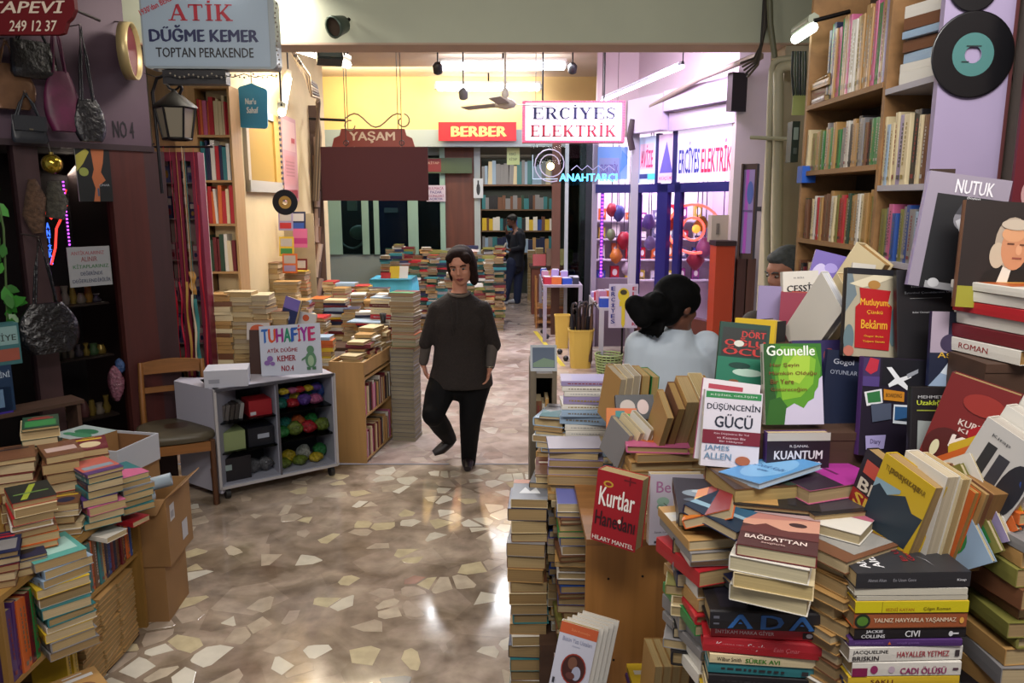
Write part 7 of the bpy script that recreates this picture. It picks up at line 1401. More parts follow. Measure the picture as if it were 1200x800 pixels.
# fan
c = P(592, 122, 8.3); e = empty('ceiling_fan', c, 'cream ceiling fan with a long stem and thin blades', 'fan'); fm_ = M('#b9b0a4', .4)
MB().lathe([(.02, -.05), (.10, -.03), (.115, .0), (.10, .03), (.03, .06)], fm_, 20).build('motor', e); MB().tube([(0, 0, .05), (0, 0, 3.70-c.z)], .014, fm_, 8).build('stem', e); MB().lathe([(.02, 3.58-c.z), (.05, 3.64-c.z), (.05, 3.72-c.z)], fm_, 14).build('canopy', e); MB().lathe([(.02, .06), (.04, .09), (.035, .14), (.014, .16)], fm_, 14).build('hub', e)
for k in range(3): MB().box(.10, .58, -.06, .06, -.006, .004, M('#a39c94', .4), RZ(20+120*k) @ RX(8)).build('blade', e)
# floodlight, spots
p = P(386, 63, 5.45); e = empty('floodlight', T(p) @ RZ(20) @ RX(-25), 'dark floodlight hanging from the beam beside the bright tube', 'lamp'); dk_ = M('#1c2022', .4, .3)
MB().box(-.085, .085, -.03, .05, -.06, .07, dk_).build('case', e); MB().box(-.07, .07, -.034, -.03, -.045, .055, M('#3a4244', .15)).build('lens', e); MB().tube([(-.10, 0, 0), (-.10, 0, .12), (.10, 0, .12), (.10, 0, 0)], .007, irn, 6).build('yoke', e); MB().tube([(0, 0, .12), (0, .0, .42)], .01, irn, 6).build('stem', e)
p = P(397, 30, 4.9); e = empty('spotlight', T(p) @ RZ(-35) @ RX(20), 'small round spotlight clamped on the beam face', 'lamp'); sm_ = M('#4c5a50', .35, .4)
MB().lathe([(.02, -.06), (.05, -.045), (.062, .03), (.066, .05), (.055, .05)], sm_, 18, RX(90), cap=False).build('housing', e); MB().lathe([(.0001, .035), (.055, .035)], M('#7a6a5c', .1, .6), 18, RX(90)).build('lens', e); MB().tube([(0, .05, 0), (.0, .1, .02)], .012, irn, 6).build('arm', e)
for i, (px, py, l) in enumerate(((513, 80, 'small black track spotlight left of the near tube lamp'), (671, 80, 'small black dome camera right of the near tube lamp'), (543, 110, 'small grey slatted spotlight below the far tube lamp'))):
    p = P(px, py, [8.6, 9.6, 9.0][i]); e = empty('spotlight', p, l, 'lamp'); MB().lathe([(.02, -.07), (.05, -.05), (.055, .03), (.03, .06)], M('#17181c', .4) if i < 2 else M('#6a6a6c', .4), 14, RX(40)).build('housing', e); MB().tube([(0, 0, .04), (0, 0, 3.72-p.z)], .009, irn, 5).build('stem', e)
# ------------------------------------------------------------ pipes, cables and meter at the right pillar
pm_ = M('#aaa58c', .5)
def pipe(pts, r_, label, m=pm_): 
    o = MB().tube(pts, r_, m, 10).build('pipe'); tag(o, label, 'pipe', 'pipes on the right pillar'); return o
Yp = 4.9
pipe([P(899, 560, Yp), P(899, 250, Yp), P(903, 120, Yp), P(905, 82, Yp), P(907, 74, Yp-.02), P(914, 70, Yp-.04), P(935, 68, Yp-.1)], .022, 'slimmer beige pipe bending right at its top on the pillar')
pipe([P(909, 560, Yp-.05), P(911, 250, Yp-.05), P(912, 110, Yp-.05), P(912, 86, Yp-.05), P(915, 80, Yp-.06), P(922, 77, Yp-.08), P(936, 76, Yp-.14)], .032, 'thicker pale pipe with an elbow on the right pillar')
pipe([P(901, -20, Yp), P(903, 30, Yp), P(908, 68, Yp)], .018, 'thin upper pipe rising from the elbows', M('#6a6a54', .5))
pipe([P(880, 161, 4.95), P(925, 163, 4.72)], .012, 'short horizontal pipe crossing the vertical pipes', M('#8c8c70', .5))
for i in range(5):
    o = MB().tube([P(868+i*2, 74+i*4, 5.1), P(884+i, 68+i*2, 5.0), P(892+i, 52-i*4, 4.98), P(894+i*2, 20, 4.98), P(896+i*2, -20, 4.98)], .008, M(['#2c2622', '#4a4238', '#3a302a'][i % 3], .6), 5).build('cable'); tag(o, 'dark cable climbing the right pillar, %s from the left' % ordn(i), 'cable', 'cables on the right pillar')
o = MB().tube([P(745, 135, 9.85), P(785, 112, 9.1), P(820, 92, 8.5), P(860, 76, 7.9), P(880, 68, 7.0), P(890, 66, 5.3)], .03, M('#8c7c70', .6), 6).build('cable'); tag(o, 'thick taped cable bundle running above the electrical shop', 'cable')
o = MB().tube([P(742, 140, 9.8), P(738, 160, 9.8), P(741, 176, 9.8)], .04, M('#3c2f34', .7), 6).build('cable'); tag(o, 'knotted dark cable bundle at the top of the white column', 'cable')
e, w, h = board('electricity_meter', 926, 142, 938, 190, 3.35, None, 'dark green electricity meter left of the wall bookshelf', 'meter', .06, back='#26332a')
MB().box(w*.2, w*.8, -.004, 0, h*.55, h*.85, M('#8a9a90', .3)).build('window_pane', e); MB().box(w*.3, w*.7, -.006, 0, h*.2, h*.35, M('#55605a', .4)).build('dial', e)
board('paper_note', 928, 111, 944, 135, 3.30, [('r', 0, 0, 1, 1, '#a3ad6a')], 'yellow-green paper above the electricity meter', 'note', .004, back='#a3ad6a')
for i in range(6): 
    o = MB().tube([P(929+i*3, 60, 3.3), P(928+i*3.2, 85, 3.3), P(930+i*2.6, 112, 3.3)], .005, M(['#1c2420', '#46503c', '#2c3a30'][i % 3], .6), 5).build('cable'); tag(o, 'thin wire above the electricity meter, %s from the left' % ordn(i), 'cable', 'wires above the meter')
o = MB().box(0, .05, 0, .05, 0, .06, M('#2c5fc0', .4)).build('bottle_top', None, T(P(947, 214, 2.85).x-.02, 2.86, P(947, 214, 2.85).z)); tag(o, 'bright blue plastic cap beside the wall bookshelf', 'bottle top')
e = empty('red_poster', T(P(1178, 300, 1.93).x, 1.93, 0), 'dark red poster strip right of the lilac panel', 'poster'); MB().box(0, .25, 0, .01, 1.35, 2.7, M('#5c1a24', .4)).build('sheet', e); art(MB(), [('e', .3, .72, .3, .08, '#5a4f4c'), ('e', .55, .60, .3, .06, '#6c605c'), ('r', .0, .80, 1, .84, '#7a2c3a'), ('e', .2, .42, .12, .03, '#b58c8c'), ('r', .2, .25, .9, .35, '#8c8a78')], .25, 1.35, T(0, -.0005, 1.35) @ FACE).build('print', e)
# ------------------------------------------------------------ bins, basket, line, stationery
g = G(681, 432); e = empty('yellow_bin', (g.x, g.y+.1, 0), 'taller yellow bin full of umbrella handles', 'bin'); ym = M('#c2a24a', .45)
def bin_(e, w, h, m):
    v = []
    for s, z in ((.82, 0), (1, h), (1.06, h), (1.06, h+.02), (.94, h+.02), (.78, .02)):
        for k in range(16): a = 2*math.pi*k/16; ca, sa = math.cos(a), math.sin(a); v.append((w*s*math.copysign(abs(ca)**.5, ca), w*.8*s*math.copysign(abs(sa)**.5, sa), z))
    MB().add(v, [(j*16+k, j*16+(k+1) % 16, (j+1)*16+(k+1) % 16, (j+1)*16+k) for j in range(5) for k in range(16)]+[tuple(range(16))[::-1], tuple(range(80, 96))], m).build('bin_body', e)
bin_(e, .145, .43, ym)
for k in range(12):
    x, y = r.uniform(-.11, .11), r.uniform(-.08, .08); hh = r.uniform(.60, .72); m = M(r.choice(['#2c1c18', '#4a3428', '#1c1c22', '#6a5a50']), .4)
    o = MB().tube([(x, y, .05), (x*1.1, y, hh), (x*1.1+.01, y, hh+.05), (x*1.1+.035, y, hh+.06), (x*1.1+.05, y, hh+.03)], .010, m, 6).tube([(x*.9, y, .08), (x*1.05, y, hh-.08)], [.03, .018], m, 6).build('umbrella', None, T(e.location)); tag(o, 'furled dark umbrella with a hooked handle in the yellow bin', 'umbrella', 'umbrellas in the yellow bin')
g = G(659, 409); e = empty('yellow_bin', (g.x, g.y+.1, 0), 'shorter yellow bin behind the one holding umbrellas', 'bin'); bin_(e, .10, .42, ym)
g = G(715, 441); e = empty('green_basket', (g.x, g.y+.15, 0), 'pale green plastic basket beside the yellow bin', 'basket'); gm_ = M('#8fa06a', .5)
for j in range(8): z = .03*j; rr_ = .125+.004*j; MB().tube([(rr_*math.cos(k*math.pi/12), rr_*math.sin(k*math.pi/12), z+.01) for k in range(24)], .009, gm_, 5, closed=True).build('hoop', e)
for k in range(20): a = k*math.pi/10; MB().tube([(.122*math.cos(a), .122*math.sin(a), 0), (.155*math.cos(a), .155*math.sin(a), .23)], .007, gm_, 5).build('rib', e)
MB().lathe([(.0001, .16), (.145, .16)], M('#4a3424', .8), 20).build('contents', e)
a, c = G(627, 388), G(660, 429); d = (c-a).normalized(); n_ = Vector((-d.y, d.x, 0))*.03
o = MB().add([a-n_+Vector((0,0,.0015)), c-n_+Vector((0,0,.0015)), c+n_+Vector((0,0,.0015)), a+n_+Vector((0,0,.0015))], [(0,3,2,1)], M('#b8a636', .5)).build('floor_marking'); o['kind'] = 'structure'
for i, (px, py) in enumerate(((636, 391), (641, 397), (656, 415), (663, 423))):
    g = G(px, py); o = MB().ball((0, 0, .035), .035, M('#17151a', .4), 12, 8).build('rubber_knob', None, T(g.x, g.y, 0)); tag(o, 'small black rubber knob beside the yellow line, %s from the back' % ordn(i), 'knob', 'rubber knobs along the yellow line')
tb = wtable(.98, 1.5, 8.5, 9.7, .72, 'white-topped stall table before the electrical shop', M('#a9a6b0', .5))
tb2 = wtable(.42, .95, 10.3, 11.9, .78, 'stationery stall table beyond the yellow bins', M('#8c8494', .5))
for i in range(26):
    on2 = i % 2; x_, y_ = (r.uniform(1.02, 1.4), r.uniform(8.56, 9.5)) if not on2 else (r.uniform(.48, .88), r.uniform(10.4, 11.6)); c = r.choice([('white', '#b9b9c2'), ('blue', '#2c4aa8'), ('pink', '#b5809c'), ('red', '#a8283a'), ('orange', '#c0602c'), ('dark', '#2c2a3a'), ('lilac', '#9a86b8')]); w_, h_ = r.uniform(.08, .16), r.uniform(.04, .16)
    x_ = (1.04+.14*((i//2) % 4)) if not on2 else (.48+.13*((i//2) % 4)); y_ = (8.6+.3*((i//2)//4)) if not on2 else (10.45+.4*((i//2)//4))
    o = MB().box(-w_/2, w_/2, -.06, .06, 0, h_, M(c[1], .4)).box(-w_/2+.01, w_/2-.01, -.05, .05, h_, h_+.01, M('#a9a9b4', .5)).build('small_box', None, T(x_, y_, .722 if not on2 else .782) @ RZ(r.uniform(-15, 15))); tag(o, '%s small box on the %s, %s row, %s from the left' % (c[0], ['white-topped stall table', 'stationery stall table'][on2], ordn((i//2)//4), ordn((i//2) % 4)), 'box', 'small goods on the stall tables')
e, w, h = board('vertical_sign', 713, 333, 748, 384, 8.35, [('r', 0, 0, 1, 1, '#b9b0c4'), ('e', .5, .76, .20, .16, '#c9b42c'), ('e', .5, .82, .12, .06, '#3a3420'), ('r', .36, .50, .64, .62, '#c9b42c'), ('r', .44, .08, .56, .52, '#c9b42c'), ('p', [(.44,.08),(.56,.08),(.5,.0)], '#c9b42c')] + [('t', ch, .07, .86-.125*i, .20, .95-.125*i, '#2b2f7c', .03) for i, ch in enumerate('ERCİYES')] + [('t', ch, .80, .87-.115*i, .93, .95-.115*i, '#a8283c', .03) for i, ch in enumerate('ELEKTRİK')], 'white upright sign with a yellow key and vertical words ERCİYES ELEKTRİK', yaw=0, back='#b9b0c4')
MB().tube([(w/2, .03, h*.5), (w/2, .03, -P(600, 384, 8.35).z)], .012, irn, 6).build('post', e)
# ============================================================ people
def remesh(o, vox, sm=6):
    m = o.modifiers.new('r', 'REMESH'); m.mode = 'VOXEL'; m.voxel_size = vox; m.use_smooth_shade = True
    s = o.modifiers.new('s', 'SMOOTH'); s.factor = .5; s.iterations = sm
def V(*a): return Vector(a)
def limb(mb, pts, rad, m, side=(1, 0, 0), n=12): 
    # interpolate for roundness
    mb.tube(pts, rad, m, n, side=side)
    for p, r_ in zip(pts, rad): 
        rx, ry = r_ if isinstance(r_, (tuple, list)) else (r_, r_); mb.ball(p, (min(rx, ry),)*3, m, 10, 6)
def hand(mb, wrist, d, palm_n, m, curl=.35, s=1.0, mirror=1):
    """wrist point, direction of the fingers d, palm normal; five separate fingers"""
    d = Vector(d).normalized(); n = Vector(palm_n); n = (n-d*n.dot(d)).normalized(); a = d.cross(n)*mirror
    w = Vector(wrist); L_ = .085*s
    mb.tube([w, w+d*L_*.5, w+d*L_], [(.026*s, .017*s), (.038*s, .015*s), (.036*s, .013*s)], m, 10, side=a)
    for k, (off, ln) in enumerate(((-.028, .068), (-.010, .076), (.009, .071), (.027, .056))):
        b0 = w+d*L_*.92+a*off*s; p1 = b0+d*ln*.42*s+n*curl*.25*ln*s; p2 = p1+(d*(1-curl)+n*curl).normalized()*ln*.33*s; p3 = p2+(d*(1-curl*1.7)+n*curl*1.7).normalized()*ln*.27*s
        mb.tube([b0-d*.01, b0, p1, p2, p3], [.0088*s, .0088*s, .0082*s, .0076*s, .006*s], m, 8)
    t0 = w+d*L_*.25-a*.026*s; mb.tube([t0, t0-a*.022*s+d*.022*s+n*.006, t0-a*.030*s+d*.05*s+n*.012], [.011*s, .0098*s, .0075*s], m, 8)
def head(par, Cc, M3, skin, hair, style, s=1.0, body=None):
    """local: face -y, up z; Cc centre. Skin volumes go to `body` (one surface with the neck); eyes, lips and hair are children."""
    TT = T(Cc) @ M3 @ Matrix.Scale(s, 4)
    def bl(c, r_, m=skin, mb=body): mb.ball(c, r_, m, 16, 12, TT)
    bl((0, .010, .022), (.072, .088, .088)); bl((0, -.028, -.030), (.058, .058, .070)); bl((0, -.052, -.078), (.030, .028, .024)); bl((0, -.015, -.060), (.052, .052, .045))
    bl((.034, -.058, -.022), (.024, .022, .022)); bl((-.034, -.058, -.022), (.024, .022, .022)); bl((0, -.070, .030), (.046, .016, .020))
    body.tube([(0, -.082, .012), (0, -.096, -.012), (0, -.104, -.026)], [.008, .011, .0135], skin, 8, TT); bl((.011, -.090, -.028), (.009, .009, .008)); bl((-.011, -.090, -.028), (.009, .009, .008))
    bl((0, -.082, -.050), (.024, .010, .010)); bl((.073, .012, -.008), (.010, .020, .030)); bl((-.073, .012, -.008), (.010, .020, .030))
    for sx_ in (-1, 1):
        MB().ball((sx_*.030, -.0755, .006), (.0115, .009, .0055), M('#8f857e', .4), 10, 6, TT).ball((sx_*.030, -.0845, .006), (.0055, .003, .0052), M('#1c120e', .3), 8, 6, TT).build('eye', par)
        MB().tube([(sx_*.014, -.088, .023), (sx_*.032, -.088, .029), (sx_*.048, -.076, .023)], .0035, hair, 6, TT).build('eyebrow', par)
    MB().tube([(-.022, -.083, -.0545), (-.008, -.091, -.051), (0, -.092, -.053), (.008, -.091, -.051), (.022, -.083, -.0545)], [.002, .0045, .004, .0045, .002], M('#6d2e2c', .5), 8, TT).tube([(-.018, -.084, -.058), (0, -.091, -.0605), (.018, -.084, -.058)], [.002, .005, .002], M('#6d2e2c', .5), 8, TT).build('mouth', par)
    h = MB(); hb = lambda c, r_: h.ball(c, r_, hair, 16, 12, TT)
    if style == 'bob':
        hb((0, .028, .044), (.086, .088, .080)); hb((0, -.012, .084), (.066, .052, .034)); hb((.066, .02, -.005), (.030, .058, .075)); hb((.066, .010, -.070), (.030, .045, .060)); hb((-.068, .026, .0), (.022, .055, .070)); hb((-.066, .03, -.055), (.020, .042, .045)); hb((0, .062, -.035), (.072, .045, .075)); hb((.050, -.052, .060), (.034, .026, .034)); hb((-.052, -.042, .066), (.026, .026, .028))
    elif style == 'bun':
        hb((0, .022, .036), (.090, .096, .092)); hb((0, -.03, .075), (.066, .060, .040)); hb((0, .055, -.03), (.076, .052, .065)); hb((.0, .115, -.02), (.066, .066, .060)); hb((.03, .160, -.055), (.056, .056, .050)); hb((.05, .185, -.035), (.042, .042, .042)); hb((.01, .165, -.085), (.040, .04, .035)); hb((-.03, .15, .0), (.035, .035, .035)); hb((.055, .0, .03), (.032, .07, .05)); hb((-.055, .0, .03), (.032, .07, .06))
        for k in range(5): h.tube([(-.02+.02*k, .08, -.06), (-.03+.025*k, .09, -.12), (-.01+.03*k, .085, -.15)], [.016, .012, .006], hair, 6, TT)
    else:
        hb((0, .022, .040), (.078, .088, .080)); hb((0, -.02, .080), (.060, .055, .028)); hb((.062, .02, .01), (.016, .04, .04)); hb((-.062, .02, .01), (.016, .04, .04))
    o = h.build('hair', par); remesh(o, .009*s, 2)
    if style == 'beard':
        b_ = MB(); b_.ball((0, -.050, -.075), (.046, .044, .036), hair, 12, 8, TT); o = b_.build('beard', par)
O = V(0, 0, 0)
# ---- woman walking in the aisle
ow = P(545, 548, 5.32); ow.z = 0
wn = empty('person', ow, 'woman in a dark brown-grey jumper and black trousers stepping along the aisle', 'person')
def w(px, py, Y=5.35): return P(px, py, Y)-ow
skin = M('#b57d66', .55); jum = M('#251d1b', .9, kind='noise', scale=90, amt=.35, bump=.3); slv = M('#4d4642', .85); pant = M('#07070a', .8, spec=.2); shoe = M('#1a1012', .5)
B = MB(); neck = w(538, 338); hc_ = w(540, 312, 5.33)
limb(B, [w(539, 440), w(539, 405), w(539, 370), w(538, 350), w(538, 342)], [(.16, .11), (.15, .11), (.165, .115), (.13, .08), (.06, .055)], skin)
limb(B, [w(538, 350), w(539, 322, 5.34)], [(.055, .055), (.05, .052)], skin)
La = [w(512, 362), w(500, 398), w(496, 426, 5.38)]; Ra = [w(566, 362), w(578, 400), w(574, 431, 5.30)]
for A_ in (La, Ra): limb(B, A_, [.045, .036, .026], skin)
hand(B, La[-1], w(500, 440, 5.40)-La[-1], (1, 0, 0), skin, .5, 1, -1); hand(B, Ra[-1], w(570, 450, 5.26)-Ra[-1], (-1, -.2, 0), skin, .5, 1, 1)
Lr = [w(557, 440), w(551, 494, 5.30), w(549, 540, 5.36)]; Ll = [w(521, 440), w(508, 486, 5.18), w(527, 514, 5.50)]
for A_ in (Lr, Ll): limb(B, A_, [.085, .055, .038], skin)
B.tube([w(549, 542, 5.38), w(548, 548, 5.26)], [.035, .03], skin, 10); B.tube([w(527, 514, 5.50), w(515, 528, 5.46)], [.035, .03], skin, 10)
head(wn, hc_, RZ(-6) @ RX(12) @ RY(-6), skin, M('#24130f', .75, kind='noise', scale=60, amt=.5, spec=.15), 'bob', 1.16, B)
o = B.build('body', wn); remesh(o, .0085, 3)
J = MB(); J.tube([w(540, 451), w(540, 440), w(540, 428), w(539, 402), w(538, 378), w(538, 360), w(538, 350), w(538, 342)], [(.235, .185), (.225, .17), (.205, .15), (.18, .13), (.19, .14), (.19, .115), (.145, .095), (.070, .066)], jum, 20, side=(1, 0, 0))
for A_ in (La, Ra):
    m_ = A_[1]+(A_[1]-A_[0])*.12; limb(J, [A_[0], A_[0].lerp(A_[1], .5), m_], [(.062), .056, .050], jum)
J.ball(w(524, 380, 5.28), (.085, .05, .08), jum); J.ball(w(553, 380, 5.28), (.085, .05, .08), jum)
o = J.build('jumper', wn); remesh(o, .011, 4)
for A_ in (La, Ra):
    S = MB(); limb(S, [A_[1], A_[1].lerp(A_[2], .9)], [.044, .036], slv); o = S.build('sleeve', wn); remesh(o, .009, 3)
Pn = MB(); limb(Pn, [w(540, 432), w(540, 448)], [(.18, .13), (.18, .14)], pant, n=18)
limb(Pn, [w(558, 446), Lr[0].lerp(Lr[1], .5), Lr[1], Lr[1].lerp(Lr[2], .5), Lr[2]+V(0, 0, -.01)], [.115, .10, .078, .066, .054], pant); limb(Pn, [w(521, 446), Ll[0].lerp(Ll[1], .5), Ll[1], Ll[1].lerp(Ll[2], .5), Ll[2]], [.115, .105, .084, .072, .054], pant)
o = Pn.build('trousers', wn); remesh(o, .011, 4)
q = Lr[2]; S = MB(); S.tube([V(q.x, q.y+.05, .035), V(q.x, q.y, .045), V(q.x, q.y-.09, .034), V(q.x, q.y-.15, .022)], [(.034, .034), (.040, .042), (.040, .032), (.026, .02)], shoe, 12, side=(1, 0, 0)); o = S.build('shoe', wn)
q = Ll[2]; S = MB(); S.tube([w(531, 512, 5.52), w(526, 518, 5.50), w(517, 526, 5.46), w(508, 531, 5.44)], [(.036, .036), (.042, .042), (.042, .034), (.024, .02)], shoe, 12, side=(1, 0, 0)); S.build('shoe', wn)
MB().tube([w(538+12.0*math.cos(t), 342, 5.33-.07*math.sin(t)) + V(0, 0, -.03*max(0, math.sin(t))) for t in [k*math.pi/10 for k in range(20)]], .011, M('#5f544c', .85), 8, closed=True).build('undershirt_collar', wn)
MB().tube([Ra[-1]+V(.032*math.cos(t), .032*math.sin(t), .015) for t in [k*math.pi/6 for k in range(12)]], .004, M('#a09888', .2, .8), 6, closed=True).build('bracelet', wn)
MB().tube([w(528, 352, 5.20), w(529, 372, 5.165), w(531, 392, 5.19)], .0035, M('#1c1614', .6), 5).build('drawstring', wn)
MB().tube([w(536, 352, 5.20), w(536, 370, 5.17), w(534, 384, 5.18)], .0035, M('#1c1614', .6), 5).build('drawstring', wn)
# ---- woman in white, seen from behind
ob = P(790, 500, 3.4); ob.z = 0
wb = empty('person', ob, 'woman in a pale white top with black bunned hair, seen from behind', 'person')
def w2(px, py, Y=3.4): return P(px, py, Y)-ob
sk2 = M('#6a4436', .5); wh = M('#b4c0cc', .75, kind='noise', scale=4, amt=.08); B = MB()
limb(B, [w2(790, 500), w2(790, 450), w2(792, 405), w2(796, 388)], [(.13, .10), (.14, .10), (.13, .08), (.05, .05)], sk2); limb(B, [w2(796, 392), w2(799, 372, 3.38)], [(.05, .05), (.045, .05)], sk2)
A1 = [w2(750, 405), w2(744, 455, 3.38), w2(760, 480, 3.22)]; A2_ = [w2(828, 405), w2(840, 455, 3.44), w2(838, 470, 3.66)]
for A_ in (A1, A2_): limb(B, A_, [.045, .036, .026], sk2)
hand(B, A1[-1], V(.3, -.9, .1), (0, 0, -1), sk2, .4, 1, 1); hand(B, A2_[-1], V(.2, .9, .0), (0, 0, -1), sk2, .4, 1, -1)
legs = [[V(-.08, .02, .80), V(-.09, .03, .45), V(-.09, .06, .08)], [V(.08, .02, .80), V(.09, .03, .45), V(.09, .08, .08)]]
for L_ in legs: limb(B, L_, [.08, .055, .038], sk2); B.tube([L_[-1], L_[-1]+V(0, .14, -.05)], [.035, .025], sk2, 10)
head(wb, w2(793, 358, 3.38), RZ(125) @ RX(14), sk2, M('#070708', .85, kind='noise', scale=50, amt=.5, spec=.12), 'bun', 1.08, B)
o = B.build('body', wb); remesh(o, .009, 3)
Tm = MB(); limb(Tm, [w2(788, 520), w2(788, 480), w2(788, 440), w2(788, 412), w2(792, 398), w2(796, 390)], [(.18, .14), (.175, .13), (.185, .13), (.175, .11), (.12, .085), (.06, .06)], wh, n=20)
for A_ in (A1, A2_): limb(Tm, [A_[0], A_[0].lerp(A_[1], .5), A_[1]], [.072, .062, .054], wh)
o = Tm.build('top', wb); remesh(o, .011, 4)
S = MB(); limb(S, [V(-.0, .0, .92), V(0, 0, .8)], [(.17, .13), (.18, .14)], M('#22242c', .8), n=18)
for L_ in legs: limb(S, [L_[0], L_[1], L_[2]+V(0, 0, .03)], [.10, .07, .055], M('#22242c', .8))
o = S.build('trousers', wb); remesh(o, .013, 4)
for L_ in legs: MB().tube([L_[-1]+V(0, -.05, -.04), L_[-1]+V(0, .02, -.035), L_[-1]+V(0, .12, -.05), L_[-1]+V(0, .18, -.06)], [(.036, .036), (.042, .042), (.042, .03), (.026, .018)], M('#1c1c20', .5), 12, side=(1, 0, 0)).build('shoe', wb)
# ---- man reading at the back, side view facing left
om = P(600, 356, 14.2); om.z = 0
mn = empty('person', om, 'bearded man in dark blue clothes and white shoes reading a booklet far back', 'person')
def w3(px, py, Y=14.2): return P(px, py, Y)-om
sk3 = M('#7a5040', .5); dkb = M('#161a26', .8); jn = M('#1a2544', .8); B = MB()
limb(B, [w3(604, 305), w3(606, 290), w3(607, 275), w3(604, 268)], [(.12, .16), (.11, .15), (.12, .19), (.055, .06)], sk3); limb(B, [w3(604, 270), w3(602, 263)], [(.05, .05), (.05, .05)], sk3)
Aa = [w3(608, 275, 14.0), w3(611, 290, 13.95), w3(597, 293, 13.9)]; Ab = [w3(602, 275, 14.4), w3(598, 288, 14.45), w3(594, 272, 14.3)]
for A_ in (Aa, Ab): limb(B, A_, [.05, .04, .028], sk3)
hand(B, Aa[-1], V(-1, 0, .2), (0, .3, 1), sk3, .4, 1.1, 1); hand(B, Ab[-1], V(-.2, 0, 1), (1, 0, 0), sk3, .6, 1.1, 1)
l1 = [w3(600, 308, 14.1), w3(595, 330, 14.1), w3(592, 350, 14.1)]; l2 = [w3(608, 308, 14.3), w3(607, 332, 14.3), w3(606, 352, 14.3)]
for L_ in (l1, l2): limb(B, L_, [.09, .06, .04], sk3)
head(mn, w3(600, 259, 14.2), RZ(-80) @ RX(22), sk3, M('#120e0e', .6), 'beard', 1.05, B)
o = B.build('body', mn); remesh(o, .012, 3)
J = MB(); limb(J, [w3(604, 312), w3(605, 298), w3(607, 284), w3(607, 275), w3(605, 270)], [(.15, .19), (.14, .18), (.15, .21), (.13, .20), (.06, .07)], dkb, n=16)
for A_ in (Aa, Ab): limb(J, [A_[0], A_[1], A_[1].lerp(A_[2], .8)], [.075, .06, .045], dkb)
o = J.build('jacket', mn); remesh(o, .014, 3)
Pn = MB()
for L_ in (l1, l2): limb(Pn, [L_[0], L_[1], L_[2]], [.115, .085, .07], jn)
limb(Pn, [w3(604, 305), w3(604, 312)], [(.13, .16), (.14, .17)], jn); o = Pn.build('trousers', mn); remesh(o, .014, 3)
for L_ in (l1, l2): q = L_[2]; MB().tube([V(q.x+.05, q.y, .05), V(q.x, q.y, .055), V(q.x-.10, q.y, .045), V(q.x-.19, q.y, .03)], [(.04, .04), (.046, .046), (.045, .034), (.03, .022)], M('#b4b4bc', .5), 12, side=(0, 1, 0)).build('shoe', mn)
o = book(T(om+Aa[-1]+V(-.10, 0, .04)) @ RZ(-80) @ RX(60), .14, .2, .012, 'white', 'small white booklet held open by the reading man', None)
# ---- grey-haired man behind the book stacks at the right
og = P(923, 400, 3.75); og.z = 0
mg = empty('person', og, 'grey-haired man mostly hidden behind the leaning books at the right', 'person')
def w4(px, py, Y=3.75): return P(px, py, Y)-og
B = MB(); gj = M('#4a423c', .8)
limb(B, [V(.02, 0, .95), V(.02, 0, 1.15), V(.02, 0, 1.32), V(.0, 0, 1.40)], [(.13, .10), (.14, .10), (.13, .08), (.055, .05)], skin); limb(B, [V(0, 0, 1.38), V(0, 0, 1.48)], [.05, .05], skin)
ga = [[V(-.17, .0, 1.30), V(-.20, -.02, 1.05), V(-.16, -.18, .92)], [V(.19, 0, 1.30), V(.22, -.0, 1.05), V(.20, -.16, .92)]]
for i, A_ in enumerate(ga): limb(B, A_, [.05, .04, .028], skin); hand(B, A_[-1], V(0, -1, -.3), (0, 0, -1), skin, .4, 1, 1 if i else -1)
gl = [[V(-.06, 0, .85), V(-.07, .0, .45), V(-.07, .02, .07)], [V(.10, 0, .85), V(.11, .0, .45), V(.11, .02, .07)]]
for L_ in gl: limb(B, L_, [.09, .06, .04], skin)
hz = w4(920, 318).z
head(mg, V(w4(921, 318).x, 0, hz), RZ(-70) @ RX(18), skin, M('#4f5354', .8, kind='noise', scale=60, amt=.4), 'short', 1.05, B)
o = B.build('body', mg); remesh(o, .011, 3)
J = MB(); limb(J, [V(.02, 0, .88), V(.02, 0, 1.05), V(.02, 0, 1.2), V(.02, 0, 1.32), V(0, 0, 1.40)], [(.17, .13), (.17, .13), (.18, .13), (.15, .10), (.06, .06)], gj, n=16)
for A_ in ga: limb(J, [A_[0], A_[1], A_[1].lerp(A_[2], .85)], [.07, .058, .045], gj)
o = J.build('jacket', mg); remesh(o, .013, 3)
Pn = MB(); limb(Pn, [V(.02, 0, .92), V(.02, 0, .84)], [(.16, .12), (.17, .13)], M('#23242a', .8))
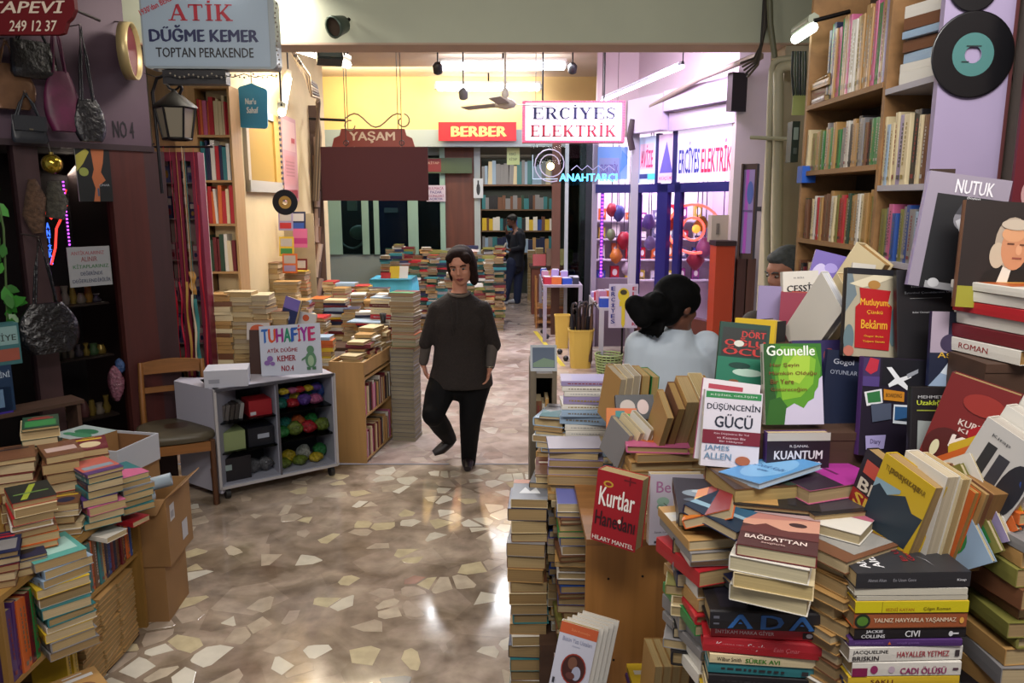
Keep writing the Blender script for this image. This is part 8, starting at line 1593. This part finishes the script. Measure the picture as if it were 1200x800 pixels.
for L_ in gl: limb(Pn, L_, [.11, .08, .065], M('#23242a', .8))
o = Pn.build('trousers', mg); remesh(o, .014, 3)
for L_ in gl: q = L_[2]; MB().tube([V(q.x, q.y+.05, .045), V(q.x, q.y, .05), V(q.x, q.y-.10, .04), V(q.x, q.y-.17, .028)], [(.038, .038), (.045, .045), (.043, .032), (.028, .02)], M('#1a1614', .5), 12, side=(1, 0, 0)).build('shoe', mg)
# ============================================================ which books show largest: those stay things, the rest join one mass
from mathutils.bvhtree import BVHTree
bpy.context.view_layer.update()
owner = {}
for i, o in enumerate(BOOKS):
    owner[o.name] = i
    for ch in o.children: owner[ch.name] = i
vv, ff, fo_ = list(REST.v), [list(f) for f in REST.f], [-1]*len(REST.f)
for o in C.objects:
    if o.type != 'MESH' or (o.data.materials and o.data.materials[0] and 'glass' in o.data.materials[0].name): continue
    me = o.data; mw = o.matrix_world; k = len(vv); w_ = owner.get(o.name, -1)
    vv += [mw @ v.co for v in me.vertices]
    for p in me.polygons: ff.append([q+k for q in p.vertices]); fo_.append(w_)
tree = BVHTree.FromPolygons([tuple(v) for v in vv], ff); hits = [0]*len(BOOKS); o3 = Vector((0, 0, H))
for iy in range(2, 800, 4):
    for ix in range(2, 1200, 4):
        r_ = tree.ray_cast(o3, ray(ix, iy))
        if r_[2] is not None and fo_[r_[2]] >= 0: hits[fo_[r_[2]]] += 1
order = sorted(range(len(BOOKS)), key=lambda i: -hits[i]); KEEP = 322; gone = []
for n_, i in enumerate(order):
    if n_ < KEEP and hits[i] >= 2: continue
    for c in [BOOKS[i]]+list(BOOKS[i].children):
        me = c.data; mw = c.matrix_world; k = len(REST.v); sl = [REST.slot(m) for m in me.materials]
        REST.v += [tuple(mw @ v.co) for v in me.vertices]
        for p in me.polygons: REST.f.append([q+k for q in p.vertices]); REST.mi.append(sl[p.material_index]); REST.smooth.append(False)
        gone.append(c)
bpy.data.batch_remove(gone)
o = REST.build('book_mass'); tag(o, 'remaining old books packed in far shelves, alcove piles and deep in the stacks', 'books', None, 'stuff')
